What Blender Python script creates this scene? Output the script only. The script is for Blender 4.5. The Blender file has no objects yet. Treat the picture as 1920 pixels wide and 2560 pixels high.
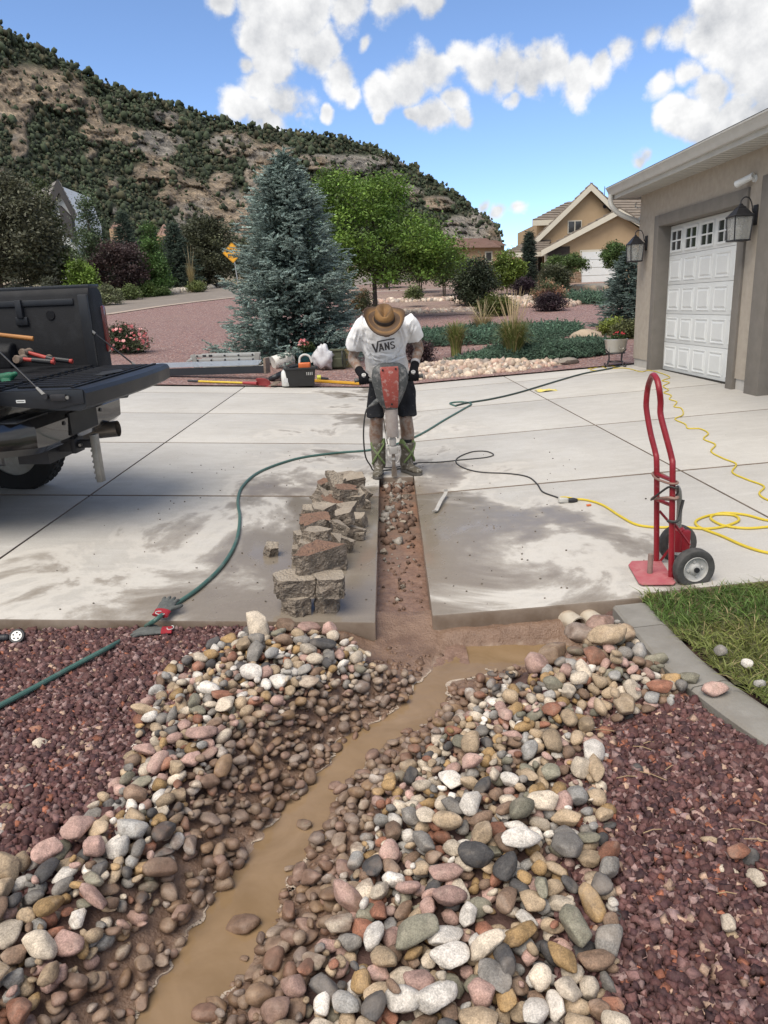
import bpy, bmesh, math, random
import numpy as np
from mathutils import Vector, Matrix, Euler
from mathutils.bvhtree import BVHTree
from mathutils import noise as mnoise

SC = bpy.context.scene
COL = SC.collection
R = math.radians
rng = np.random.default_rng(7)
random.seed(7)

# ---------------------------------------------------------------- camera
EYE = 1.65
FPX = 1850.0
cam_d = bpy.data.cameras.new('camera')
cam = bpy.data.objects.new('camera', cam_d)
COL.objects.link(cam)
SC.camera = cam
cam_d.sensor_fit = 'HORIZONTAL'
cam_d.sensor_width = 36.0
cam_d.lens = 36.0 * FPX / 1920.0
cam_d.clip_start = 0.05
cam_d.clip_end = 5000
RM = Matrix(((0.99895829, -0.04365213, 0.01329792),
             (-0.02447766, -0.26665028, 0.96348247),
             (-0.03851217, -0.9628043, -0.26744101)))   # photo axes (right, down, forward) to world
m3 = Matrix((RM.col[0], -RM.col[1], -RM.col[2])).transposed()
cam.matrix_world = Matrix.Translation((0, 0, EYE)) @ m3.to_4x4()

def vdir(px, py):
    return RM @ Vector(((px - 960) / FPX, (py - 1280) / FPX, 1.0))
def at(px, py, Y):
    d = vdir(px, py)
    return Vector((0, 0, EYE)) + d * (Y / d.y)

# ---------------------------------------------------------------- world and sun
SUN_EL, SUN_AZ = R(58), R(215)      # azimuth clockwise from +Y
wd = bpy.data.worlds.new('World')
SC.world = wd
wd.use_nodes = True
wn, wl = wd.node_tree.nodes, wd.node_tree.links
wn.clear()
def WN(t, **k):
    n = wn.new(t)
    for a, b in k.items():
        setattr(n, a, b)
    return n
def wmath(op, a, b=None, c=None, clamp=False):
    n = WN('ShaderNodeMath', operation=op, use_clamp=clamp)
    for i, v in enumerate((a, b, c)):
        if v is None: continue
        if isinstance(v, (int, float)): n.inputs[i].default_value = v
        else: wl.new(v, n.inputs[i])
    return n.outputs[0]
sky = WN('ShaderNodeTexSky', sky_type='NISHITA')
sky.sun_disc = False
sky.sun_elevation = SUN_EL
sky.sun_rotation = SUN_AZ
sky.altitude = 1800
sky.air_density = 0.8
sky.dust_density = 0.2
sky.ozone_density = 3.5
geo = WN('ShaderNodeNewGeometry')
dirn = WN('ShaderNodeVectorMath', operation='SCALE'); dirn.inputs[3].default_value = -1.0
wl.new(geo.outputs['Incoming'], dirn.inputs[0])
DIR = dirn.outputs[0]
def wnoise(vec, scale, detail, rough, off=(0, 0, 0)):
    mp = WN('ShaderNodeVectorMath', operation='ADD'); mp.inputs[1].default_value = off
    wl.new(vec, mp.inputs[0])
    n = WN('ShaderNodeTexNoise'); n.inputs['Scale'].default_value = scale
    n.inputs['Detail'].default_value = detail; n.inputs['Roughness'].default_value = rough
    wl.new(mp.outputs[0], n.inputs['Vector'])
    return n
warp = wnoise(DIR, 9, 3, .6, (3, 1, 2))
wv = WN('ShaderNodeVectorMath', operation='SUBTRACT'); wv.inputs[1].default_value = (.5, .5, .5)
wl.new(warp.outputs['Color'], wv.inputs[0])
ws = WN('ShaderNodeVectorMath', operation='SCALE'); ws.inputs[3].default_value = .055
wl.new(wv.outputs[0], ws.inputs[0])
wa = WN('ShaderNodeVectorMath', operation='ADD')
wl.new(DIR, wa.inputs[0]); wl.new(ws.outputs[0], wa.inputs[1])
WDIR = wa.outputs[0]
# cumulus puffs: direction of each puff and its angular size
PUFF = [(545,70,46),(590,120,62),(565,180,56),(520,235,52),(610,215,62),(575,255,66),(640,245,26),(530,130,30),
        (640,45,40),(700,95,50),(745,150,46),(770,190,26),(660,10,60),(560,0,54),(760,5,62),(850,5,56),(930,-5,40),(470,0,34),(800,90,22),
        (840,195,42),(890,180,50),(940,150,56),(985,115,44),(1030,150,52),(1085,160,54),(1140,175,52),(1190,150,52),(1245,165,50),(1300,150,40),(1345,115,50),(1400,90,52),(1455,85,54),(1510,85,50),(1540,95,30),(1100,215,24),
        (930,265,40),(985,262,30),(975,225,30),(830,240,18),(900,255,26),
        (1600,40,110),(1660,120,110),(1720,200,130),(1550,10,60),
        (1490,165,34),(1440,185,32),(1530,200,46),(1470,250,40),(1520,260,46),(1580,250,56),(1640,250,50),
        (1085,452,30),(1060,440,18),(1120,450,24),(695,234,18),(1385,342,20)]
acc = None
for (x, y, r) in PUFF:
    d = vdir(x * 1.1573, y * 1.1573).normalized()
    n = WN('ShaderNodeVectorMath', operation='DISTANCE'); n.inputs[1].default_value = d
    wl.new(WDIR, n.inputs[0])
    v = wmath('MULTIPLY_ADD', n.outputs['Value'], -1.0 / (r * 1.1573 / FPX * .93), 1.0)
    acc = v if acc is None else wmath('MAXIMUM', acc, v)
# cloud goes on out of view, its cover thickened for more neutral light
gen = wnoise(DIR, 2.6, 3, .55, (5.2, 0.3, 1.1))
genv = wmath('MULTIPLY_ADD', gen.outputs['Fac'], 7.0, -2.95)
fw = WN('ShaderNodeVectorMath', operation='DISTANCE'); fw.inputs[1].default_value = vdir(960, 500).normalized()
wl.new(DIR, fw.inputs[0])
away = WN('ShaderNodeMapRange'); away.inputs[1].default_value = .62; away.inputs[2].default_value = .85
away.inputs[3].default_value = -4; away.inputs[4].default_value = 0
wl.new(fw.outputs['Value'], away.inputs[0])
acc = wmath('MAXIMUM', acc, wmath('ADD', genv, away.outputs[0]))
acc = wmath('MINIMUM', acc, .8)
n1 = wnoise(DIR, 11.5, 10, .60)
n2 = wnoise(DIR, 11.5, 6, .60, (-.012, .0, .024))
body = wmath('ADD', acc, wmath('MULTIPLY_ADD', n1.outputs['Fac'], 2.7, -1.36))
alpha = WN('ShaderNodeMapRange', interpolation_type='SMOOTHSTEP')
alpha.inputs[1].default_value = -.03; alpha.inputs[2].default_value = .46
wl.new(body, alpha.inputs[0])
lit = wmath('MULTIPLY_ADD', wmath('SUBTRACT', n1.outputs['Fac'], n2.outputs['Fac']), 2.2, .84)
thick = wmath('MULTIPLY_ADD', wmath('MAXIMUM', wmath('SUBTRACT', body, .5), 0.0), -.30, lit)
hi = WN('ShaderNodeMapRange'); hi.inputs[1].default_value = .3; hi.inputs[2].default_value = 1.05
wl.new(thick, hi.inputs[0])
# flat grey undersides on the big cloud banks overhead
sepd = WN('ShaderNodeSeparateXYZ'); wl.new(DIR, sepd.inputs[0])
under = WN('ShaderNodeMapRange', interpolation_type='SMOOTHSTEP'); under.inputs[1].default_value = .36; under.inputs[2].default_value = .47
under.inputs[3].default_value = 0; under.inputs[4].default_value = .55
wl.new(sepd.outputs[2], under.inputs[0])
hi2 = wmath('SUBTRACT', hi.outputs[0], wmath('MULTIPLY', under.outputs[0], wmath('MAXIMUM', wmath('MULTIPLY', body, 1.1), 0.0)), clamp=True)
ccol = WN('ShaderNodeMix', data_type='RGBA'); ccol.inputs[6].default_value = (2.0, 2.1, 2.3, 1); ccol.inputs[7].default_value = (4.3, 4.3, 4.3, 1)
wl.new(hi2, ccol.inputs[0])
smix = WN('ShaderNodeMix', data_type='RGBA')
wl.new(alpha.outputs[0], smix.inputs[0]); wl.new(sky.outputs[0], smix.inputs[6]); wl.new(ccol.outputs[2], smix.inputs[7])
bg = WN('ShaderNodeBackground'); bg.inputs[1].default_value = 0.08
wl.new(smix.outputs[2], bg.inputs[0])
wd.cycles.sampling_method = 'MANUAL'; wd.cycles.sample_map_resolution = 512
wo = WN('ShaderNodeOutputWorld'); wl.new(bg.outputs[0], wo.inputs[0])

sun_d = bpy.data.lights.new('sun', 'SUN'); sun_d.energy = 1.5; sun_d.angle = R(50); sun_d.color = (1.0, .925, .81)
sun = bpy.data.objects.new('sun', sun_d); COL.objects.link(sun)
sd = Vector((math.sin(SUN_AZ) * math.cos(SUN_EL), math.cos(SUN_AZ) * math.cos(SUN_EL), math.sin(SUN_EL)))
sun.rotation_euler = sd.to_track_quat('Z', 'Y').to_euler()
sun.location = (0, 0, 30)

SC.view_settings.view_transform = 'Standard'
SC.view_settings.look = 'None'
SC.view_settings.exposure = 1.55
SC.view_settings.gamma = 1.0
SC.render.engine = 'CYCLES'
SC.cycles.max_bounces = 6
SC.cycles.transparent_max_bounces = 12

# ---------------------------------------------------------------- materials
MATS = {}
def _new(name):
    m = bpy.data.materials.new(name); m.use_nodes = True
    nt = m.node_tree; b = nt.nodes['Principled BSDF']
    MATS[name] = m
    return m, nt, b
def _n(nt, t, **k):
    n = nt.nodes.new(t)
    for a, b in k.items(): setattr(n, a, b)
    return n
def _noise(nt, vec, scale, detail=4, rough=.55, dist=0):
    n = _n(nt, 'ShaderNodeTexNoise')
    n.inputs['Scale'].default_value = scale; n.inputs['Detail'].default_value = detail
    n.inputs['Roughness'].default_value = rough; n.inputs['Distortion'].default_value = dist
    nt.links.new(vec, n.inputs['Vector'])
    return n
def _ramp(nt, fac, a, b, lo=0., hi=1., smooth=False):
    n = _n(nt, 'ShaderNodeMapRange', interpolation_type='SMOOTHSTEP' if smooth else 'LINEAR')
    n.inputs[1].default_value = a; n.inputs[2].default_value = b
    n.inputs[3].default_value = lo; n.inputs[4].default_value = hi
    nt.links.new(fac, n.inputs[0])
    return n.outputs[0]
def _mix(nt, fac, a, b, blend='MIX'):
    n = _n(nt, 'ShaderNodeMix', data_type='RGBA', blend_type=blend)
    if isinstance(fac, (int, float)): n.inputs[0].default_value = fac
    else: nt.links.new(fac, n.inputs[0])
    for i, v in ((6, a), (7, b)):
        if isinstance(v, tuple): n.inputs[i].default_value = (*v[:3], 1)
        else: nt.links.new(v, n.inputs[i])
    return n.outputs[2]
def _bump(nt, b, h, strength, dist=.01, normal=None):
    n = _n(nt, 'ShaderNodeBump'); n.inputs['Strength'].default_value = strength; n.inputs['Distance'].default_value = dist
    nt.links.new(h, n.inputs['Height'])
    if normal is not None: nt.links.new(normal, n.inputs['Normal'])
    nt.links.new(n.outputs[0], b.inputs['Normal'])
    return n.outputs[0]
def _math(nt, op, a, b=None, clamp=False):
    n = _n(nt, 'ShaderNodeMath', operation=op, use_clamp=clamp)
    for i, v in enumerate((a, b)):
        if v is None: continue
        if isinstance(v, (int, float)): n.inputs[i].default_value = v
        else: nt.links.new(v, n.inputs[i])
    return n.outputs[0]
def pmat(name, c1, c2=None, scale=8, rough=.7, bump=.0, bscale=None, metal=0., spec=.5, dirt=None, dscale=3, dlo=.5, dhi=.7, bdist=.01, coat=0., rvar=.1):
    """two-tone noise colour, optional patches of dirt, fine relief"""
    m, nt, b = _new(name)
    tc = _n(nt, 'ShaderNodeTexCoord').outputs['Object']
    if c2 is None: c2 = tuple(min(1, v * .8) for v in c1)
    n = _noise(nt, tc, scale, 6, .6)
    f = _ramp(nt, n.outputs['Fac'], .3, .7)
    col = _mix(nt, f, c1, c2)
    if dirt:
        dn = _noise(nt, tc, dscale, 8, .65)
        df = _ramp(nt, dn.outputs['Fac'], dlo, dhi)
        col = _mix(nt, df, col, dirt)
    nt.links.new(col, b.inputs['Base Color'])
    nt.links.new(_ramp(nt, n.outputs['Fac'], .2, .8, max(0, rough - rvar), min(1, rough + rvar)), b.inputs['Roughness'])
    b.inputs['Metallic'].default_value = metal
    b.inputs['Specular IOR Level'].default_value = spec
    b.inputs['Coat Weight'].default_value = coat
    if bump:
        bn = _noise(nt, tc, bscale or scale * 6, 5, .6)
        _bump(nt, b, bn.outputs['Fac'], bump, bdist)
    return m
def amat(name, rough=.7, bump=0., bscale=60, var=.25, vscale=30, spec=.4, trans=0., attr='col'):
    """colour carried by the mesh attribute 'col'"""
    m, nt, b = _new(name)
    a = _n(nt, 'ShaderNodeAttribute', attribute_name=attr).outputs['Color']
    tc = _n(nt, 'ShaderNodeTexCoord').outputs['Object']
    n = _noise(nt, tc, vscale, 4)
    f = _ramp(nt, n.outputs['Fac'], .25, .75, 1 - var, 1 + var)
    sc = _n(nt, 'ShaderNodeVectorMath', operation='SCALE')
    nt.links.new(a, sc.inputs[0]); nt.links.new(f, sc.inputs[3])
    nt.links.new(sc.outputs[0], b.inputs['Base Color'])
    b.inputs['Roughness'].default_value = rough
    b.inputs['Specular IOR Level'].default_value = spec
    if trans:
        t = _n(nt, 'ShaderNodeBsdfTranslucent'); nt.links.new(sc.outputs[0], t.inputs[0])
        mx = _n(nt, 'ShaderNodeMixShader'); mx.inputs[0].default_value = trans
        nt.links.new(b.outputs[0], mx.inputs[1]); nt.links.new(t.outputs[0], mx.inputs[2])
        nt.links.new(mx.outputs[0], nt.nodes['Material Output'].inputs[0])
    if bump:
        bn = _noise(nt, tc, bscale, 4)
        _bump(nt, b, bn.outputs['Fac'], bump, .004)
    return m

# ---------------------------------------------------------------- mesh helpers
def mesh_np(name, V, F, cols=None, smooth=False, mats=None, midx=None):
    """V (n,3) array; F (m,k) array of one face size, or a list of index lists"""
    me = bpy.data.meshes.new(name)
    V = np.asarray(V, dtype=np.float32).reshape(-1, 3)
    if isinstance(F, np.ndarray):
        k = F.shape[1]; m = F.shape[0]
        me.vertices.add(len(V)); me.vertices.foreach_set('co', V.ravel())
        me.loops.add(m * k); me.loops.foreach_set('vertex_index', F.astype(np.int32).ravel())
        me.polygons.add(m); me.polygons.foreach_set('loop_start', (np.arange(m) * k).astype(np.int32))
        try: me.polygons.foreach_set('loop_total', np.full(m, k, dtype=np.int32))
        except Exception: pass
        me.update(calc_edges=True)
    else:
        me.from_pydata(V.tolist(), [], [list(map(int, f)) for f in F]); me.update()
    if cols is not None:
        c = np.ones((len(V), 4), dtype=np.float32); c[:, :3] = cols
        at_ = me.color_attributes.new('col', 'FLOAT_COLOR', 'POINT'); at_.data.foreach_set('color', c.ravel())
    if smooth: me.polygons.foreach_set('use_smooth', np.ones(len(me.polygons), dtype=bool))
    for mt in (mats or []): me.materials.append(mt)
    if midx is not None: me.polygons.foreach_set('material_index', np.asarray(midx, dtype=np.int32))
    return me
def link(name, me, parent=None):
    o = bpy.data.objects.new(name, me); COL.objects.link(o)
    if parent is not None: o.parent = parent
    return o
def tag(o, label=None, cat=None, group=None, kind=None):
    if label: o['label'] = label
    if cat: o['category'] = cat
    if group: o['group'] = group
    if kind: o['kind'] = kind
    return o
def thing(name, label, cat, loc=(0, 0, 0), rotz=0., group=None, rot=None):
    o = bpy.data.objects.new(name, None); COL.objects.link(o)
    o.empty_display_size = .1
    o.location = loc; o.rotation_euler = rot if rot else (0, 0, rotz)
    return tag(o, label, cat, group)
def copy_tree(o, parent=None):
    c = o.copy(); COL.objects.link(c); c.parent = parent
    for ch in o.children: copy_tree(ch, c)
    return c

class MB:
    """collects boxes, bars, tubes and lofts into one mesh"""
    def __init__(s): s.v = []; s.f = []
    def add(s, V, F):
        k = len(s.v); s.v.extend([tuple(p) for p in V]); s.f.extend([[i + k for i in f] for f in F]); return s
    def box(s, c, d, rot=None, taper=None):
        x, y, z = d[0] / 2, d[1] / 2, d[2] / 2
        P = [Vector((a * x, b * y, e * z)) for e in (-1, 1) for a, b in ((-1, -1), (1, -1), (1, 1), (-1, 1))]
        if taper:
            for i in range(4, 8): P[i].x *= taper[0]; P[i].y *= taper[1]
        if rot is not None:
            M = rot if isinstance(rot, Matrix) else Euler(rot).to_matrix()
            P = [M @ p for p in P]
        c = Vector(c)
        return s.add([p + c for p in P], [(3, 2, 1, 0), (4, 5, 6, 7), (0, 1, 5, 4), (1, 2, 6, 5), (2, 3, 7, 6), (3, 0, 4, 7)])
    def box2(s, lo, hi):
        lo, hi = Vector(lo), Vector(hi); return s.box((lo + hi) / 2, hi - lo)
    def bar(s, a, b, w, h, up=(0, 0, 1)):
        a, b = Vector(a), Vector(b); d = b - a; L = d.length; d.normalize()
        u = Vector(up); x = d.cross(u)
        if x.length < 1e-4: x = d.orthogonal()
        x.normalize(); z = x.cross(d)
        M = Matrix((x, d, z)).transposed()
        return s.box((a + b) / 2, (w, L, h), M)
    def cyl(s, a, b, r0, r1=None, n=12, cap=True):
        return s.tube([a, b], [r0, r0 if r1 is None else r1], n, cap)
    def tube(s, path, r, n=8, cap=True, closed=False):
        P = [Vector(p) for p in path]; m = len(P)
        rr = r if hasattr(r, '__len__') else [r] * m
        V = []; F = []; prev = None
        for i, p in enumerate(P):
            if closed: t = P[(i + 1) % m] - P[i - 1]
            else: t = P[min(i + 1, m - 1)] - P[max(i - 1, 0)]
            if t.length < 1e-9: t = Vector((0, 0, 1))
            t.normalize()
            if prev is None:
                x = t.orthogonal().normalized()
            else:
                x = prev - t * prev.dot(t)
                if x.length < 1e-6: x = t.orthogonal()
                x.normalize()
            prev = x; y = t.cross(x)
            for k in range(n):
                a = 2 * math.pi * k / n
                V.append(p + (x * math.cos(a) + y * math.sin(a)) * rr[i])
        for i in range(m if closed else m - 1):
            j = (i + 1) % m
            for k in range(n):
                F.append((i * n + k, i * n + (k + 1) % n, j * n + (k + 1) % n, j * n + k))
        if cap and not closed:
            F.append(tuple(range(n - 1, -1, -1))); F.append(tuple((m - 1) * n + k for k in range(n)))
        return s.add(V, F)
    def rings(s, rings, cap=True):
        n = len(rings[0]); V = [p for r_ in rings for p in r_]; F = []
        for i in range(len(rings) - 1):
            for k in range(n):
                F.append((i * n + k, i * n + (k + 1) % n, (i + 1) * n + (k + 1) % n, (i + 1) * n + k))
        if cap:
            F.append(tuple(range(n - 1, -1, -1))); F.append(tuple((len(rings) - 1) * n + k for k in range(n)))
        return s.add(V, F)
    def lathe(s, prof, c=(0, 0, 0), axis=(0, 0, 1), n=24, cap=True):
        ax = Vector(axis).normalized(); x = ax.orthogonal().normalized(); y = ax.cross(x); c = Vector(c)
        rg = [[c + ax * h + (x * math.cos(2 * math.pi * k / n) + y * math.sin(2 * math.pi * k / n)) * r_ for k in range(n)] for r_, h in prof]
        return s.rings(rg, cap)
    def prism(s, poly, vec):
        n = len(poly); P = [Vector(p) for p in poly]; v = Vector(vec)
        V = P + [p + v for p in P]
        F = [tuple(range(n - 1, -1, -1)), tuple(range(n, 2 * n))] + [(i, (i + 1) % n, n + (i + 1) % n, n + i) for i in range(n)]
        return s.add(V, F)
    def ball(s, c, r, n=10, m=6, sq=(1, 1, 1)):
        c = Vector(c)
        rg = []
        for i in range(m + 1):
            a = math.pi * (i + .02) / (m + .04) - math.pi / 2
            rg.append([c + Vector((math.cos(a) * math.cos(2 * math.pi * k / n) * r * sq[0], math.cos(a) * math.sin(2 * math.pi * k / n) * r * sq[1], math.sin(a) * r * sq[2])) for k in range(n)])
        return s.rings(rg)
    def build(s, name, mt, parent=None, smooth=False, bevel=0., seg=2, origin=None, angle=35):
        V = s.v
        if origin is not None:
            o3 = Vector(origin); V = [Vector(p) - o3 for p in V]
        me = bpy.data.meshes.new(name); me.from_pydata([tuple(p) for p in V], [], s.f); me.update()
        bm = bmesh.new(); bm.from_mesh(me)
        bmesh.ops.recalc_face_normals(bm, faces=bm.faces)
        if bevel:
            es = [e for e in bm.edges if len(e.link_faces) == 2 and e.calc_face_angle(0) > R(angle)]
            bmesh.ops.bevel(bm, geom=es, offset=bevel, segments=seg, affect='EDGES', profile=.6, clamp_overlap=True)
        bm.to_mesh(me); bm.free()
        me.materials.append(mt)
        if smooth or bevel:
            me.polygons.foreach_set('use_smooth', [True] * len(me.polygons))
            try: me.set_sharp_from_angle(angle=R(angle if not bevel else 50))
            except Exception: pass
        o = link(name, me, parent)
        if origin is not None: o.location = origin
        return o

def spline(pts, n=12):
    """Catmull-Rom through points"""
    P = [Vector(p) for p in pts]; out = []
    for i in range(len(P) - 1):
        a = P[max(i - 1, 0)]; b = P[i]; c = P[i + 1]; d = P[min(i + 2, len(P) - 1)]
        for k in range(n):
            t = k / n
            out.append(.5 * ((2 * b) + (c - a) * t + (2 * a - 5 * b + 4 * c - d) * t * t + (3 * b - a - 3 * c + d) * t ** 3))
    out.append(P[-1]); return out

def ico(sub):
    bm = bmesh.new(); bmesh.ops.create_icosphere(bm, subdivisions=sub, radius=1)
    V = np.array([v.co[:] for v in bm.verts], dtype=np.float32); F = np.array([[v.index for v in f.verts] for f in bm.faces], dtype=np.int32)
    bm.free(); return V, F
ICO1, ICO2, ICO3 = ico(1), ico(2), ico(3)
def rotmats(n, g=rng):
    q = g.normal(size=(n, 4)); q /= np.linalg.norm(q, axis=1)[:, None]
    w, x, y, z = q.T
    return np.stack([np.stack([1 - 2 * (y * y + z * z), 2 * (x * y - z * w), 2 * (x * z + y * w)], -1),
                     np.stack([2 * (x * y + z * w), 1 - 2 * (x * x + z * z), 2 * (y * z - x * w)], -1),
                     np.stack([2 * (x * z - y * w), 2 * (y * z + x * w), 1 - 2 * (x * x + y * y)], -1)], 1)
def merge_np(tmpl, which, M, T, cols):
    """instances of several same-topology templates merged: M (n,3,3), T (n,3), cols (n,3)"""
    TV = np.stack([t for t in tmpl[0]]); F = tmpl[1]
    V = np.einsum('nij,nkj->nki', M, TV[which]) + T[:, None, :]
    n, k = V.shape[:2]
    FF = (F[None] + (np.arange(n) * k)[:, None, None]).reshape(-1, F.shape[1])
    C = np.repeat(cols[:, None, :], k, 1).reshape(-1, 3)
    return V.reshape(-1, 3), FF, C
def sstep(a, b, x):
    t = np.clip((x - a) / (b - a), 0, 1); return t * t * (3 - 2 * t)
# value noise on arrays
_perm = np.random.default_rng(3).random((64, 64, 64)).astype(np.float32)
def vnoise(x, y, z=0.0):
    x = np.asarray(x, dtype=np.float64); y = np.asarray(y, dtype=np.float64); z = np.asarray(z, dtype=np.float64) + 0 * x
    xi, yi, zi = np.floor(x).astype(int), np.floor(y).astype(int), np.floor(z).astype(int)
    fx, fy, fz = x - xi, y - yi, z - zi
    fx, fy, fz = fx * fx * (3 - 2 * fx), fy * fy * (3 - 2 * fy), fz * fz * (3 - 2 * fz)
    g = lambda a, b, c: _perm[(xi + a) % 64, (yi + b) % 64, (zi + c) % 64]
    l = lambda p, q, t: p + (q - p) * t
    return l(l(l(g(0, 0, 0), g(1, 0, 0), fx), l(g(0, 1, 0), g(1, 1, 0), fx), fy), l(l(g(0, 0, 1), g(1, 0, 1), fx), l(g(0, 1, 1), g(1, 1, 1), fx), fy), fz)
def fbm(x, y, z=0.0, o=4, g=.5):
    s = 0; a = 1; t = 0
    for i in range(o):
        s = s + a * vnoise(np.asarray(x) * 2 ** i + 17.3 * i, np.asarray(y) * 2 ** i + 9.1 * i, np.asarray(z) * 2 ** i); t += a; a *= g
    return s / t - .5
# ================================================================ terrain functions
XT = .2
def ZD(x, y):
    return .05 * np.abs(np.asarray(x) - XT) + .006 * (np.asarray(y) - 4.5)
TY = [-50, 4.5, 15.5, 20, 30, 40, 46, 60, 100, 200, 400, 2000]
TZ = [0, 0, .066, .3, 1.0, 1.75, 2.3, 3.4, 6., 13., 24, 60]
def T(x, y):
    x = np.asarray(x, dtype=float); y = np.asarray(y, dtype=float)
    return np.interp(y, TY, TZ) + .05 * np.minimum(np.abs(x - XT), 8) * np.clip((34 - y) / 14, 0, 1)
def onT(x, y, dz=0.): return Vector((x, y, float(T(x, y)) + dz))
def onD(x, y, dz=0.): return Vector((x, y, float(ZD(x, y)) + dz))

def grid_mesh(xs, ys, zf):
    X, Y = np.meshgrid(xs, ys); Z = zf(X, Y)
    V = np.stack([X, Y, Z], -1).reshape(-1, 3); nx, ny = len(xs), len(ys)
    i, j = np.meshgrid(np.arange(nx - 1), np.arange(ny - 1)); a = (j * nx + i).ravel()
    return V, np.stack([a, a + 1, a + nx + 1, a + nx], -1)

# ---- materials of the setting
def soil_material():
    m, nt, b = _new('dry_soil')
    tc = _n(nt, 'ShaderNodeTexCoord').outputs['Object']
    a = _noise(nt, tc, .09, 8, .6); c = _noise(nt, tc, 1.7, 6, .7)
    col = _mix(nt, _ramp(nt, a.outputs['Fac'], .4, .62), (.20, .155, .11), (.10, .115, .055))
    col = _mix(nt, _ramp(nt, c.outputs['Fac'], .35, .75), col, (.26, .21, .155))
    nt.links.new(col, b.inputs['Base Color']); b.inputs['Roughness'].default_value = .95
    _bump(nt, b, c.outputs['Fac'], .6, .1)
    return m
def far_gravel_material():
    m, nt, b = _new('mauve_gravel')
    tc = _n(nt, 'ShaderNodeTexCoord').outputs['Object']
    v = _n(nt, 'ShaderNodeTexVoronoi'); v.inputs['Scale'].default_value = 26; v.inputs['Randomness'].default_value = 1
    nt.links.new(tc, v.inputs['Vector'])
    sp = _n(nt, 'ShaderNodeSeparateColor'); nt.links.new(v.outputs['Color'], sp.inputs[0])
    col = _mix(nt, _ramp(nt, sp.outputs[0], 0, 1), (.10, .052, .052), (.31, .19, .175))
    col = _mix(nt, _ramp(nt, sp.outputs[1], .86, .93), col, (.46, .36, .33))
    col = _mix(nt, _ramp(nt, sp.outputs[2], .9, .95), col, (.34, .15, .10))
    big = _noise(nt, tc, .35, 5, .6)
    col = _mix(nt, _ramp(nt, big.outputs['Fac'], .35, .75, 0, .5), col, (.25, .175, .15))
    nt.links.new(col, b.inputs['Base Color']); b.inputs['Roughness'].default_value = .85
    _bump(nt, b, v.outputs['Distance'], 1.0, .03)
    return m
def dirt_yard_material():
    m, nt, b = _new('tan_dirt_gravel')
    tc = _n(nt, 'ShaderNodeTexCoord').outputs['Object']
    v = _n(nt, 'ShaderNodeTexVoronoi'); v.inputs['Scale'].default_value = 22
    nt.links.new(tc, v.inputs['Vector'])
    sp = _n(nt, 'ShaderNodeSeparateColor'); nt.links.new(v.outputs['Color'], sp.inputs[0])
    col = _mix(nt, _ramp(nt, sp.outputs[0], 0, 1), (.16, .105, .085), (.36, .27, .215))
    big = _noise(nt, tc, .6, 5, .6)
    col = _mix(nt, _ramp(nt, big.outputs['Fac'], .4, .65, 0, .7), col, (.20, .125, .115))
    nt.links.new(col, b.inputs['Base Color']); b.inputs['Roughness'].default_value = .9
    _bump(nt, b, v.outputs['Distance'], .8, .03)
    return m
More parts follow.
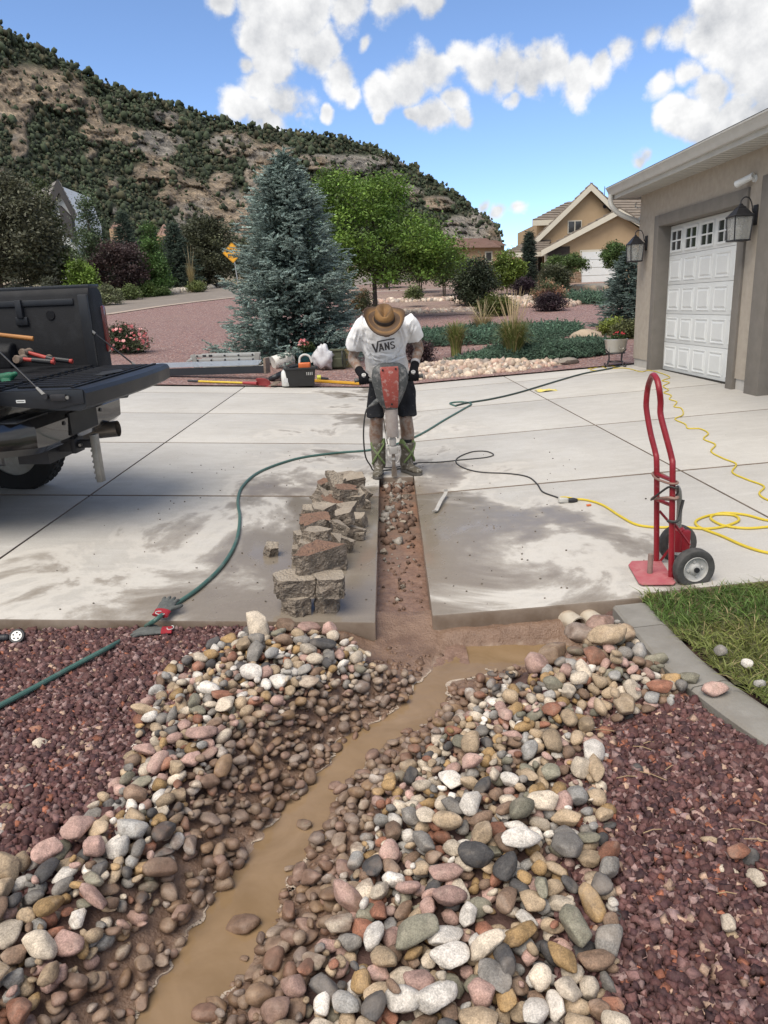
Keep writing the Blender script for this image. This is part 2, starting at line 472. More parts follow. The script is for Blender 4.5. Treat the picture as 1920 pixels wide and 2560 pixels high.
def concrete_material(name='driveway_concrete', wet=True):
    m, nt, b = _new(name)
    tc = _n(nt, 'ShaderNodeTexCoord').outputs['Object']
    big = _noise(nt, tc, .8, 8, .62); mid = _noise(nt, tc, 5, 8, .65); fin = _noise(nt, tc, 90, 4, .6)
    mp = _n(nt, 'ShaderNodeMapping'); mp.inputs['Scale'].default_value = (1.2, 7, 1); nt.links.new(tc, mp.inputs[0])
    streak = _noise(nt, mp.outputs[0], 1.6, 6, .65)
    col = _mix(nt, _ramp(nt, big.outputs['Fac'], .3, .72), (.53, .51, .475), (.41, .39, .36))
    col = _mix(nt, _ramp(nt, mid.outputs['Fac'], .45, .75, 0, .4), col, (.37, .35, .315))
    col = _mix(nt, _ramp(nt, streak.outputs['Fac'], .5, .75, 0, .45), col, (.60, .58, .54))
    col = _mix(nt, _ramp(nt, fin.outputs['Fac'], .35, .7, 0, .38), col, (.30, .28, .25))
    sk = _n(nt, 'ShaderNodeTexVoronoi'); sk.inputs['Scale'].default_value = 9; nt.links.new(tc, sk.inputs['Vector'])
    spx = _n(nt, 'ShaderNodeSeparateColor'); nt.links.new(sk.outputs['Color'], spx.inputs[0])
    speck = _math(nt, 'MULTIPLY', _ramp(nt, sk.outputs['Distance'], .07, .05), _ramp(nt, spx.outputs[0], .80, .82))
    col = _mix(nt, _math(nt, 'MULTIPLY', speck, .8), col, (.10, .085, .07))
    rough = _ramp(nt, mid.outputs['Fac'], .3, .7, .62, .88)
    if wet:
        sx = _n(nt, 'ShaderNodeSeparateXYZ'); nt.links.new(tc, sx.inputs[0])
        dx = _math(nt, 'ABSOLUTE', _math(nt, 'SUBTRACT', sx.outputs[0], XT))
        near = _ramp(nt, dx, .05, 2.0, .27, -.10)
        left = _ramp(nt, sx.outputs[0], -.4, .1, .10, .0)
        fy = _ramp(nt, sx.outputs[1], 4.2, 8.5, .05, -.17)
        mpw = _n(nt, 'ShaderNodeMapping'); mpw.inputs['Scale'].default_value = (1.0, .75, 1); mpw.inputs['Location'].default_value = (1.7, .4, 0)
        nt.links.new(tc, mpw.inputs[0])
        wn_ = _noise(nt, mpw.outputs[0], 1.05, 9, .62, .5)
        ws_ = _math(nt, 'ADD', _math(nt, 'ADD', wn_.outputs['Fac'], near), _math(nt, 'ADD', left, fy))
        wetf = _ramp(nt, ws_, .55, .69, smooth=True)
        damp = _ramp(nt, ws_, .42, .62, smooth=True)
        col = _mix(nt, _math(nt, 'MULTIPLY', damp, .5), col, _mix(nt, .5, col, (.20, .155, .115)))
        wcol = _mix(nt, 1.0, col, (.55, .50, .44), 'MULTIPLY')
        col = _mix(nt, wetf, col, wcol)
        # silt dried at the rim of the puddles
        rim = _math(nt, 'MULTIPLY', _ramp(nt, ws_, .50, .555, smooth=True), _ramp(nt, ws_, .61, .57, smooth=True))
        col = _mix(nt, _math(nt, 'MULTIPLY', rim, .40), col, (.60, .57, .52))
        film = _math(nt, 'MULTIPLY', _ramp(nt, ws_, .70, .80, smooth=True), 1.0)
        rw = _n(nt, 'ShaderNodeMix', data_type='FLOAT'); nt.links.new(wetf, rw.inputs[0]); nt.links.new(rough, rw.inputs[2])
        nt.links.new(_ramp(nt, film, 0, 1, .34, .13), rw.inputs[3])
        rough = rw.outputs[0]
    gn = _n(nt, 'ShaderNodeSeparateXYZ'); nt.links.new(_n(nt, 'ShaderNodeNewGeometry').outputs['True Normal'], gn.inputs[0])
    if wet: col = _mix(nt, _ramp(nt, gn.outputs[2], .55, .25), col, _mix(nt, _ramp(nt, mid.outputs['Fac'], .35, .65), (.155, .115, .085), (.25, .20, .16)))
    nt.links.new(col, b.inputs['Base Color']); nt.links.new(rough, b.inputs['Roughness'])
    h = _math(nt, 'ADD', _math(nt, 'MULTIPLY', fin.outputs['Fac'], .5), mid.outputs['Fac'])
    if wet: 
        hs = _math(nt, 'MULTIPLY', h, _ramp(nt, wetf, 0, 1, 1, .25)); h = hs
    _bump(nt, b, h, .25, .004)
    return m
M_soil = soil_material(); M_gfar = far_gravel_material(); M_dirt = dirt_yard_material()
M_conc = concrete_material(); M_conc2 = concrete_material('edging_concrete', False); M_edge = pmat('damp_edging_concrete', (.26, .245, .22), (.19, .178, .158), 6, .85, .3, 90, dirt=(.19, .17, .145), dscale=5, dlo=.5, dhi=.75)
M_road = pmat('road_asphalt', (.17, .145, .125), (.215, .185, .16), 3, .95, .3, 120, dirt=(.25, .215, .185), dscale=.5)

# ---- ground sheet to the horizon (kept clear of the driveway, the garage and the dug foreground)
xs = np.concatenate([-np.geomspace(2000, 12, 26), np.arange(-10, 12.1, 1.0), np.geomspace(14, 2000, 26)])
ys = np.concatenate([[-1500, -400, -100, -30, -12, -6, -2, 0, 1, 2, 3, 3.8], np.arange(5, 60.1, 1.0), np.geomspace(64, 2500, 40)])
def gz_ground(X, Y):
    Z = T(X, Y) - .02
    dr = (Y < 16.6) & (X > -9.5) & (X < 12.5)
    Z = np.where(dr, ZD(X, Y) - .45, Z)
    return Z
V, F = grid_mesh(xs, ys, gz_ground)
g = link('ground', mesh_np('ground', V, F, smooth=True, mats=[M_soil])); tag(g, kind='structure')

# ---- gravel yard beyond the driveway, tan dirt further back, road
def sheet(name, poly_fn, xr, yr, nx, ny, dz, mt, noise_amp=.02):
    V, F = grid_mesh(np.linspace(*xr, nx), np.linspace(*yr, ny), lambda X, Y: T(X, Y) + dz + noise_amp * fbm(X * 1.3, Y * 1.3))
    C = V[F].mean(1); keep = poly_fn(C[:, 0], C[:, 1]); F = F[keep]
    used = np.unique(F); mp = -np.ones(len(V), int); mp[used] = np.arange(len(used))
    o = link(name, mesh_np(name, V[used], mp[F], smooth=True, mats=[mt])); return tag(o, kind='structure')
def yard_edge(x): return 15.35 + .05 * np.abs(x - XT) + np.where(x > 2.4, .1 * (x - 2.4), 0)
road_n = lambda x: np.interp(x, [-40, -13.5, -11.6, -8.1, -4, 4], [12, 40, 43.8, 48.9, 54, 62])
road_f = lambda x: np.interp(x, [-40, -24, -17, -14, -11, -4, 4], [22, 41, 49.5, 55.5, 66.5, 84, 100])
sheet('gravel_yard', lambda x, y: (y > 15.0) & (y < road_n(x) + .1) & (y < np.where(x > 2, 40, 60)) & ~((x < -9) & (y < 17)), (-45, 24), (15.1, 58), 200, 130, .03, M_gfar)
sheet('dirt_yard', lambda x, y: (y < road_n(x) - .6) & (x > -1.6 + 2.5 * fbm(y * .3, x * .3)) & (y > 31.5 + 3 * fbm(x * .35, y * .2, 4)) & ~((x > 4.8) & (y < 34.5 + 2 * fbm(x * .5, y * .3))), (-14, 32), (29, 60), 110, 80, .045, M_dirt, .05)
sheet('road', lambda x, y: (y > road_n(x) + .25) & (y < road_f(x)), (-45, 4), (14, 90), 180, 200, .03, M_road, 0)
verge = MB()
pn = [(x, float(road_n(x))) for x in np.linspace(-30, -2, 60)]
for (x0, y0), (x1, y1) in zip(pn[:-1], pn[1:]):
    d = Vector((x1 - x0, y1 - y0, 0)).normalized(); q = Vector((-d.y, d.x, 0)) * .28
    A, B = Vector((x0, y0, 0)), Vector((x1, y1, 0))
    k = len(verge.v); verge.v += [tuple(onT(p_.x, p_.y, .06)) for p_ in (A - q, B - q, B + q, A + q)]; verge.f.append([k, k + 1, k + 2, k + 3])
tag(verge.build('road_verge', pmat('pale_roadside_gravel', (.42, .34, .28), (.3, .24, .2), 20, .95, .4, 80)), kind='structure')

# ---- driveway: saw-cut and jointed concrete slabs
GAP = .016
tl = lambda y: -.02 + (y - 3.7) * .025
tr = lambda y: .29 + (y - 3.6) * .033
dwy = bpy.data.objects.new('driveway', None); COL.objects.link(dwy); tag(dwy, kind='structure')
def slab(poly, z_extra=0.):
    """poly: corner list; top follows the fall of the driveway"""
    n = len(poly); c = Vector((sum(p[0] for p in poly) / n, sum(p[1] for p in poly) / n, 0))
    V = []
    for p in poly: V.append((p[0], p[1], float(ZD(p[0], p[1])) + z_extra))
    V2 = [(x, y, z - .115) for x, y, z in V]
    mb = MB(); mb.add(V + V2, [tuple(range(n)), tuple(range(2 * n - 1, n - 1, -1))] + [(i, n + i, n + (i + 1) % n, (i + 1) % n) for i in range(n)])
    return mb.build('concrete_slab', M_conc, dwy, bevel=.009, seg=2)
RY = [3.72, 6.40, 8.95, 11.42, 14.05]
farL = lambda x: 15.35 + .05 * abs(x - XT)
farR = lambda x: 15.25 + (.12 * max(0, x - 2.0))
g2 = GAP / 2
for k in range(5):
    y0 = RY[k] + (.019 if k else 0); y1 = (RY[k + 1] - .019) if k < 4 else None
    yA = lambda x: y1 if y1 else farL(x)
    yB = lambda x: y1 if y1 else farR(x)
    slab([(-9, y0 + (.05 if k == 0 else 0)), (-2.5 - g2, y0 + (.03 if k == 0 else 0)), (-2.5 - g2, yA(-2.5)), (-9, yA(-9))])
    if k == 0:
        slab([(-2.5 + g2, y0 + .03), (tl(y0), y0 - .02), (tl(y1), y1), (-2.5 + g2, y1)])
        slab([(tr(3.77), 3.77), (.86, 3.755), (1.46, 3.755), (1.5, 3.81), (2.75 - g2, 3.84), (2.75 - g2, y1), (tr(y1), y1)])
        slab([(2.75 + g2, 3.84), (9.0, 3.98), (9.0, y1), (2.75 + g2, y1)])
    elif k == 1:
        slab([(-2.5 + g2, y0), (tl(y0), y0), (tl(y1), y1), (-2.5 + g2, y1)])
        slab([(tr(y0), y0), (2.75 - g2, y0), (2.75 - g2, y1), (tr(y1), y1)])
        slab([(tl(7.2) + .006, 7.17), (tr(7.2) - .006, 7.12), (tr(y1) - .006, y1), (tl(y1) + .006, y1)], -.004)
        slab([(2.75 + g2, y0), (9.0, y0), (9.0, y1), (2.75 + g2, y1)])
    else:
        slab([(-2.5 + g2, y0), (XT - .004, y0), (XT - .004, yA(XT)), (-2.5 + g2, yA(-2.5))])
        slab([(XT + .004, y0), (2.75 - g2, y0), (2.75 - g2, yB(2.75)), (XT + .004, yB(XT))])
        xr_ = 5.46 if k >= 2 else 9.0
        slab([(2.75 + g2, y0), (xr_, y0), (xr_, yB(xr_) + (1.3 if k == 4 else 0)), (2.75 + g2, yB(2.75))])
# joint filler under the gaps
mb = MB(); 
for xx in (-2.5, 2.75):
    mb.bar((xx, 3.9, float(ZD(xx, 3.9)) - .025), (xx, 15.2, float(ZD(xx, 15.2)) - .025), .03, .012)
for yy in RY[1:]:
    for a, b_ in ((-9, tl(yy) - .02), (tr(yy) + .02, 9)):
        if yy > 9: a, b_ = ((-9, XT) if a < 0 else (XT, 5.4))
        mb.bar((a, yy, float(ZD(a, yy)) - .02), (b_, yy, float(ZD(b_, yy)) - .022), .05, .010)
tag(mb.build('joint_filler', pmat('dark_joint_filler', (.035, .032, .028), (.07, .06, .05), 30, .95), dwy), kind=None)

# ================================================================ dug foreground
DITCH = np.array([(.30, 3.45, .08), (.26, 3.25, .085), (.19, 3.05, .085), (.06, 2.92, .085), (-.1, 2.71, .07), (-.2, 2.54, .055), (-.325, 2.3, .075), (-.385, 2.14, .10), (-.43, 1.97, .095), (-.495, 1.78, .095), (-.56, 1.63, .085), (-.6, 1.5, .08), (-.7, 1.2, .08), (-.85, .8, .08)])
POOL = np.array([(.30, 3.36, .09), (.5, 3.50, .125), (.74, 3.56, .10), (.95, 3.60, .05)])
LEFTP = [(-.79, 3.5), (-.64, 3.64), (-.29, 3.6), (-.09, 3.43), (-.0, 3.12), (-.07, 2.79), (-.18, 2.52), (-.25, 2.3), (-.34, 2.13), (-.44, 1.98), (-.52, 1.77), (-.58, 1.61), (-.62, 1.45), (-.75, 1.1), (-1.1, 1.1), (-1.3, 1.5), (-1.24, 1.86), (-1.02, 2.0), (-.99, 2.24), (-.97, 2.48), (-1.0, 2.74), (-1.05, 2.93), (-1.0, 3.2), (-.90, 3.38)]
RIGHTP = [(1.04, 3.52), (1.2, 3.56), (1.27, 3.33), (1.28, 3.04), (1.30, 2.86), (1.28, 2.76), (.90, 2.60), (.78, 2.3), (.73, 2.03), (.66, 1.84), (.63, 1.67), (.54, 1.45), (.48, 1.1), (-.45, 1.1), (-.45, 1.37), (-.33, 1.5), (-.2, 1.66), (-.16, 1.88), (-.05, 2.09), (.09, 2.39), (.25, 2.63), (.42, 2.88), (.70, 3.02), (.90, 3.18)]
def seg_dist(X, Y, pl):
    """distance to polyline and interpolated half width"""
    best = np.full(X.shape, 1e9); w = np.zeros(X.shape)
    for (x0, y0, w0), (x1, y1, w1) in zip(pl[:-1], pl[1:]):
        dx, dy = x1 - x0, y1 - y0; t = np.clip(((X - x0) * dx + (Y - y0) * dy) / (dx * dx + dy * dy), 0, 1)
        d = np.hypot(X - x0 - t * dx, Y - y0 - t * dy); m = d < best
        best = np.where(m, d, best); w = np.where(m, w0 + t * (w1 - w0), w)
    return best, w
def poly_in(X, Y, poly):
    ins = np.zeros(X.shape, bool); n = len(poly); dist = np.full(X.shape, 1e9)
    for i in range(n):
        (x0, y0), (x1, y1) = poly[i], poly[(i + 1) % n]
        c = ((y0 > Y) != (y1 > Y)) & (X < (x1 - x0) * (Y - y0) / (y1 - y0 + 1e-12) + x0); ins ^= c
        dx, dy = x1 - x0, y1 - y0; t = np.clip(((X - x0) * dx + (Y - y0) * dy) / (dx * dx + dy * dy), 0, 1)
        dist = np.minimum(dist, np.hypot(X - x0 - t * dx, Y - y0 - t * dy))
    return np.where(ins, dist, -dist)
ZW = -.145
def ditch_fields(X, Y):
    wob = .035 * fbm(X * 5, Y * 5, 0, 3) * 2
    d1, w1 = seg_dist(X, Y, DITCH); d2, w2 = seg_dist(X, Y, POOL)
    e1 = d1 - w1; e2 = d2 - w2
    return np.minimum(e1, e2) + wob            # < 0 in the water
def GF(X, Y):
    X = np.asarray(X, float); Y = np.asarray(Y, float)
    base = .05 * np.abs(X - XT) * .8 - .045 - .015 * np.clip(2.5 - Y, 0, 3)
    base = np.where(X > .45, base - .012, base)
    e = ditch_fields(X, Y)
    pl = poly_in(X, Y, LEFTP); pr = poly_in(X, Y, RIGHTP)
    mound = (.045 * sstep(-.05, .30, pl) + .05 * sstep(-.05, .34, pr) + .02 * sstep(.1, .5, pr)) * sstep(.9, 2.6, Y)
    z = base + mound
    bank = sstep(-.01, .34, e)
    zz = (ZW - .005 + .10 * np.clip(e, -.4, .06)) * (1 - bank) + z * bank
    mudz = sstep(.36, .05, e)
    zz = zz + mudz * (.030 * fbm(X * 9, Y * 9, 1, 4, .6) + .014 * fbm(X * 30, Y * 30, 2, 3)) * sstep(-.06, .03, e)
    fan = sstep(.28, .08, np.hypot((X - .10) / 1.15, (Y - 3.6) / 1.3)); zz = zz * (1 - fan) + fan * (ZW + .018 + .05 * (Y - 3.4) + .028 * fbm(X * 13, Y * 9, 3, 4, .6))
    zz = zz + .012 * fbm(X * 6, Y * 6, 5)
    berm = sstep(3.65, 3.735, Y) * (X > .34) * (X < 1.25); zz = zz * (1 - berm) + berm * (ZD(X, 3.75) - .085 + .03 * fbm(X * 14, Y * 14, 7))
    # keep below the slabs and inside the trench
    front = np.where(X < -.03, 3.70, np.where(X < .345, 9.9, 3.80))
    zz = np.where(Y > front, np.minimum(zz, base - .12), zz)
    return zz
fx = np.concatenate([np.linspace(-4.5, -1.5, 40), np.arange(-1.48, 1.48, .015), np.linspace(1.5, 4.5, 30)])
fy_ = np.concatenate([np.linspace(-3, 1.0, 24), np.arange(1.02, 3.95, .015)])
V, F = grid_mesh(fx, fy_, GF)
e_v = ditch_fields(V[:, 0], V[:, 1])
mudv = sstep(.34, .10, e_v + .1 * fbm(V[:, 0] * 7, V[:, 1] * 7, 8))
mudv = np.maximum(mudv, sstep(3.30, 3.55, V[:, 1]) * (V[:, 0] > -.25) * (V[:, 0] < 1.05) * (V[:, 1] < 3.95))
foam = np.exp(-((V[:, 2] - ZW - .003) / .0042) ** 2) * sstep(-.16, .06, fbm(V[:, 0] * 11, V[:, 1] * 11, 4)) * (e_v < .15)
foam = np.clip(foam, 0, 1)
cols = np.stack([mudv, foam * .35, np.zeros_like(foam)], -1)
def fore_material():
    m, nt, b = _new('muddy_soil')
    a = _n(nt, 'ShaderNodeAttribute', attribute_name='col').outputs['Color']
    sp = _n(nt, 'ShaderNodeSeparateColor'); nt.links.new(a, sp.inputs[0])
    tc = _n(nt, 'ShaderNodeTexCoord').outputs['Object']
    n = _noise(nt, tc, 14, 8, .65); f = _noise(nt, tc, 85, 5, .6); lo = _noise(nt, tc, 3, 4)
    dirt = _mix(nt, _ramp(nt, n.outputs['Fac'], .3, .7), (.075, .040, .036), (.125, .072, .060))
    mud = _mix(nt, _ramp(nt, n.outputs['Fac'], .3, .7), (.135, .080, .053), (.215, .135, .093))
    mud = _mix(nt, _ramp(nt, lo.outputs['Fac'], .45, .7, 0, .6), mud, (.26, .17, .12))
    col = _mix(nt, sp.outputs[0], dirt, mud)
    col = _mix(nt, _math(nt, 'MULTIPLY', sp.outputs[1], .85), col, (.52, .42, .335))
    nt.links.new(col, b.inputs['Base Color'])
    nt.links.new(_ramp(nt, sp.outputs[0], 0, 1, .9, .36), b.inputs['Roughness'])
    h = _math(nt, 'ADD', n.outputs['Fac'], _math(nt, 'MULTIPLY', f.outputs['Fac'], .35))
    _bump(nt, b, h, .9, .024)
    return m
fg = link('foreground_soil', mesh_np('foreground_soil', V, F, cols=cols, smooth=True, mats=[fore_material()])); tag(fg, kind='structure')

# muddy water lying in the ditch
def water_material():
    m, nt, b = _new('muddy_water')
    tc = _n(nt, 'ShaderNodeTexCoord').outputs['Object']
    n = _noise(nt, tc, 5, 5, .6, .6); w = _noise(nt, tc, 13, 3, .5); g_ = _noise(nt, tc, 1.4, 4)
    col = _mix(nt, _ramp(nt, n.outputs['Fac'], .3, .7), (.19, .125, .068), (.27, .185, .112))
    col = _mix(nt, _ramp(nt, g_.outputs['Fac'], .4, .7, 0, .5), col, (.22, .14, .062))
    nt.links.new(col, b.inputs['Base Color']); b.inputs['Roughness'].default_value = .06
    b.inputs['IOR'].default_value = 1.33
    _bump(nt, b, w.outputs['Fac'], .22, .012)
    return m
V, F = grid_mesh(np.arange(-1.3, 1.15, .025), np.arange(.3, 4.3, .025), lambda X, Y: ZW + 0 * X)
C = V[F].mean(1); F = F[ditch_fields(C[:, 0], C[:, 1]) < .20]
F = F[~((V[F].mean(1)[:, 1] > 3.58) & ((V[F].mean(1)[:, 0] > .31) | (V[F].mean(1)[:, 0] < -.02)) & (V[F].mean(1)[:, 1] > 3.745))]
used = np.unique(F); mp_ = -np.ones(len(V), int); mp_[used] = np.arange(len(used))
wtr = link('water', mesh_np('water', V[used], mp_[F], smooth=True, mats=[water_material()])); tag(wtr, kind='structure')

# pale scum drawn out along both waterlines and over the outlet fan
fV, fF = [], []
def ribbon(pts, wf):
    for i in range(len(pts) - 1):
        (a, wa_), (b, wb_) = (pts[i], wf(i)), (pts[i + 1], wf(i + 1))
        if wa_ <= 0 or wb_ <= 0 or (b - a).length > .08: continue
        d = (b - a).normalized(); q = Vector((-d.y, d.x, 0)); k = len(fV)
        fV.extend([tuple(a - q * wa_), tuple(b - q * wb_), tuple(b + q * wb_), tuple(a + q * wa_)]); fF.append((k, k + 1, k + 2, k + 3))
PD = spline([(p[0], p[1], 0) for p in DITCH if p[1] > 1.0], 24)
for sg in (-1, 1):
    line = []
    for i in range(1, len(PD) - 1):
        t = (PD[i + 1] - PD[i - 1]).normalized(); q = Vector((-t.y, t.x, 0)) * sg
        s_ = np.arange(0, .32, .004); X = PD[i].x + q.x * s_; Y = PD[i].y + q.y * s_; up_ = np.flatnonzero(GF(X, Y) > ZW + .001)
        k = up_[0] if len(up_) else 60; line.append(Vector((X[min(k, 79)], Y[min(k, 79)], ZW + .0035)))
    nz = fbm(np.arange(len(line)) * .09, np.full(len(line), 3. * sg), 0, 4, .6)
    ribbon(line, lambda i: max(0, .0045 + .030 * nz[i]))
M_foam = pmat('silty_foam', (.34, .265, .20), (.48, .40, .325), 60, .75, .4, 120)
tag(link('foam', mesh_np('foam', fV, fF, mats=[M_foam])), 'pale silty foam along the edges of the muddy water', 'foam', kind='stuff')

# trench floor between the saw cuts
def trench_z(X, Y):
    z = np.interp(Y, [3.3, 3.7, 4.4, 5.5, 6.6, 7.0, 7.3], [-.15, -.135, -.13, -.12, -.105, -.07, -.05])
    return z + .035 * fbm(X * 7, Y * 7, 3, 4, .6) + .02 * fbm(X * 25, Y * 25, 6, 3)
V, F = grid_mesh(np.linspace(-.06, .46, 42), np.arange(3.45, 7.35, .0125), trench_z)
V[:, 0] += (V[:, 1] - 3.6) * .012
tcol = np.stack([sstep(6.2, 4.2, V[:, 1]), sstep(-.1, .15, fbm(V[:, 0] * 6, V[:, 1] * 3, 9)), 0 * V[:, 0]], -1)
def trench_material():
    m, nt, b = _new('trench_soil')
    a = _n(nt, 'ShaderNodeAttribute', attribute_name='col').outputs['Color']
    sp = _n(nt, 'ShaderNodeSeparateColor'); nt.links.new(a, sp.inputs[0])
    tc = _n(nt, 'ShaderNodeTexCoord').outputs['Object']
    n = _noise(nt, tc, 16, 8, .7); f = _noise(nt, tc, 70, 5)
    wetc = _mix(nt, _ramp(nt, n.outputs['Fac'], .3, .7), (.145, .082, .056), (.275, .175, .13))
    dry = _mix(nt, _ramp(nt, n.outputs['Fac'], .35, .65), (.20, .115, .078), (.125, .09, .068))
    dry = _mix(nt, _math(nt, 'MULTIPLY', sp.outputs[1], .7), dry, (.24, .12, .07))
    col = _mix(nt, sp.outputs[0], dry, wetc)
    nt.links.new(col, b.inputs['Base Color']); nt.links.new(_ramp(nt, sp.outputs[0], 0, 1, .85, .42), b.inputs['Roughness'])
    _bump(nt, b, _math(nt, 'ADD', n.outputs['Fac'], _math(nt, 'MULTIPLY', f.outputs['Fac'], .4)), .8, .02)
    return m
tag(link('trench_soil', mesh_np('trench_soil', V, F, cols=tcol, smooth=True, mats=[trench_material()])), kind='structure')

# ---- concrete edging beside the lawn
edge = thing('concrete_edging', 'grey concrete mow strip between the lawn and the river stones', 'edging')
EP = [(1.27, 3.70, .03), (1.27, 3.35, .028), (1.285, 3.0, .025), (1.36, 2.62, .02), (1.46, 2.3, .015), (1.62, 1.8, .01), (1.8, 1.2, .0)]
P_ = spline(EP, 6); n_ = len(P_)
cuts = [0, 5, 15, 26, n_ - 1]
for a, b_ in zip(cuts[:-1], cuts[1:]):
    rg = []
    pts = [P_[i] for i in range(a, b_ + 1)]
    for i, p in enumerate(pts):
        t = (P_[min(a + i + 1, n_ - 1)] - P_[max(a + i - 1, 0)]).normalized(); q = Vector((t.y, -t.x, 0)).normalized()
        if q.x < 0: q = -q
        sh = (.004 if i == 0 else (-.004 if i == len(pts) - 1 else 0)); p = p + t * sh
        w = .185
        prof = [(0, -.14), (0, .0), (.012, .012), (w - .03, .022), (w, .012), (w, -.14)]
        rg.append([p + q * u + Vector((0, 0, h)) for u, h in prof])
    MB().rings(rg).build('edging_block', M_edge, edge, smooth=True, angle=30)

# ---- lawn
lawn_poly = [(1.475, 3.72), (1.49, 3.35), (1.505, 3.0), (1.575, 2.65), (1.67, 2.34), (1.83, 1.84), (2.0, 1.2), (4.5, 1.2), (4.5, 3.88), (2.75, 3.82), (1.52, 3.775)]
lawn_z = lambda X, Y: .045 + .035 * (X - 1.5) + .01 * fbm(X * 3, Y * 3)
V, F = grid_mesh(np.arange(1.4, 4.5, .05), np.arange(1.15, 3.95, .05), lawn_z)
C = V[F].mean(1); F = F[poly_in(C[:, 0], C[:, 1], lawn_poly) > -.02]
tag(link('lawn', mesh_np('lawn', V, F, smooth=True, mats=[pmat('lawn_soil', (.06, .07, .025), (.09, .08, .035), 20, .95)])), kind='structure')
gN = 21000
gx_ = rng.uniform(1.42, 3.3, gN); gy_ = rng.uniform(1.9, 3.92, gN)
pin = poly_in(gx_, gy_, lawn_poly); k = pin > -.04
gx_, gy_ = gx_[k], gy_[k]; n = len(gx_)
ang = rng.uniform(0, 2 * np.pi, n); hgt = rng.uniform(.022, .058, n) * (1 + .5 * fbm(gx_ * 4, gy_ * 4)); lean = rng.normal(0, .035, (n, 2)) + np.stack([np.full(n, -.012), np.full(n, -.01)], -1)
wd_ = rng.uniform(.0022, .0042, n)
bx, by = np.cos(ang) * wd_, np.sin(ang) * wd_
z0 = lawn_z(gx_, gy_)
p0 = np.stack([gx_ - bx, gy_ - by, z0], -1); p1 = np.stack([gx_ + bx, gy_ + by, z0], -1)
mx, my = gx_ + lean[:, 0] * .45, gy_ + lean[:, 1] * .45
p2 = np.stack([mx + bx * .8, my + by * .8, z0 + hgt * .6], -1); p3 = np.stack([mx - bx * .8, my - by * .8, z0 + hgt * .6], -1)
p4 = np.stack([gx_ + lean[:, 0] * 1.25, gy_ + lean[:, 1] * 1.25, z0 + hgt], -1)
Vg = np.stack([p0, p1, p2, p3, p4], 1).reshape(-1, 3)
i5 = np.arange(n) * 5
Fg = np.concatenate([np.stack([i5, i5 + 1, i5 + 2], -1), np.stack([i5, i5 + 2, i5 + 3], -1), np.stack([i5 + 3, i5 + 2, i5 + 4], -1)])
patch = sstep(-.05, .14, fbm(gx_ * 2.2, gy_ * 2.2, 4))
cg = np.outer(1 - patch * .75, (.105, .175, .04)) + np.outer(patch * .75, (.24, .25, .075))
cg *= rng.uniform(.65, 1.35, (n, 1)); dead = rng.random(n) < .08; cg[dead] = (.32, .26, .13)
M_leaf = amat('leaf', .55, 0, var=.18, vscale=12, trans=.25)
tag(link('grass', mesh_np('grass', Vg, Fg, cols=np.repeat(cg, 5, 0), mats=[M_leaf])), 'short green lawn grass with yellowing patches', 'grass', kind='stuff')
# ================================================================ the mountain
RID = [(-900, -260), (-500, -110), (-200, -25), (0, 62), (60, 92), (130, 128), (200, 168), (270, 198), (340, 218), (420, 243), (470, 265), (560, 278), (640, 288), (700, 294), (760, 304), (830, 330), (900, 368), (950, 398), (1000, 430), (1040, 463), (1066, 480), (1080, 503), (1087, 530), (1091, 560), (1094, 620)]
rx_ = np.array([p[0] for p in RID], float); ry_ = np.array([p[1] for p in RID], float)
NU, NV = 340, 190
u = np.concatenate([np.linspace(-900, -60, 50), np.linspace(-55, 1094, NU - 50)])
v = np.linspace(0, 1.12, NV)
U, Vv = np.meshgrid(u, v)
rid = np.interp(U, rx_, ry_) + 3.0 * fbm(U * .05, U * 0 + 3, 0, 3)
base = 700.0
vc = np.minimum(Vv, 1)
PY = base + (rid - base) * vc
# benches and cliff bands along the slope
CLF = [(70, 190, 120, 46), (10, 215, 70, 60), (120, 215, 60, 34), (300, 300, 90, 22), (250, 285, 50, 18), (335, 375, 55, 32), (390, 420, 60, 36), (440, 455, 70, 50), (500, 470, 60, 60), (560, 470, 60, 60), (330, 330, 60, 22), (500, 315, 50, 34), (580, 335, 60, 26), (550, 375, 24, 40), (690, 345, 60, 14), (750, 355, 90, 20), (850, 345, 60, 16), (480, 395, 28, 26), (200, 270, 26, 60), (45, 300, 16, 50), (1040, 500, 46, 46), (1075, 520, 24, 60), (990, 500, 40, 34), (940, 440, 40, 18), (620, 520, 60, 60), (360, 255, 30, 20), (650, 440, 60, 40), (860, 420, 50, 24)]
rock = np.zeros_like(U)
nz1 = fbm(U * .02, PY * .035, 1, 5, .55); nz2 = fbm(U * .012, PY * .02, 7, 4)
for (cx, cy, ax, ay) in CLF:
    d = np.sqrt(((U - cx + 22 * nz2) / ax) ** 2 + ((PY - cy + 26 * nz1) / ay) ** 2)
    rock = np.maximum(rock, sstep(1.25, .72, d + .9 * nz1))
rock = np.maximum(rock, .7 * sstep(.16, .28, nz1 + .4 * nz2))
D0 = np.interp(U, [-900, 0, 500, 900, 1094], [95, 115, 190, 300, 380])
D1 = np.interp(U, [-900, 0, 500, 900, 1060, 1094], [300, 330, 420, 520, 500, 400])
prof = vc + .05 * np.sin(vc * 19 + U * .01) * vc * (1 - vc)
D = D0 + (D1 - D0) * prof
rel = fbm(U * .03, PY * .06, 2, 6, .6); gul = fbm(U * .012 + .02 * PY * .5, PY * .004, 12, 4, .55)
D = D * (1 + .055 * gul + .02 * rel) - D * rock * (.014 + .045 * np.abs(rel) + .025 * np.abs(fbm(U * .09, PY * .05, 4, 4, .6)))
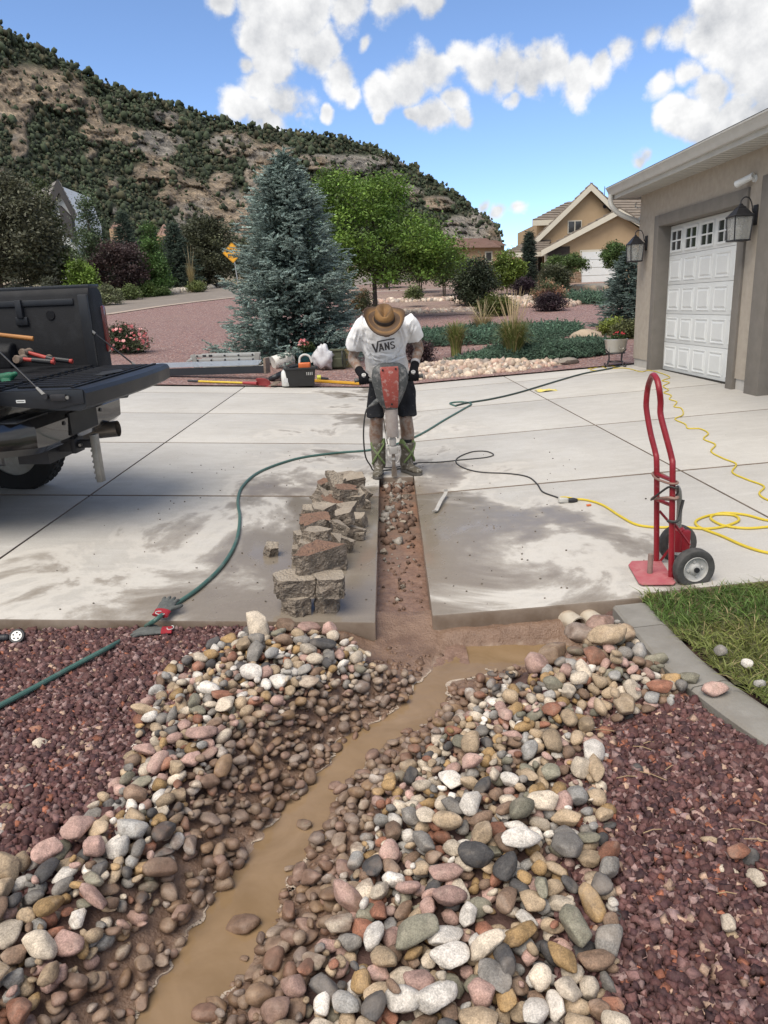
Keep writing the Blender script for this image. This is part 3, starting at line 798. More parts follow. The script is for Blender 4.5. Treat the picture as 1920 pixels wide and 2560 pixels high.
# shoulder behind the crest
over = np.clip(Vv - 1, 0, 1)
D = D * (1 + over * 1.4)
dirs = np.stack([(U * 1.1573 - 960) / FPX, (PY * 1.1573 - 1280) / FPX, np.ones_like(U)], -1) @ np.array(RM).T
P3 = np.array([0, 0, EYE]) + dirs * (D / dirs[..., 1])[..., None]
P3[..., 2] -= over * 260 * over
nrow, ncol = U.shape
i, j = np.meshgrid(np.arange(ncol - 1), np.arange(nrow - 1)); a = (j * ncol + i).ravel()
Fh = np.stack([a, a + 1, a + ncol + 1, a + ncol], -1)
Vh = P3.reshape(-1, 3)
strata = fbm(U * .015, PY * .22, 6, 3)
tan = np.array([.48, .37, .26]); gry = np.array([.39, .35, .30]); scrub = np.array([.062, .075, .036]); pale = np.array([.45, .335, .195])
mixg = sstep(-.12, .16, nz2 + (U - 520) * .0004 + .5 * rel)[..., None]
rc = tan * (1 - mixg) + gry * mixg
rc = rc * (1 + .9 * strata + .9 * rel)[..., None]
sandy = sstep(.16, .26, fbm(U * .03, PY * .02, 20, 4))[..., None] * .75
sc_ = scrub * (1 + 1.2 * rel)[..., None] * (1 - sandy) + pale * sandy * .75
hc = sc_ * (1 - rock[..., None]) + rc * rock[..., None]
def hill_material():
    m, nt, b = _new('mountain_rock')
    a_ = _n(nt, 'ShaderNodeAttribute', attribute_name='col').outputs['Color']
    tc = _n(nt, 'ShaderNodeTexCoord').outputs['Object']
    n = _noise(nt, tc, .22, 9, .7); n2_ = _noise(nt, tc, .9, 6, .7)
    mp = _n(nt, 'ShaderNodeMapping'); mp.inputs['Scale'].default_value = (.05, .05, .5); nt.links.new(tc, mp.inputs[0])
    st = _noise(nt, mp.outputs[0], 1, 6, .6)
    mv = _n(nt, 'ShaderNodeMapping'); mv.inputs['Scale'].default_value = (.5, .5, .07); nt.links.new(tc, mv.inputs[0])
    vs = _noise(nt, mv.outputs[0], 1, 7, .7, .8)
    f = _math(nt, 'MULTIPLY', _math(nt, 'MULTIPLY', _ramp(nt, n.outputs['Fac'], .3, .7, .6, 1.45), _ramp(nt, st.outputs['Fac'], .3, .7, .75, 1.25)), _ramp(nt, vs.outputs['Fac'], .36, .62, .45, 1.25))
    s = _n(nt, 'ShaderNodeVectorMath', operation='SCALE'); nt.links.new(a_, s.inputs[0]); nt.links.new(f, s.inputs[3])
    nt.links.new(s.outputs[0], b.inputs['Base Color']); b.inputs['Roughness'].default_value = .95
    _bump(nt, b, _math(nt, 'ADD', _math(nt, 'ADD', n.outputs['Fac'], vs.outputs['Fac']), _math(nt, 'MULTIPLY', n2_.outputs['Fac'], .4)), 1.0, 5.0)
    return m
tag(link('hill', mesh_np('hill', Vh, Fh, cols=hc.reshape(-1, 3), smooth=True, mats=[hill_material()])), kind='structure')
# junipers and scrub oak over the slopes: far-off wood that reads as one mass
g_ = np.random.default_rng(11)
N = 60000
ii = g_.uniform(0, ncol - 1.01, N); jj = g_.uniform(4, (nrow - 1) * 1.0 / 1.12 + 1, N)
i0, j0 = ii.astype(int), jj.astype(int)
rk = rock[j0, i0]; dn = fbm(U[j0, i0] * .03, PY[j0, i0] * .05, 31, 4)
prob = np.clip(.62 + 1.9 * dn, .10, 1) * (1 - rk) ** 2.2 + .05
# even density per picture area: the lower rows are as dense as the crest
prob = np.where(jj / ((nrow - 1) / 1.12) > .965, np.maximum(prob, .65), prob)
prob *= np.where(U[j0, i0] < -60, .3, 1)
k = g_.random(N) < prob * .80
i0, j0 = i0[k], j0[k]; n = len(i0)
pos = P3[j0, i0] + g_.normal(0, .6, (n, 3))
dist = pos[:, 1]
size = np.clip(g_.lognormal(.28, .38, n), .6, 3.0) * np.clip(dist / 330, .5, 1.2) * .54
TV = []
for q in range(8):
    vv = ICO1[0].copy(); vv *= (1 + g_.normal(0, .30, (len(vv), 1))); TV.append(vv)
rep = 2; pos = np.repeat(pos, rep, 0) + g_.normal(0, .55, (n * rep, 3)) * np.repeat(size, rep)[:, None]; size = np.repeat(size, rep) * g_.uniform(.6, 1.05, n * rep); n = n * rep
Mm = rotmats(n, g_) * size[:, None, None]
Mm[:, 2, :] *= g_.uniform(.9, 1.45, n)[:, None]
pos[:, 2] += size * .65
cl = np.array([.036, .048, .026]) * g_.uniform(.55, 1.6, (n, 1)); warm = g_.random(n) < .25
cl[warm] = np.array([.062, .060, .034]) * g_.uniform(.7, 1.4, (warm.sum(), 1))
V, F, C = merge_np((TV, ICO1[1]), g_.integers(0, 8, n), Mm, pos, cl)
vary = g_.uniform(.6, 1.4, (len(C), 1)); C = C * vary
tag(link('hillside_junipers', mesh_np('hillside_junipers', V, F, cols=C, mats=[amat('juniper_far', .9, 0, var=.3, vscale=.8)])), 'dark junipers and scrub scattered over the mountainside', 'trees', kind='stuff')
# ================================================================ buildings
def gxp(px, py, X):
    d = vdir(px, py); return Vector((0, 0, EYE)) + d * (X / d.x)
M_stucco = pmat('taupe_stucco', (.40, .35, .29), (.335, .29, .24), 9, .92, .55, 70, bdist=.006)
M_trim = pmat('dark_taupe_trim', (.19, .17, .15), (.16, .145, .125), 6, .85, .3, 120, bdist=.003)
M_wht = pmat('white_door_paint', (.70, .71, .70), (.64, .65, .64), 3, .45, .04, 40)
M_metalwht = pmat('offwhite_gutter_paint', (.50, .49, .46), (.44, .43, .40), 5, .5, .03, 30)
M_shing = pmat('dark_roof_shingle', (.06, .055, .055), (.09, .085, .08), 14, .95, .5, 60)
M_glassd = pmat('dark_window_glass', (.025, .028, .03), (.04, .042, .045), 3, .08, 0, spec=.7)
M_blk = pmat('black_lamp_metal', (.022, .022, .025), (.035, .035, .04), 20, .5, .1, 60, metal=.3)
M_lampglass = pmat('seeded_lamp_glass', (.42, .42, .40), (.50, .50, .48), 10, .12, .15, 40, spec=.6)
nd = MATS['seeded_lamp_glass'].node_tree.nodes['Principled BSDF']; nd.inputs['Alpha'].default_value = .38
M_bulb = pmat('frosted_bulb', (.75, .74, .68), None, 4, .4)

GX, GZ0 = 5.30, .31
gar = thing('garage', 'taupe stucco garage with white panelled door on the right', 'garage', (GX, 12.5, GZ0))
O = Vector((GX, 12.5, GZ0))
def gb(mb, name, mt, parent=gar, **k):
    mb.v = [tuple(Vector(p) - O) for p in mb.v]; return mb.build(name, mt, parent, **k)
w = MB()
YC = 14.94; YL, YR = 14.10, 10.73; ZT = 2.85
w.box2((GX, YL, GZ0 + .16), (GX + .3, YC, 3.6)); gb(w, 'wall', M_stucco)
w = MB(); w.box2((GX, YR - .0, ZT), (GX + .3, YL, 3.6)); gb(w, 'wall', M_stucco)
w = MB(); w.box2((GX, 10.30, GZ0 + .14), (GX + .3, YR, 3.6)); gb(w, 'wall', M_stucco)
w = MB(); w.box2((GX, 3.5, 2.95), (GX + .3, 10.30, 3.6)); gb(w, 'wall', M_stucco)
w = MB(); w.box2((GX + .3, YC - .25, GZ0 + .14), (12.0, YC - .003, 3.6)); gb(w, 'wall', M_stucco)
w = MB(); w.box2((GX + .02, YL + .01, GZ0 - .3), (GX + .28, YC - .02, GZ0 + .16)); gb(w, 'foundation', M_conc2)
w = MB(); w.box2((GX + .02, 10.31, GZ0 - .3), (GX + .28, YR - .01, GZ0 + .14)); gb(w, 'foundation', M_conc2)
# smooth trim band round the door opening, with its deep return
t = MB()
t.box2((GX - .035, YL - .20, GZ0 - .12), (GX + .26, YL + .002, ZT + .17)); gb(t, 'door_trim', M_trim, bevel=.008)
t = MB(); t.box2((GX - .035, YR - .002, GZ0 - .12), (GX + .26, YR + .20, ZT + .17)); gb(t, 'door_trim', M_trim, bevel=.008)
t = MB(); t.box2((GX - .033, YR + .20, ZT - .02), (GX + .26, YL - .20, ZT + .168)); gb(t, 'door_trim', M_trim, bevel=.008)
t = MB(); t.box2((GX - .06, 9.95, GZ0 - .15), (GX + .30, 10.32, 3.1)); gb(t, 'door_trim', M_trim, bevel=.008)
t = MB(); t.box2((GX - .055, 6.2, 2.9), (GX + .30, 9.95, 3.095)); gb(t, 'door_trim', M_trim, bevel=.008)
# the garage door
DX = GX + .20; DY0, DY1 = 10.92, 13.92; DZ0 = GZ0 + .012; SH = .5; CWD = .6
b_ = MB(); b_.box2((DX + .03, DY0 - .1, DZ0 - .01), (DX + .08, DY1 + .05, DZ0 + 2.56)); door = gb(b_, 'garage_door', M_wht)
for r_ in range(5):
    z0 = DZ0 + r_ * SH
    s_ = MB(); s_.box2((DX, DY0 - .1, z0 + .003), (DX + .028, DY1 + .04, z0 + SH - .003)); gb(s_, 'door_section', M_wht, door, bevel=.004)
    for c_ in range(5):
        yc = DY1 - .02 - (c_ + .5) * CWD
        if r_ < 4:
            p_ = MB(); zc = z0 + SH / 2
            ring = lambda dx, hw, hh: [Vector((DX + dx, yc - hw, zc - hh)), Vector((DX + dx, yc + hw, zc - hh)), Vector((DX + dx, yc + hw, zc + hh)), Vector((DX + dx, yc - hw, zc + hh))]
            p_.rings([ring(.004, .235, .19), ring(-.012, .228, .183), ring(-.012, .215, .17), ring(-.002, .205, .158), ring(-.002, .19, .145), ring(-.016, .165, .12)])
            gb(p_, 'raised_panel', M_wht, door)
        else:
            f_ = MB(); zc = z0 + SH / 2 - .01
            for (ya, yb, za, zb) in ((-.24, .24, .155, .19), (-.24, .24, -.19, -.155), (-.24, -.205, -.155, .155), (.205, .24, -.155, .155), (-.012, .012, -.155, .155), (-.205, -.012, -.012, .012), (.012, .205, -.012, .012)):
                f_.box2((DX - .022, yc + ya, zc + za), (DX + .006, yc + yb, zc + zb))
            gb(f_, 'window_frame', M_wht, door)
            for sy in (-1, 1):
                for sz in (-1, 1):
                    q = MB(); q.box((DX - .004, yc + sy * .1085, zc + sz * .0835), (.004, .190, .140)); gb(q, 'window_pane', M_glassd, door)
sw = MB(); sw.box2((DX - .005, DY0 - .1, GZ0 - .02), (DX + .05, DY1 + .05, DZ0 + .0)); gb(sw, 'bottom_seal', MATS['dark_joint_filler'], door)
# eaves
ev = MB(); ev.box2((4.86, 3.0, 3.47), (GX + .02, YC + .24, 3.50)); gb(ev, 'soffit', M_metalwht)
gr_ = MB()
for k in range(46):
    yy = 14.9 - k * .15; gr_.box((5.08, yy, 3.468), (.40, .012, .008))
gb(gr_, 'soffit_groove', M_metalwht)
fa = MB(); fa.box2((4.83, 3.0, 3.45), (4.858, YC + .25, 3.66)); gb(fa, 'fascia', M_metalwht)
fa = MB(); fa.prism([(4.83, YC + .25, 3.45), (4.83, YC + .25, 3.70), (12, YC + .25, 6.3), (12, YC + .25, 3.45)], (0, .03, 0)); gb(fa, 'gable_board', M_metalwht)
gu = MB()
prof = [(4.828, 3.52), (4.775, 3.52), (4.755, 3.55), (4.752, 3.575), (4.735, 3.60), (4.715, 3.635), (4.705, 3.64), (4.705, 3.662), (4.722, 3.662), (4.828, 3.655)]
gu.rings([[Vector((x, y, z)) for x, z in prof] for y in (3.0, YC + .27)]); gb(gu, 'gutter', M_metalwht, smooth=True, angle=30)
ro = MB(); ro.prism([(4.70, 3.0, 3.668), (12.0, 3.0, 6.3), (12.0, 3.0, 6.22), (4.76, 3.0, 3.664 - .03 + .0)], (0, YC + .30 - 3.0, 0)); gb(ro, 'roof', M_shing)
ds = MB(); ds.tube(spline([(4.77, 15.1, 3.54), (4.77, 15.1, 3.42), (4.80, 15.08, 3.32), (4.9, 15.06, 3.21), (5.05, 15.02, 3.12), (5.2, 15.0, 3.06), (5.30, 14.985, 3.0), (5.36, 14.98, 2.9), (5.37, 14.98, .5)], 5), .045, 10); gb(ds, 'downspout', M_metalwht, smooth=True)
br = MB(); br.tube(spline([(5.34, 14.97, 3.28), (5.25, 15.0, 3.27), (5.22, 15.01, 3.33), (5.25, 15.0, 3.36)], 5), .012, 6); gb(br, 'gutter_bracket', M_metalwht)

# wall lanterns and camera
def lantern(loc, label):
    L = thing('wall_lantern', label, 'lamp', loc, 0, 'black carriage lanterns on the garage wall')
    m = MB(); m.box((-.012, 0, .02), (.024, .11, .26)); m.build('back_plate', M_blk, L, bevel=.01)
    m = MB(); m.tube(spline([(-.02, 0, .05), (-.05, 0, .07), (-.07, 0, .16), (-.11, 0, .235), (-.17, 0, .25), (-.215, 0, .215), (-.22, 0, .165)], 6), .008, 8); m.build('scroll_arm', M_blk, L, smooth=True)
    cx = -.215
    sq = lambda h, z: [Vector((cx - h, -h, z)), Vector((cx + h, -h, z)), Vector((cx + h, h, z)), Vector((cx - h, h, z))]
    m = MB(); m.rings([sq(.135, .0), sq(.138, .012), sq(.115, .03), sq(.06, .105), sq(.05, .115), sq(.05, .125), sq(.02, .15), sq(.014, .17)]); m.build('lamp_roof', M_blk, L)
    m = MB(); m.rings([sq(.095, -.31), sq(.118, -.305), sq(.118, -.29), sq(.10, -.285)]); m.build('lamp_base', M_blk, L)
    for a, c in ((-1, -1), (1, -1), (1, 1), (-1, 1)):
        m = MB(); m.bar((cx + a * .104, c * .104, -.29), (cx + a * .122, c * .122, .004), .014, .014); m.build('corner_post', M_blk, L)
    for a, c in ((-1, 0), (1, 0), (0, -1), (0, 1)):
        m = MB(); h0, h1 = .102, .119
        if a: P = [(cx + a * h0, -h0 + .007, -.286), (cx + a * h0, h0 - .007, -.286), (cx + a * h1, h1 - .007, .0), (cx + a * h1, -h1 + .007, .0)]; vv = (a * -.004, 0, 0)
        else: P = [(cx - h0 + .007, c * h0, -.286), (cx + h0 - .007, c * h0, -.286), (cx + h1 - .007, c * h1, .0), (cx - h1 + .007, c * h1, .0)]; vv = (0, c * -.004, 0)
        m.prism(P, vv); m.build('lamp_pane', M_lampglass, L)
    m = MB(); m.cyl((cx, 0, -.285), (cx, 0, -.24), .03, .03, 12); m.lathe([(.014, -.24), (.018, -.21), (.04, -.16), (.045, -.13), (.035, -.10), (.01, -.085)], (cx, 0, 0), n=14); m.build('bulb', M_bulb, L, smooth=True)
    return L
lantern((GX, 14.52, 2.58), 'black carriage lantern on the far corner of the garage, left of the door')
lantern((GX, 10.52, 2.62), 'black carriage lantern on the garage wall right of the white door')
C_ = thing('security_camera', 'white bullet security camera on the garage wall above the lantern', 'camera', (GX, 10.62, 3.16))
m = MB(); m.cyl((0, 0, -.05), (-.03, 0, -.05), .05, .045, 14); m.build('mount', M_wht, C_, smooth=True)
m = MB(); m.cyl((-.03, 0, -.05), (-.1, .02, -.06), .018, .018, 10); m.build('arm', M_wht, C_, smooth=True)
m = MB(); m.tube([(-.05, -.03, -.02), (-.16, .20, -.09)], [.042, .046], 14); m.build('body', M_wht, C_, smooth=True)
m = MB(); m.tube([(-.1602, .2005, -.0902), (-.164, .208, -.092)], [.040, .036], 14); m.build('lens', M_blk, C_, smooth=True)

# ---------------------------------------------------------------- neighbour's house
M_tanw = pmat('tan_stucco', (.43, .31, .19), (.385, .275, .165), 1.2, .9, .2, 9)
M_cream = pmat('cream_fascia_paint', (.60, .555, .46), (.55, .51, .42), 2, .6)
M_tile = pmat('grey_brown_roof_tile', (.155, .13, .105), (.225, .185, .15), 1.6, .85, .3, 12, dirt=(.29, .235, .18), dscale=2.2, dlo=.55, dhi=.75)
M_stone = pmat('ledge_stone', (.33, .20, .12), (.20, .14, .10), 3, .9, .5, 9, dirt=(.42, .33, .24), dscale=2)
M_shade = pmat('painted_porch_shade', (.05, .042, .036), None, 3, .9)  # dark colour standing in for the shade inside the porch
def H(px, py, Y): return at(px, py, Y)
def roof_plane(name, a, b, c, d, parent, off, courses=9, th=.12, mt=None):
    """a-b eave, d-c ridge: overlapping tile courses, joined to one part"""
    mb = MB(); a, b, c, d = (Vector(p) for p in (a, b, c, d))
    nrm = (b - a).cross(d - a).normalized()
    if nrm.z < 0: nrm = -nrm
    for k in range(courses):
        t0, t1 = k / courses, (k + 1.25) / courses
        t1 = min(t1, 1.02)
        p0, p1 = a.lerp(d, t0), b.lerp(c, t0); q0, q1 = a.lerp(d, t1), b.lerp(c, t1)
        up0, up1 = nrm * th, nrm * th * .35
        mb.add([p0, p1, q1, q0, p0 + up0, p1 + up0, q1 + up1, q0 + up1], [(3, 2, 1, 0), (4, 5, 6, 7), (0, 1, 5, 4), (1, 2, 6, 5), (2, 3, 7, 6), (3, 0, 4, 7)])
    mb.v = [tuple(Vector(p) - off) for p in mb.v]
    return mb.build(name, mt or M_tile, parent)
hb = H(1480, 710, 50)
nh = thing('neighbour_house', 'tan stucco house with twin gables and grey tiled roof behind the garden', 'house', hb)
def hp(mb, name, mt, parent=nh, **k):
    mb.v = [tuple(Vector(p) - hb) for p in mb.v]; return mb.build(name, mt, parent, **k)
# lower gable front (garage wing)
LA, LL, LR = H(1542, 530, 50), H(1362, 622, 50), H(1702, 622, 50)
zb = hb.z - .6
wl_ = MB(); wl_.prism([(LL.x + .6, 50, zb), (LR.x - .6, 50, zb), (LR.x - .6, 50, LR.z), (LA.x, 50, LA.z - .1), (LL.x + 1.2, 50, LL.z + .25), (LL.x + .6, 50, LL.z)], (2.9, 9, 0))
wingwall = hp(wl_, 'wall', M_tanw)
dk = Vector((3.6, 11, 0))
for P0, P1, nm in ((LL, LA, 1), (LR, LA, -1)):
    a_ = P0 + Vector((-.35 * nm, -.55, -.13)); c_ = P1 + Vector((0, -.55, .12))
    roof = roof_plane('roof', a_, a_ + dk, c_ + dk, c_, nh, hb, 10)
    f_ = MB(); q = Vector((0, -.02, 0)); dn = Vector((0, 0, -.34)); f_.prism([a_ + q, c_ + q, c_ + q + dn, a_ + q + dn], (0, .09, 0)); hp(f_, 'fascia', M_cream)
# upper gable
UA, UL, UR = H(1473, 468, 53.5), H(1330, 606, 53.5), H(1616, 606, 53.5)
wl_ = MB(); wl_.prism([(UL.x + .5, 53.5, zb), (UR.x - .5, 53.5, zb), (UR.x - .5, 53.5, UR.z), (UA.x, 53.5, UA.z - .1), (UL.x + .5, 53.5, UL.z + .3)], (2.9, 9, 0)); hp(wl_, 'wall', M_tanw)
for P0, P1, nm in ((UL, UA, 1), (UR, UA, -1)):
    a_ = P0 + Vector((-.3 * nm, -.5, -.2)); c_ = P1 + Vector((0, -.5, .12))
    roof_plane('roof', a_, a_ + dk, c_ + dk, c_, nh, hb, 12)
    f_ = MB(); q = Vector((0, -.02, 0)); dn = Vector((0, 0, -.40)); f_.prism([a_ + q, c_ + q, c_ + q + dn, a_ + q + dn], (0, .09, 0)); hp(f_, 'fascia', M_cream)
W0, W1 = H(1419, 552, 53.5), H(1453, 583, 53.5)
wc = (W0 + W1) / 2
m = MB(); m.box((wc.x, 53.46, wc.z), (W1.x - W0.x, .1, W0.z - W1.z)); wfr = hp(m, 'window', M_cream)
for s_ in (-1, 1):
    m = MB(); m.box((wc.x + s_ * (W1.x - W0.x) * .24, 53.40, wc.z), ((W1.x - W0.x) * .40, .04, (W0.z - W1.z) * .84)); hp(m, 'pane', M_glassd, wfr)
v_ = H(1512, 516, 53.5); m = MB(); m.cyl((v_.x, 53.42, v_.z), (v_.x, 53.5, v_.z), .13, .13, 12); hp(m, 'gable_vent', M_blk)
# left block with hip roof, right roof behind, porch
B0, B1 = H(1342, 560, 57), H(1440, 560, 57)
m = MB(); m.box2((B0.x, 57, zb), (B1.x + 2, 64, B0.z)); hp(m, 'wall', M_tanw)
e0, e1 = H(1331, 552, 56.4), H(1470, 552, 56.4); r0, r1 = H(1420, 506, 60.5), H(1470, 506, 60.5)
roof_plane('roof', e0, e1, r1, r0, nh, hb, 8)
f_ = MB(); f_.box2((e0.x, 56.32, e0.z - .34), (e1.x, 56.42, e0.z + .02)); hp(f_, 'fascia', M_cream)
e0, e1 = H(1500, 548, 57), H(1760, 548, 57); r0, r1 = H(1500, 496, 61), H(1760, 496, 61)
roof_plane('roof', e0, e1, r1, r0, nh, hb, 8)
e0, e1 = H(1258, 634, 50.5), H(1362, 630, 50.5); r0, r1 = H(1330, 600, 54), H(1380, 600, 54)
porch = roof_plane('porch_roof', e0, e1, r1, r0, nh, hb, 7)
f_ = MB(); f_.box2((e0.x + .05, 50.42, e0.z - .26), (e1.x + .5, 50.52, e0.z + .02)); hp(f_, 'fascia', M_cream)
m = MB(); m.box2((e0.x + .5, 53.0, zb), (e1.x + 2, 53.3, e0.z + .1)); hp(m, 'porch_wall', M_tanw)
for px in (1366,):
    p = H(px, 690, 50.3); m = MB(); m.box2((p.x - .12, 50.2, zb), (p.x + .12, 50.44, LL.z - .1)); hp(m, 'porch_post', M_cream)
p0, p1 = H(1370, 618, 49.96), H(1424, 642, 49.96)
m = MB(); m.box2((p0.x, 49.95, p1.z - 1.6), (p1.x, 49.985, p0.z)); hp(m, 'porch_shade_panel', M_shade)  # thin dark panel on the wall, painted as the shaded porch
p0, p1 = H(1343, 640, 52.95), H(1356, 682, 52.95); m = MB(); m.box2((p0.x, 52.93, p1.z), (p1.x, 52.98, p0.z)); w_ = hp(m, 'window', M_cream)
m = MB(); m.box2((p0.x + .06, 52.90, p1.z + .08), (p1.x - .06, 52.92, p0.z - .08)); hp(m, 'pane', M_glassd, w_)
p0, p1 = H(1455, 630, 49.9), H(1543, 706, 49.9)
m = MB(); m.box2((p0.x - .12, 49.93, p1.z - .2), (p1.x + .12, 49.97, p0.z + .12)); gdr = hp(m, 'garage_door', M_cream)
for k in range(4):
    zz0 = p1.z + (p0.z - p1.z) * k / 4; zz1 = p1.z + (p0.z - p1.z) * (k + 1) / 4
    m = MB(); m.box2((p0.x, 49.88, zz0 + .015), (p1.x, 49.925, zz1 - .015)); hp(m, 'door_section', M_wht, gdr)
p0, p1 = H(1428, 680, 49.9), H(1453, 706, 49.9)
rr = random.Random(4)
nrow_ = 6
for k in range(nrow_):
    x_ = p0.x - .3
    while x_ < p1.x - .05:
        L_ = rr.uniform(.3, .6); zz = p1.z - .1 + (p0.z - p1.z + .1) * k / nrow_; hh = (p0.z - p1.z + .1) / nrow_
        m = MB(); m.box2((x_ + .01, 49.84 - rr.uniform(0, .05), zz + .01), (min(x_ + L_, p1.x) - .01, 49.97, zz + hh - .01)); hp(m, 'stone', M_stone, wingwall); x_ += L_
an = H(1511, 490, 55); m = MB(); m.cyl((an.x, 55, an.z - 2), (an.x, 55, H(1511, 466, 55).z), .03, .02, 6); hp(m, 'roof_antenna', M_blk)
# concrete apron in front of it
A0, A1 = H(1415, 712, 46.5), H(1700, 702, 46.5)
ap = MB(); ap.box2((A0.x, 44.2, A1.z - 1.2), (A1.x, 49.85, A1.z)); tag(ap.build('neighbour_driveway', M_conc2), kind='structure')
n2 = MB(); q0, q1 = at(905, 731, 49.2), at(1275, 719, 49.2); n2.box2((q0.x, 48.9, q0.z - 1), (q1.x, 55, q1.z + .1)); tag(n2.build('neighbour_pavement', pmat('white_pavement', (.62, .61, .58), None, 2, .8)), kind='structure')

# ---------------------------------------------------------------- house with clay tiles further back
M_clay = pmat('brown_clay_tile', (.20, .125, .10), (.28, .18, .145), 1.5, .85, .3, 10)
M_peach = pmat('peach_stucco', (.44, .30, .19), (.40, .27, .17), .8, .9)
b0 = at(1200, 690, 66)
h2 = thing('clay_tile_house', 'peach stucco house with brown clay tile hip roof in the distance', 'house', b0)
def h2p(mb, name, mt, parent=h2, **k):
    mb.v = [tuple(Vector(p) - b0) for p in mb.v]; return mb.build(name, mt, parent, **k)
a_, c_ = at(1080, 622, 66), at(1246, 622, 66)
m = MB(); m.box2((a_.x, 66, b0.z - 3), (c_.x, 76, a_.z)); h2p(m, 'wall', M_peach)
m = MB(); m.box2((c_.x - .2, 67.2, b0.z - 3), (at(1262, 618, 67).x, 76, at(1262, 616, 67).z)); h2p(m, 'wall', M_peach)
roof_plane('roof', at(1075, 622, 65.5), at(1252, 619, 65.5), at(1215, 597, 70), at(1120, 597, 70), h2, b0, 10, .1, M_clay)
roof_plane('roof', at(1200, 616, 66.6), at(1266, 614, 66.6), at(1240, 602, 70), at(1210, 602, 70), h2, b0, 7, .1, M_clay)
p0, p1 = at(1215, 632, 65.95), at(1228, 652, 65.95)
m = MB(); m.box2((p0.x - .1, 65.9, p1.z - .1), (p1.x + .1, 65.98, p0.z + .1)); w_ = h2p(m, 'window', M_cream)
m = MB(); m.box2((p0.x, 65.86, p1.z), (p1.x, 65.89, p0.z)); h2p(m, 'pane', M_glassd, w_)

# ---------------------------------------------------------------- houses half hidden by the trees on the left
M_dkw = pmat('dark_timber', (.035, .033, .035), (.055, .05, .05), 3, .8)
M_greyroof = pmat('grey_shingle', (.16, .15, .14), (.21, .195, .18), 2, .9)
b0 = at(140, 700, 78)
h3 = thing('dark_gable_house', 'dark gabled house with white siding half hidden behind the left trees', 'house', b0)
def h3p(mb, name, mt, parent=h3, **k):
    mb.v = [tuple(Vector(p) - b0) for p in mb.v]; return mb.build(name, mt, parent, **k)
A_, Rr, Ll = at(146, 452, 78), at(192, 540, 78), at(100, 548, 78)
m = MB(); m.prism([(Ll.x, 78.4, b0.z - 2), (Rr.x - .5, 78.4, b0.z - 2), (Rr.x - .5, 78.4, Rr.z), (A_.x, 78.4, A_.z - .4), (Ll.x, 78.4, Ll.z)], (0, 8, 0)); h3p(m, 'wall', M_wht)
bk = Vector((-5.5, 7.5, 0))
roof_plane('roof', Ll, Ll + bk, A_ + bk, A_, h3, b0, 8, .15, M_greyroof)
roof_plane('roof', Rr, Rr + bk, A_ + bk, A_, h3, b0, 8, .15, M_greyroof)
m = MB(); dn = Vector((0, 0, -.75)); m.prism([A_ + Vector((0, -.3, .1)), Rr + Vector((0, -.3, 0)), Rr + Vector((-.25, -.3, -.45)), A_ + Vector((0, -.3, -1.1))], (0, .25, 0)); h3p(m, 'rake_board', M_dkw)
m = MB(); m.prism([A_ + Vector((0, -.3, .1)), Ll + Vector((0, -.3, 0)), Ll + Vector((.25, -.3, -.45)), A_ + Vector((0, -.3, -1.1))], (0, .25, 0)); h3p(m, 'rake_board', M_dkw)
P_a, P_b = at(146, 512, 77.5), at(178, 545, 77.5)
m = MB(); m.prism([P_a, P_b, P_b + Vector((0, 0, -2.2)), P_a + Vector((0, 0, -2.6))], (0, .8, 0)); h3p(m, 'dark_dormer', M_dkw)
p0, p1 = at(172, 568, 78.2), at(186, 605, 78.2); m = MB(); m.box2((p0.x, 78.2, p1.z), (p1.x, 78.35, p0.z)); h3p(m, 'window', M_glassd)
for (xa, ya, xb, yb, lab) in ((262, 572, 298, 552, 'small brown tiled roof between the dark left trees'), (380, 588, 424, 562, 'brown tiled turret roof rising behind the green conical tree')):
    b0 = at((xa + xb) / 2, 660, 92)
    h4 = thing('tiled_house', lab, 'house', b0)
    e0, e1 = at(xa, ya, 92), at(xb, ya, 92); top = at((xa + xb) / 2 + 2, yb, 94)
    m = MB(); m.box2((e0.x + .4 - b0.x, .3, -3), (e1.x - .4 - b0.x, 4, e0.z - b0.z)); m.build('wall', M_peach, h4)
    m = MB(); cx = (e0.x + e1.x) / 2 - b0.x; r_ = (e1.x - e0.x) / 2
    base = [Vector((cx + r_ * math.cos(2 * math.pi * k / 8 + .39), 2 + r_ * math.sin(2 * math.pi * k / 8 + .39), e0.z - b0.z)) for k in range(8)]
    tp = Vector((cx, 2, top.z - b0.z))
    m.add(base + [tp], [(k, (k + 1) % 8, 8) for k in range(8)] + [tuple(range(7, -1, -1))]); rf = m.build('roof', M_clay, h4)
    for k in range(8):
        m = MB(); m.tube([base[k], tp], .09, 5); m.build('hip_tile', M_clay, rf)

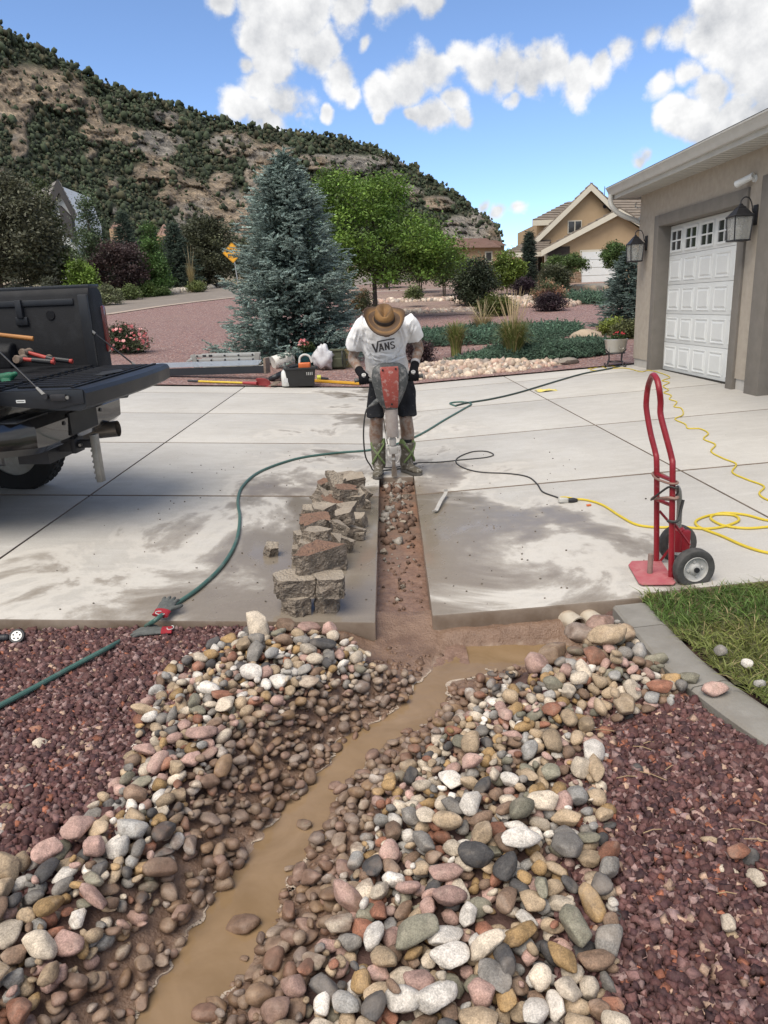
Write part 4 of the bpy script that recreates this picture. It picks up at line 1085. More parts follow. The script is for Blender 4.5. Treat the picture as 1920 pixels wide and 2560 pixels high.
# ---------------------------------------------------------------- dead end sign
M_sign = pmat('yellow_sign_sheet', (.78, .38, .015), (.74, .355, .012), 2, .45)
M_blackp = pmat('black_sign_paint', (.02, .02, .02), None, 4, .6)
M_galv = pmat('galvanised_post', (.30, .31, .30), (.36, .37, .36), 9, .5, .1, 40, metal=.6)
sc_ = at(581, 632, 47.0); gz_s = float(T(sc_.x + .3, 47.0))
sg = thing('dead_end_sign', 'yellow diamond dead end sign on a grey post beside the spruce', 'sign', (sc_.x + .25, 47.0, gz_s))
sO = Vector((sc_.x + .25, 47.0, gz_s)); rel = sc_ - sO
hd = .56
m = MB(); m.bar((0, .04, -.2), rel + Vector((0, .04, hd * .9)), .06, .05, (0, 1, 0)); m.build('post', M_galv, sg)
def dia(h, y, r_):
    P = []
    for k in range(4):
        a0 = k * math.pi / 2
        c0 = Vector((math.cos(a0), 0, math.sin(a0))); 
        for s_ in (-1, 1):
            a1 = a0 + s_ * .06; P.append(rel + Vector((math.cos(a1), 0, math.sin(a1))) * h + Vector((0, y, 0)))
    return P
m = MB(); m.prism(dia(hd, -.006, 0), (0, .008, 0)); panel = m.build('sign_panel', M_sign, sg)
P_o, P_i = dia(hd * .955, -.0095, 0), dia(hd * .92, -.0095, 0)
me = mesh_np('border_line', [tuple(p) for p in P_o + P_i], [(k, (k + 1) % 8, 8 + (k + 1) % 8, 8 + k) for k in range(8)], mats=[M_blackp]); link('border_line', me, panel)
def text_mesh(name, body, size, mt, parent, loc, rot, extrude=.001, offset=.0, spacing=1.0):
    cu = bpy.data.curves.new(name, 'FONT'); cu.body = body; cu.size = size; cu.align_x = 'CENTER'; cu.align_y = 'CENTER'
    cu.extrude = extrude; cu.offset = offset; cu.space_character = spacing; cu.resolution_u = 3
    o = bpy.data.objects.new(name, cu); COL.objects.link(o)
    dg = bpy.context.evaluated_depsgraph_get(); me = bpy.data.meshes.new_from_object(o.evaluated_get(dg))
    bpy.data.objects.remove(o); bpy.data.curves.remove(cu)
    me.materials.clear(); me.materials.append(mt)
    q = link(name, me, parent); q.location = loc; q.rotation_euler = rot; return q
text_mesh('lettering', 'DEAD', .27, M_blackp, panel, rel + Vector((0, -.012, .12)), (R(90), 0, 0), offset=.008, spacing=1.12)
text_mesh('lettering', 'END', .27, M_blackp, panel, rel + Vector((0, -.012, -.17)), (R(90), 0, 0), offset=.008, spacing=1.12)
# ================================================================ vegetation
M_bark = pmat('grey_brown_bark', (.085, .065, .05), (.13, .105, .085), 14, .95, .6, 30)
M_barkd = pmat('dark_bark', (.035, .028, .024), (.06, .05, .042), 14, .95, .6, 30)
M_needle = amat('needle', .7, 0, var=.15, vscale=8)
def leaf_quads(P, size, col, g, up=.35, aspect=.5):
    """one small folded leaf per point: rhombus of two faces"""
    n = len(P); d = g.normal(size=(n, 3)); d[:, 2] = d[:, 2] * .6 - .15; d /= np.linalg.norm(d, axis=1)[:, None]
    nn = g.normal(size=(n, 3)) * .8; nn[:, 2] += up * 3; s = np.cross(d, nn); s /= np.linalg.norm(s, axis=1)[:, None] + 1e-9
    L = size * g.uniform(.65, 1.35, n)
    a = P - d * L[:, None] * .5; c = P + d * L[:, None] * .5
    w_ = s * (L * aspect * .5)[:, None]; f = np.cross(s, d) * (L * .10)[:, None]
    V = np.stack([a, P + w_ + f, c, P - w_ + f], 1).reshape(-1, 3)
    i = np.arange(n) * 4
    F = np.concatenate([np.stack([i, i + 1, i + 2], -1), np.stack([i, i + 2, i + 3], -1)])
    return V, F, np.repeat(col, 4, 0)
def ell_points(g, n, c, r, shell=.55):
    d = g.normal(size=(n, 3)); d /= np.linalg.norm(d, axis=1)[:, None]
    rad = g.uniform(shell ** 3, 1, n) ** (1 / 3)
    return np.array(c) + d * rad[:, None] * np.array(r)
def crown_tree(name, label, base, ells, n_cl, n_leaf, leaf, col, trunk_r=.08, cl_r=.3, group=None, cat='tree', seed=1, colvar=.35, stems=1, bark=None, crown_z0=None, col2=None, lean=0., twig=True, trunk=True):
    """ells: (centre relative to base, radii, weight). clusters of leaves on limbs grown from the trunk"""
    g = np.random.default_rng(seed); base = Vector(base)
    t = thing(name, label, cat, base, 0, group)
    wts = np.array([e[2] for e in ells], float); wts /= wts.sum()
    CP = []
    for (c, r_, w_), k in zip(ells, np.maximum(1, (wts * n_cl).astype(int))):
        CP.append(ell_points(g, k, c, r_))
    CP = np.concatenate(CP); CP = CP[CP[:, 2] > .05]
    zc = np.mean([e[0][2] for e in ells]); ztop = max(e[0][2] + e[1][2] for e in ells); zlow = min(e[0][2] - e[1][2] for e in ells)
    z0 = crown_z0 if crown_z0 is not None else max(.12 * ztop, zlow * .8 + .1)
    tb = MB()
    if trunk:
        tips = []
        for s_ in range(stems):
            ox = (s_ - (stems - 1) / 2) * trunk_r * 1.8
            top = Vector((ox * 2.5 + lean, g.normal(0, .05), ztop * .8))
            tb.tube(spline([(ox, 0, -.15), (ox + g.normal(0, .03) * ztop * .2, 0, z0 * .6), (ox * 1.4 + lean * .4, g.normal(0, .02), z0 + (ztop - z0) * .35), tuple(top)], 5), [trunk_r * max(.12, 1 - k / 15 * .9) for k in range(16)], 7)
        if twig:
            for p in CP[g.permutation(len(CP))[:min(len(CP), 60)]]:
                zt = z0 + (p[2] - z0) * g.uniform(.25, .6); zt = max(z0 * .7, zt)
                fr = min(1, max(0, zt / (ztop * .8)))
                s0 = Vector((lean * fr * .8, 0, zt)); e0 = Vector(p); mid = s0.lerp(e0, .5) + Vector((0, 0, .08 * (e0 - s0).length))
                r0 = trunk_r * .33 * (1.15 - fr)
                tb.tube([s0, mid, e0], [r0, r0 * .6, r0 * .2], 4, cap=False)
    if trunk: tb.build('trunk', bark or M_bark, t, smooth=True)
    per = max(3, int(n_leaf / len(CP)))
    C = np.repeat(CP, per, 0); n = len(C)
    P = C + g.normal(size=(n, 3)) * cl_r * np.array([.62, .62, .42])
    cc = np.array(col)[None] * np.exp(g.normal(0, colvar, (len(CP), 1)))
    if col2 is not None:
        m = g.random(len(CP)) < .35; cc[m] = np.array(col2) * np.exp(g.normal(0, colvar * .7, (m.sum(), 1)))
    cc = np.repeat(cc, per, 0) * g.uniform(.75, 1.25, (n, 1))
    P[:, 2] = np.maximum(P[:, 2], .03)
    V, F, CC = leaf_quads(P, leaf, cc, g)
    link('crown', mesh_np('crown', V, F, cols=CC, mats=[M_leaf]), t)
    return t
# needle twig: a tapered bottle-brush of short blades round a stem
def twig_template(g, nb=9, ns=3):
    V = []; F = []
    for k in range(nb):
        a = 2 * math.pi * k / nb * 2.4; x0 = k / nb
        d = np.array([.55 + .25 * g.random(), math.cos(a) * .5, math.sin(a) * .5])
        p = np.array([x0, 0, 0]); s = np.cross(d, [1, .3, .2]); s = s / np.linalg.norm(s) * .085
        L = .36 * (1.15 - .5 * x0); b = len(V)
        V += [p - s, p + s, p + d * L]; F.append((b, b + 1, b + 2))
    b = len(V); w_ = .09
    V += [np.array([0, w_, 0]), np.array([0, -w_ * .5, w_]), np.array([0, -w_ * .5, -w_]), np.array([1.15, 0, 0])]
    F += [(b, b + 1, b + 3), (b + 1, b + 2, b + 3), (b + 2, b, b + 3)]
    return np.array(V), np.array(F)
_gt = np.random.default_rng(5)
TWT = [twig_template(_gt) for _ in range(5)]
TWIG = ([t[0] for t in TWT], TWT[0][1])
def frames(d, g):
    """rotation matrices whose x axis is d"""
    d = d / (np.linalg.norm(d, axis=1)[:, None] + 1e-9); r_ = g.normal(size=d.shape)
    y = np.cross(d, r_); y /= np.linalg.norm(y, axis=1)[:, None] + 1e-9; z = np.cross(d, y)
    return np.stack([d, y, z], -1)
def conifer(name, label, base, h, r, n_whorl, col, tip, seed=1, group=None, twig=.16, cat='tree', droop=.25, dens=1.0, z_low=.04, prof=.85, up_tip=.25, bark=None, arms=None):
    g = np.random.default_rng(seed); base = Vector(base)
    t = thing(name, label, cat, base, 0, group)
    tb = MB(); tb.tube([(0, 0, -.2), (g.normal(0, .02), g.normal(0, .02), h * .5), (0, 0, h * .985)], [max(.02, h * .02), h * .012, .008], 8)
    TP, TD, TS, TC = [], [], [], []
    col, tip = np.array(col), np.array(tip)
    for wv_ in range(n_whorl):
        f = wv_ / (n_whorl - 1); z = h * (z_low + (.965 - z_low) * f ** .92)
        R_ = r * (1 - f) ** prof * (1 + g.normal(0, .07)) + .03 * h * .5
        nb = int(g.integers(5, 8) if arms is None else arms)
        if f < .85: nb += 2
        a0 = g.uniform(0, 6.28)
        for k in range(nb):
            a = a0 + 2 * math.pi * k / nb + g.normal(0, .12); L = R_ * g.uniform(.78, 1.1)
            out = np.array([math.cos(a), math.sin(a), 0]); el = .55 * f ** 1.2 + g.normal(0, .06) - .04
            pts = []
            for q in range(6):
                s = q / 5; pts.append(np.array([0, 0, z]) + out * L * s * math.cos(el) + np.array([0, 0, L * (math.sin(el) * s - droop * s * s * (1 - f) + up_tip * max(0, s - .55) ** 2 * 2)]))
            pts = np.array(pts)
            r0 = .006 * h * (1 - f) * .6 + .004
            tb.tube([Vector(p) for p in pts[::2]] + [Vector(pts[-1])], [r0, r0 * .7, r0 * .4, r0 * .2], 4, cap=False)
            m = max(4, int(L / (twig * .30) * dens))
            for j in range(m):
                s = .12 + .88 * (j + g.random()) / m
                i0 = min(4, int(s * 5)); fr = s * 5 - i0; p = pts[i0] * (1 - fr) + pts[i0 + 1] * fr
                side = np.array([-out[1], out[0], 0]); wd_ = L * .34 * (1.06 - s) + .05 * h * .2
                ns = 3 if s < .9 else 2
                for u_ in range(ns):
                    sd_ = g.uniform(-1, 1); reach = abs(sd_) * wd_
                    d = out * (.75 + .3 * g.random()) + side * sd_ * 1.1 + np.array([0, 0, g.normal(.12, .22) - .1 * abs(sd_)])
                    pp = p + side * sd_ * wd_ * .75 + np.array([0, 0, g.normal(-.02, .3) * twig - .25 * reach * droop])
                    TP.append(pp); TD.append(d); TS.append(twig * g.uniform(.7, 1.25)); e_ = np.clip((s - .35) / .65, 0, 1) * g.uniform(.3, 1)
                    TC.append(col * (1 - e_) + tip * e_)
    for k in range(int(6 * dens) + 3):
        TP.append(np.array([0, 0, h * (.95 + .05 * k / 8)])); TD.append(np.array([g.normal(0, .35), g.normal(0, .35), 1])); TS.append(twig * .8); TC.append(tip)
    TP, TD, TS, TC = np.array(TP), np.array(TD), np.array(TS), np.array(TC)
    keep = TP[:, 2] > .02; TP, TD, TS, TC = TP[keep], TD[keep], TS[keep], TC[keep]
    n = len(TP); TC = TC * np.exp(g.normal(0, .22, (n, 1)))
    V, F, C = merge_np(TWIG, g.integers(0, 5, n), frames(TD, g) * TS[:, None, None], TP, TC)
    tb.build('trunk', bark or M_barkd, t, smooth=True)
    link('crown', mesh_np('crown', V, F, cols=C, mats=[M_needle]), t)
    return t
def gp(px, Y, py=800):
    p = at(px, py, Y); return onT(p.x, Y)
def px_tree(name, label, x0, x1, yt, yb, Y, n_cl, n_leaf, leaf, col, seed=1, base_px=None, shape='round', **k):
    """crown given by its width, top and underside"""
    bx = base_px if base_px is not None else (x0 + x1) / 2
    b = gp(bx, Y, (yt + yb) / 2)
    A, B = at(x0, (yt + yb) / 2, Y), at(x1, (yt + yb) / 2, Y); zt, zl = at(bx, yt, Y).z - b.z, at(bx, yb, Y).z - b.z
    zl = max(zl, .05); cx = (A.x + B.x) / 2 - b.x; rw = (B.x - A.x) / 2; hh = (zt - zl)
    if shape == 'round':
        E_ = [((cx, 0, zl + hh * .5), (rw, rw * .9, hh * .5), 3), ((cx - rw * .35, 0, zl + hh * .42), (rw * .6, rw * .6, hh * .38), 1.5), ((cx + rw * .35, -.1, zl + hh * .45), (rw * .6, rw * .6, hh * .4), 1.5), ((cx + rw * .05, 0, zl + hh * .78), (rw * .5, rw * .5, hh * .22), 1)]
    elif shape == 'cone':
        E_ = [((cx, 0, zl + hh * (.12 + .16 * i)), (rw * (1 - .15 * i), rw * (1 - .15 * i), hh * .17), 3 - .45 * i) for i in range(6)]
    elif shape == 'dome':
        E_ = [((cx, 0, zl + hh * .35), (rw, rw * .9, hh * .42), 3), ((cx, 0, zl + hh * .62), (rw * .72, rw * .7, hh * .38), 2)]
    return crown_tree(name, label, b, E_, n_cl, n_leaf, leaf, col, seed=seed, **k)

# ---- the two trees by the driveway
conifer('blue_spruce', 'tall silvery blue spruce standing behind the tools at the driveway edge', onT(-1.82, 19.6), 4.95, 1.95, 26, (.08, .118, .102), (.29, .37, .34), seed=3, twig=.215, droop=.14, dens=1.15, z_low=.035, prof=.74, up_tip=.4)
b = onT(at(940, 745, 31).x, 31)
lo = [((-.1, 0, 3.1), (2.4, 2.0, 1.3), 4), ((-1.5, .2, 3.8), (1.3, 1.2, 1.1), 2), ((1.5, 0, 3.0), (1.7, 1.4, 1.0), 2.4), ((2.5, 0, 2.4), (1.05, .95, .75), 1.4), ((-.4, 0, 4.5), (1.6, 1.3, .8), 2), ((-1.3, 0, 5.1), (.8, .7, .55), .9), ((.7, 0, 4.9), (.9, .8, .5), .9), ((-1.7, 0, 2.6), (1.3, 1.1, .75), 1.6), ((.5, 0, 2.0), (2.3, 1.4, .55), 2), ((-2.2, 0, 4.7), (.5, .5, .5), .4)]
crown_tree('honey_locust_tree', 'bright green honey locust tree right of the blue spruce', b, lo, 330, 34000, .13, (.11, .19, .036), trunk_r=.14, cl_r=.40, seed=5, colvar=.34, bark=M_barkd, col2=(.15, .24, .045), crown_z0=1.5)

# ---- left, beyond the road
px_tree('dark_juniper_tree', 'huge dark olive juniper at the left edge above the truck', -190, 150, 425, 740, 50, 300, 26000, .24, (.095, .098, .062), 11, shape='round', cl_r=.62, col2=(.105, .108, .066), group=None, trunk_r=.22)
px_tree('green_juniper_tree', 'lighter green juniper tree hugging the dark juniper in front of the gabled house', 70, 172, 470, 700, 54, 110, 9000, .22, (.095, .115, .045), 12, shape='cone', cl_r=.5, col2=(.055, .075, .03), trunk_r=.16)
px_tree('bright_green_shrub', 'bright yellow green shrub left of the purple plum', 165, 242, 645, 745, 49, 60, 4500, .17, (.13, .20, .035), 13, shape='dome', cl_r=.34, cat='shrub', trunk_r=.05)
px_tree('aspen_tree', 'slender grey green aspen tree left of the tiled roof', 165, 285, 480, 700, 66, 150, 9000, .20, (.085, .12, .06), 14, shape='cone', cl_r=.55, trunk_r=.1, colvar=.3)
px_tree('purple_plum_tree', 'dark purple leaved plum tree across the road', 232, 360, 600, 735, 53, 150, 11000, .17, (.062, .042, .042), 15, shape='round', cl_r=.40, col2=(.075, .045, .042), trunk_r=.1)
px_tree('green_conical_tree', 'fresh green conical tree right of the purple plum', 335, 422, 563, 722, 55, 130, 10000, .17, (.070, .135, .038), 16, shape='cone', cl_r=.36, col2=(.10, .17, .05), trunk_r=.09, colvar=.28)
for (cx, yt, Y, w_, sd_, lab) in ((318, 530, 70, 2.0, 21, 'dark green pine in front of the small tiled roof'), (440, 560, 60, 1.9, 22, 'dark spruce right of the green conical tree')):
    b = gp(cx, Y, 650); hgt = at(cx, yt, Y).z - b.z
    conifer('dark_spruce', lab, b, hgt, w_, 15, (.042, .065, .048), (.075, .105, .075), seed=sd_, twig=.42, droop=.2, dens=.9)
px_tree('olive_juniper_tree', 'broad olive green juniper left of the dead end sign', 432, 600, 540, 722, 64, 240, 17000, .22, (.075, .082, .048), 17, shape='round', cl_r=.55, col2=(.10, .108, .06), trunk_r=.18)
for (x0, x1, yt, yb, Y, c, lab, sd_) in ((60, 210, 560, 740, 72, (.06, .085, .036), 'dark green tree filling the gap below the gabled house', 191), (190, 330, 600, 735, 74, (.07, .10, .04), 'green tree mass behind the purple plum', 192), (380, 470, 590, 728, 72, (.058, .082, .038), 'green tree behind the dark spruce and pampas stalks', 193)):
    px_tree('backdrop_tree', lab, x0, x1, yt, yb, Y, 110, 6500, .24, c, sd_, shape='dome', cl_r=.5, trunk_r=.12, group='trees behind the road')
px_tree('backdrop_oak', 'grey green scrub oak behind the dead end sign and spruce', 560, 760, 600, 730, 82, 160, 9000, .26, (.06, .075, .035), 18, shape='dome', cl_r=.6, trunk_r=.1)
for (x0, x1, yt, yb, Y, c, lab, sd_) in ((240, 300, 712, 760, 46.5, (.17, .19, .10), 'pale sage shrub at the roadside just right of the truck', 23), (298, 352, 715, 748, 51, (.13, .17, .06), 'yellow green roadside shrub under the purple plum', 24), (352, 384, 705, 738, 53, (.12, .18, .05), 'rounded green shrub below the conical tree', 25), (388, 420, 722, 738, 54, (.10, .15, .05), 'low clipped green shrub by the pale rocks', 26), (470, 512, 705, 726, 57, (.15, .18, .06), 'yellowish shrub below the tan pampas stalks', 27), (10, 70, 700, 770, 44, (.055, .06, .04), 'low grey shrub above the truck bed rail', 28), (90, 165, 690, 770, 45, (.06, .065, .042), 'dull olive shrub behind the truck bed rail', 29)):
    px_tree('roadside_shrub', lab, x0, x1, yt, yb, Y, 40, 3200, .12, c, sd_, shape='dome', cl_r=.24, cat='shrub', group='shrubs along the road', trunk=False)
# ---- right-hand garden
px_tree('dark_yew_bush', 'large dark green spreading yew beside the tan boulder', 1134, 1242, 640, 765, 36.5, 150, 12000, .12, (.038, .052, .030), 31, shape='dome', cl_r=.30, cat='bush', col2=(.055, .072, .038), trunk_r=.05)
px_tree('yellow_green_tree', 'small yellow green tree right of the dark yew', 1222, 1312, 634, 712, 42, 80, 7500, .15, (.145, .20, .035), 32, shape='dome', cl_r=.34, col2=(.11, .16, .03), trunk_r=.06)
b = gp(1322, 45, 700); conifer('columnar_spruce', 'thin columnar spruce in front of the porch', b, at(1322, 583, 45).z - b.z, .42, 20, (.028, .042, .032), (.05, .07, .05), seed=33, twig=.24, droop=.1, dens=1.2, prof=.55)
px_tree('umbrella_tree', 'spreading green ornamental tree before the stone porch column', 1358, 1470, 634, 682, 43.5, 100, 9500, .11, (.072, .115, .035), 34, shape='dome', cl_r=.22, col2=(.10, .15, .045), trunk_r=.07, base_px=1420)
px_tree('umbrella_tree', 'rounded green ornamental tree against the white garage door of the neighbour', 1500, 1592, 608, 664, 42, 100, 10000, .11, (.062, .105, .030), 35, shape='dome', cl_r=.22, col2=(.09, .14, .04), trunk_r=.07)
px_tree('olive_bush', 'tall dull green bush below the neighbour’s upper window'.replace('’', "'"), 1352, 1424, 664, 735, 38.5, 90, 7500, .10, (.062, .072, .036), 36, shape='round', cl_r=.26, cat='bush', col2=(.085, .09, .05), trunk=False)
px_tree('barberry_bush', 'dark purple barberry ball behind the peach rose bush', 1284, 1338, 690, 745, 39, 60, 5000, .08, (.032, .018, .026), 37, shape='dome', cl_r=.2, cat='bush', group='dark barberry bushes', trunk=False)
px_tree('barberry_bush', 'dark purple barberry bush in front of the peach rose bush', 1333, 1416, 735, 790, 31.5, 80, 7500, .065, (.034, .02, .026), 38, shape='dome', cl_r=.2, cat='bush', group='dark barberry bushes', trunk=False)
px_tree('barberry_bush', "spiky dark barberry at the worker's left elbow", 1008, 1090, 852, 906, 18.6, 60, 4200, .055, (.045, .026, .03), 39, shape='dome', cl_r=.16, cat='bush', group='dark barberry bushes', trunk=False, col2=(.07, .04, .042))
px_tree('peach_rose_bush', 'rose bush with faded peach blooms above the dark barberry', 1332, 1410, 702, 755, 35, 70, 5000, .09, (.07, .085, .04), 40, shape='dome', cl_r=.22, cat='bush', col2=(.46, .26, .17), trunk=False)
px_tree('mugo_pine', 'low yellow green mugo pine in front of the pale stones', 1192, 1284, 738, 800, 30.5, 80, 7500, .085, (.105, .125, .028), 41, shape='dome', cl_r=.22, cat='shrub', col2=(.07, .09, .024), trunk=False)
b = gp(1562, 22.8, 815); conifer('young_blue_spruce', 'young blue spruce at the far corner of the garage', b, at(1562, 628, 22.8).z - b.z, .95, 15, (.055, .08, .07), (.16, .22, .20), seed=42, twig=.17, droop=.12, dens=.9)
px_tree('olive_shrub', 'olive green shrub behind the metal planter', 1535, 1605, 808, 868, 19.5, 70, 6000, .06, (.10, .11, .045), 43, shape='dome', cl_r=.16, cat='shrub', trunk=False)
px_tree('lime_shrub', 'lime green shrub tip left of the olive shrub by the garage', 1505, 1558, 800, 862, 20.5, 40, 3000, .065, (.19, .23, .05), 44, shape='dome', cl_r=.16, cat='shrub', trunk=False)
# small garden trees with bare thin trunks
for (x0, x1, yt, yb, Y, bx, lab, sd_, c) in ((1000, 1100, 600, 700, 46, 1050, 'small grey green tree with thin trunks behind the locust', 45, (.075, .105, .045)), (1065, 1150, 610, 705, 43, 1108, 'small crabapple with a forked trunk left of the dark yew', 46, (.085, .115, .045)), (930, 1010, 640, 705, 52, 965, 'thin young tree behind the locust trunk', 47, (.08, .12, .045)), (1120, 1180, 640, 720, 60, 1150, 'small green tree before the clay tile house', 48, (.07, .10, .04))):
    px_tree('garden_tree', lab, x0, x1, yt, yb, Y, 60, 4500, .15, c, sd_, shape='dome', cl_r=.36, trunk_r=.06, base_px=bx, stems=2, group='small trees in the garden')
px_tree('garden_shrub', 'upright green shrub in the dirt behind the hat', 1015, 1055, 715, 752, 37, 24, 1500, .10, (.11, .14, .05), 49, shape='dome', cl_r=.18, cat='shrub', trunk=False)
px_tree('red_rose_bush', 'bush with red roses just right of the blue spruce', 868, 935, 728, 780, 26, 45, 3200, .07, (.07, .085, .04), 50, shape='dome', cl_r=.17, cat='bush', trunk=False, col2=(.20, .12, .06))
# flowers of the rose bushes
def blooms(parent, pts, size, col, seed, name='bloom'):
    g = np.random.default_rng(seed)
    for p in pts:
        mb = MB(); nb = 5
        mb.ball((0, 0, 0), size * .42, 6, 4)
        for k in range(nb):
            a = 2 * math.pi * k / nb; d = Vector((math.cos(a), math.sin(a), .35)); s = Vector((-math.sin(a), math.cos(a), 0))
            q = len(mb.v); mb.v += [tuple(d * size * .15), tuple(d * size * .6 + s * size * .4), tuple(d * size * .95), tuple(d * size * .6 - s * size * .4)]; mb.f.append([q, q + 1, q + 2, q + 3])
        o = mb.build(name, col[int(g.integers(0, len(col)))], parent)
        o.location = p; o.rotation_euler = (g.uniform(.2, 1.5), g.uniform(-.6, .6), g.uniform(0, 6))
M_pink = [pmat('pink_petal', (.62, .17, .19), (.70, .30, .30), 20, .6), pmat('pale_pink_petal', (.74, .42, .40), (.66, .30, .30), 20, .6), pmat('coral_petal', (.60, .12, .13), (.66, .2, .2), 20, .6)]
M_red = [pmat('red_petal', (.42, .02, .03), (.5, .05, .06), 20, .6)]
rb = px_tree('pink_rose_bush', 'pink rose bush on the red gravel right of the truck', 262, 368, 815, 885, 20.8, 70, 5500, .065, (.045, .060, .028), 51, shape='dome', cl_r=.17, cat='bush', trunk=False, col2=(.075, .085, .04))
g_ = np.random.default_rng(52)
pp = []
while len(pp) < 70:
    p = ell_points(g_, 1, (0, 0, .32), (.62, .6, .47), .9)[0]
    if p[2] > .08 and p[1] < .25: pp.append(p)
blooms(rb, pp, .06, M_pink, 53)
rr_ = [o for o in bpy.data.objects if o.name.startswith('red_rose_bush')][0]
pp = [ell_points(g_, 1, (0, -.1, .5), (.5, .4, .4), .9)[0] for _ in range(16)]
blooms(rr_, [p for p in pp if p[2] > .1], .075, M_red, 54)

# ---- ornamental grasses
def fountain_grass(label, base, h, spread, n, col, plume, seed, nplume=0):
    g = np.random.default_rng(seed); t = thing('ornamental_grass', label, 'grass clump', base, 0, 'ornamental grass clumps')
    seg = 6; a = g.uniform(0, 6.28, n); sp = spread * np.sqrt(g.random(n)); hh = h * g.uniform(.55, 1.05, n); w0 = g.uniform(.006, .011, n)
    r0 = spread * .30 * np.sqrt(g.random(n)); s = np.linspace(0, 1, seg)
    out = np.stack([np.cos(a), np.sin(a)], -1); side = np.stack([-np.sin(a), np.cos(a)], -1)
    rad = r0[:, None] + sp[:, None] * (s ** 1.9)[None]; z = hh[:, None] * (1 - (1 - s) ** 1.7)[None] - (sp * .35)[:, None] * (s ** 4)[None]
    wv = w0[:, None] * (1 - s ** 2 * .95)[None]
    Lp = np.stack([out[:, None, 0] * rad - side[:, None, 0] * wv, out[:, None, 1] * rad - side[:, None, 1] * wv, z], -1)
    Rp = np.stack([out[:, None, 0] * rad + side[:, None, 0] * wv, out[:, None, 1] * rad + side[:, None, 1] * wv, z], -1)
    V = np.stack([Lp, Rp], 2).reshape(-1, 3); i = (np.arange(n) * seg * 2)[:, None] + np.arange(seg - 1)[None] * 2; i = i.ravel()
    F = np.stack([i, i + 1, i + 3, i + 2], -1)
    cc = np.array(col) * g.uniform(.6, 1.5, (n, 1)); dead = g.random(n) < .25; cc[dead] = np.array((.30, .24, .11)) * g.uniform(.7, 1.3, (dead.sum(), 1))
    link('blades', mesh_np('blades', V, F, cols=np.repeat(cc, seg * 2, 0), mats=[M_leaf]), t)
    if nplume:
        mb = MB()
        for k in range(nplume):
            aa = g.uniform(0, 6.28); o_ = Vector((math.cos(aa), math.sin(aa), 0)); s1 = g.uniform(.1, .9) * spread; H_ = h * g.uniform(1.15, 1.6)
            P = spline([o_ * .05, o_ * s1 * .3 + Vector((0, 0, H_ * .5)), o_ * s1 + Vector((0, 0, H_))], 4)
            mb.tube(P, [.0022] * 5 + [.006, .007, .005, .002], 4)
        mb.build('plumes', pmat('tan_plume' + str(seed), plume, None, 20, .9), t)
    return t
fountain_grass('small green ornamental grass clump nearer the worker', onT(2.24, 19.0), .95, .42, 420, (.16, .19, .055), (.45, .36, .22), 61, 0)
fountain_grass('large ornamental grass clump with tan plumes by the pale stones', onT(3.32, 17.15), 1.05, .55, 700, (.15, .18, .055), (.44, .34, .20), 62, 34)
fountain_grass('tan feathery grass clump growing in front of the mugo pine', onT(3.6, 23.5), .75, .6, 260, (.34, .27, .14), (.5, .4, .25), 63, 20)
fountain_grass('pampas clump of tan dry stalks across the road', gp(480, 57, 715), 2.2, .5, 200, (.36, .29, .15), (.42, .34, .2), 64, 10)

# ---- creeping juniper mats
def mat_cover(name, label, poly, n, hgt, col, seed, twig=.13):
    g = np.random.default_rng(seed); P = np.array(poly); lo, hi = P.min(0), P.max(0)
    X = g.uniform(lo[0], hi[0], n * 3); Y = g.uniform(lo[1], hi[1], n * 3); d = poly_in(X, Y, poly) + .15 * fbm(X * 2, Y * 2)
    k = d > 0; X, Y, d = X[k][:n], Y[k][:n], d[k][:n]; m = len(X)
    z = T(X, Y) + hgt * np.minimum(1, (d / .35)) ** .6 * (.65 + .9 * fbm(X * 2.2, Y * 2.2, 3) + g.uniform(-.25, .25, m)) + .03
    D_ = np.stack([g.normal(0, 1, m), g.normal(-.35, .8, m), np.abs(g.normal(.35, .3, m))], -1)
    cc = np.array(col) * np.exp(g.normal(0, .28, (m, 1))) * (1 + .7 * fbm(X * 1.5, Y * 1.5, 8))[:, None]
    V, F, C = merge_np(TWIG, g.integers(0, 5, m), frames(D_, g) * (twig * g.uniform(.7, 1.4, m))[:, None, None], np.stack([X, Y, z], -1), cc)
    return tag(link(name, mesh_np(name, V, F, cols=C, mats=[M_needle])), label, 'ground cover', kind='stuff')
mat_cover('creeping_juniper', 'low blue green juniper mat between the grass clump and the planter', [(2.1, 16.9), (3.0, 16.8), (4.0, 16.7), (4.9, 16.5), (5.6, 16.9), (5.9, 18.4), (4.6, 18.8), (3.4, 18.6), (2.4, 18.0), (1.7, 17.3)], 7500, .26, (.068, .118, .08), 71, .15)
mat_cover('creeping_juniper', 'long blue green juniper mat crossing behind the ornamental grasses', [(.8, 22.6), (1.4, 21.4), (3.0, 20.9), (4.8, 20.4), (5.4, 20.8), (6.2, 21.6), (6.4, 22.6), (5.2, 23.4), (3.0, 24.2), (1.0, 24.2)], 6500, .24, (.07, .125, .085), 72, .18)
mat_cover('creeping_juniper', "small juniper mat below the neighbour's stone wall", [(8.6, 36.2), (10.4, 34.4), (12.2, 33.6), (13, 35), (11.2, 38), (9.4, 39)], 2600, .3, (.075, .13, .088), 73, .3)

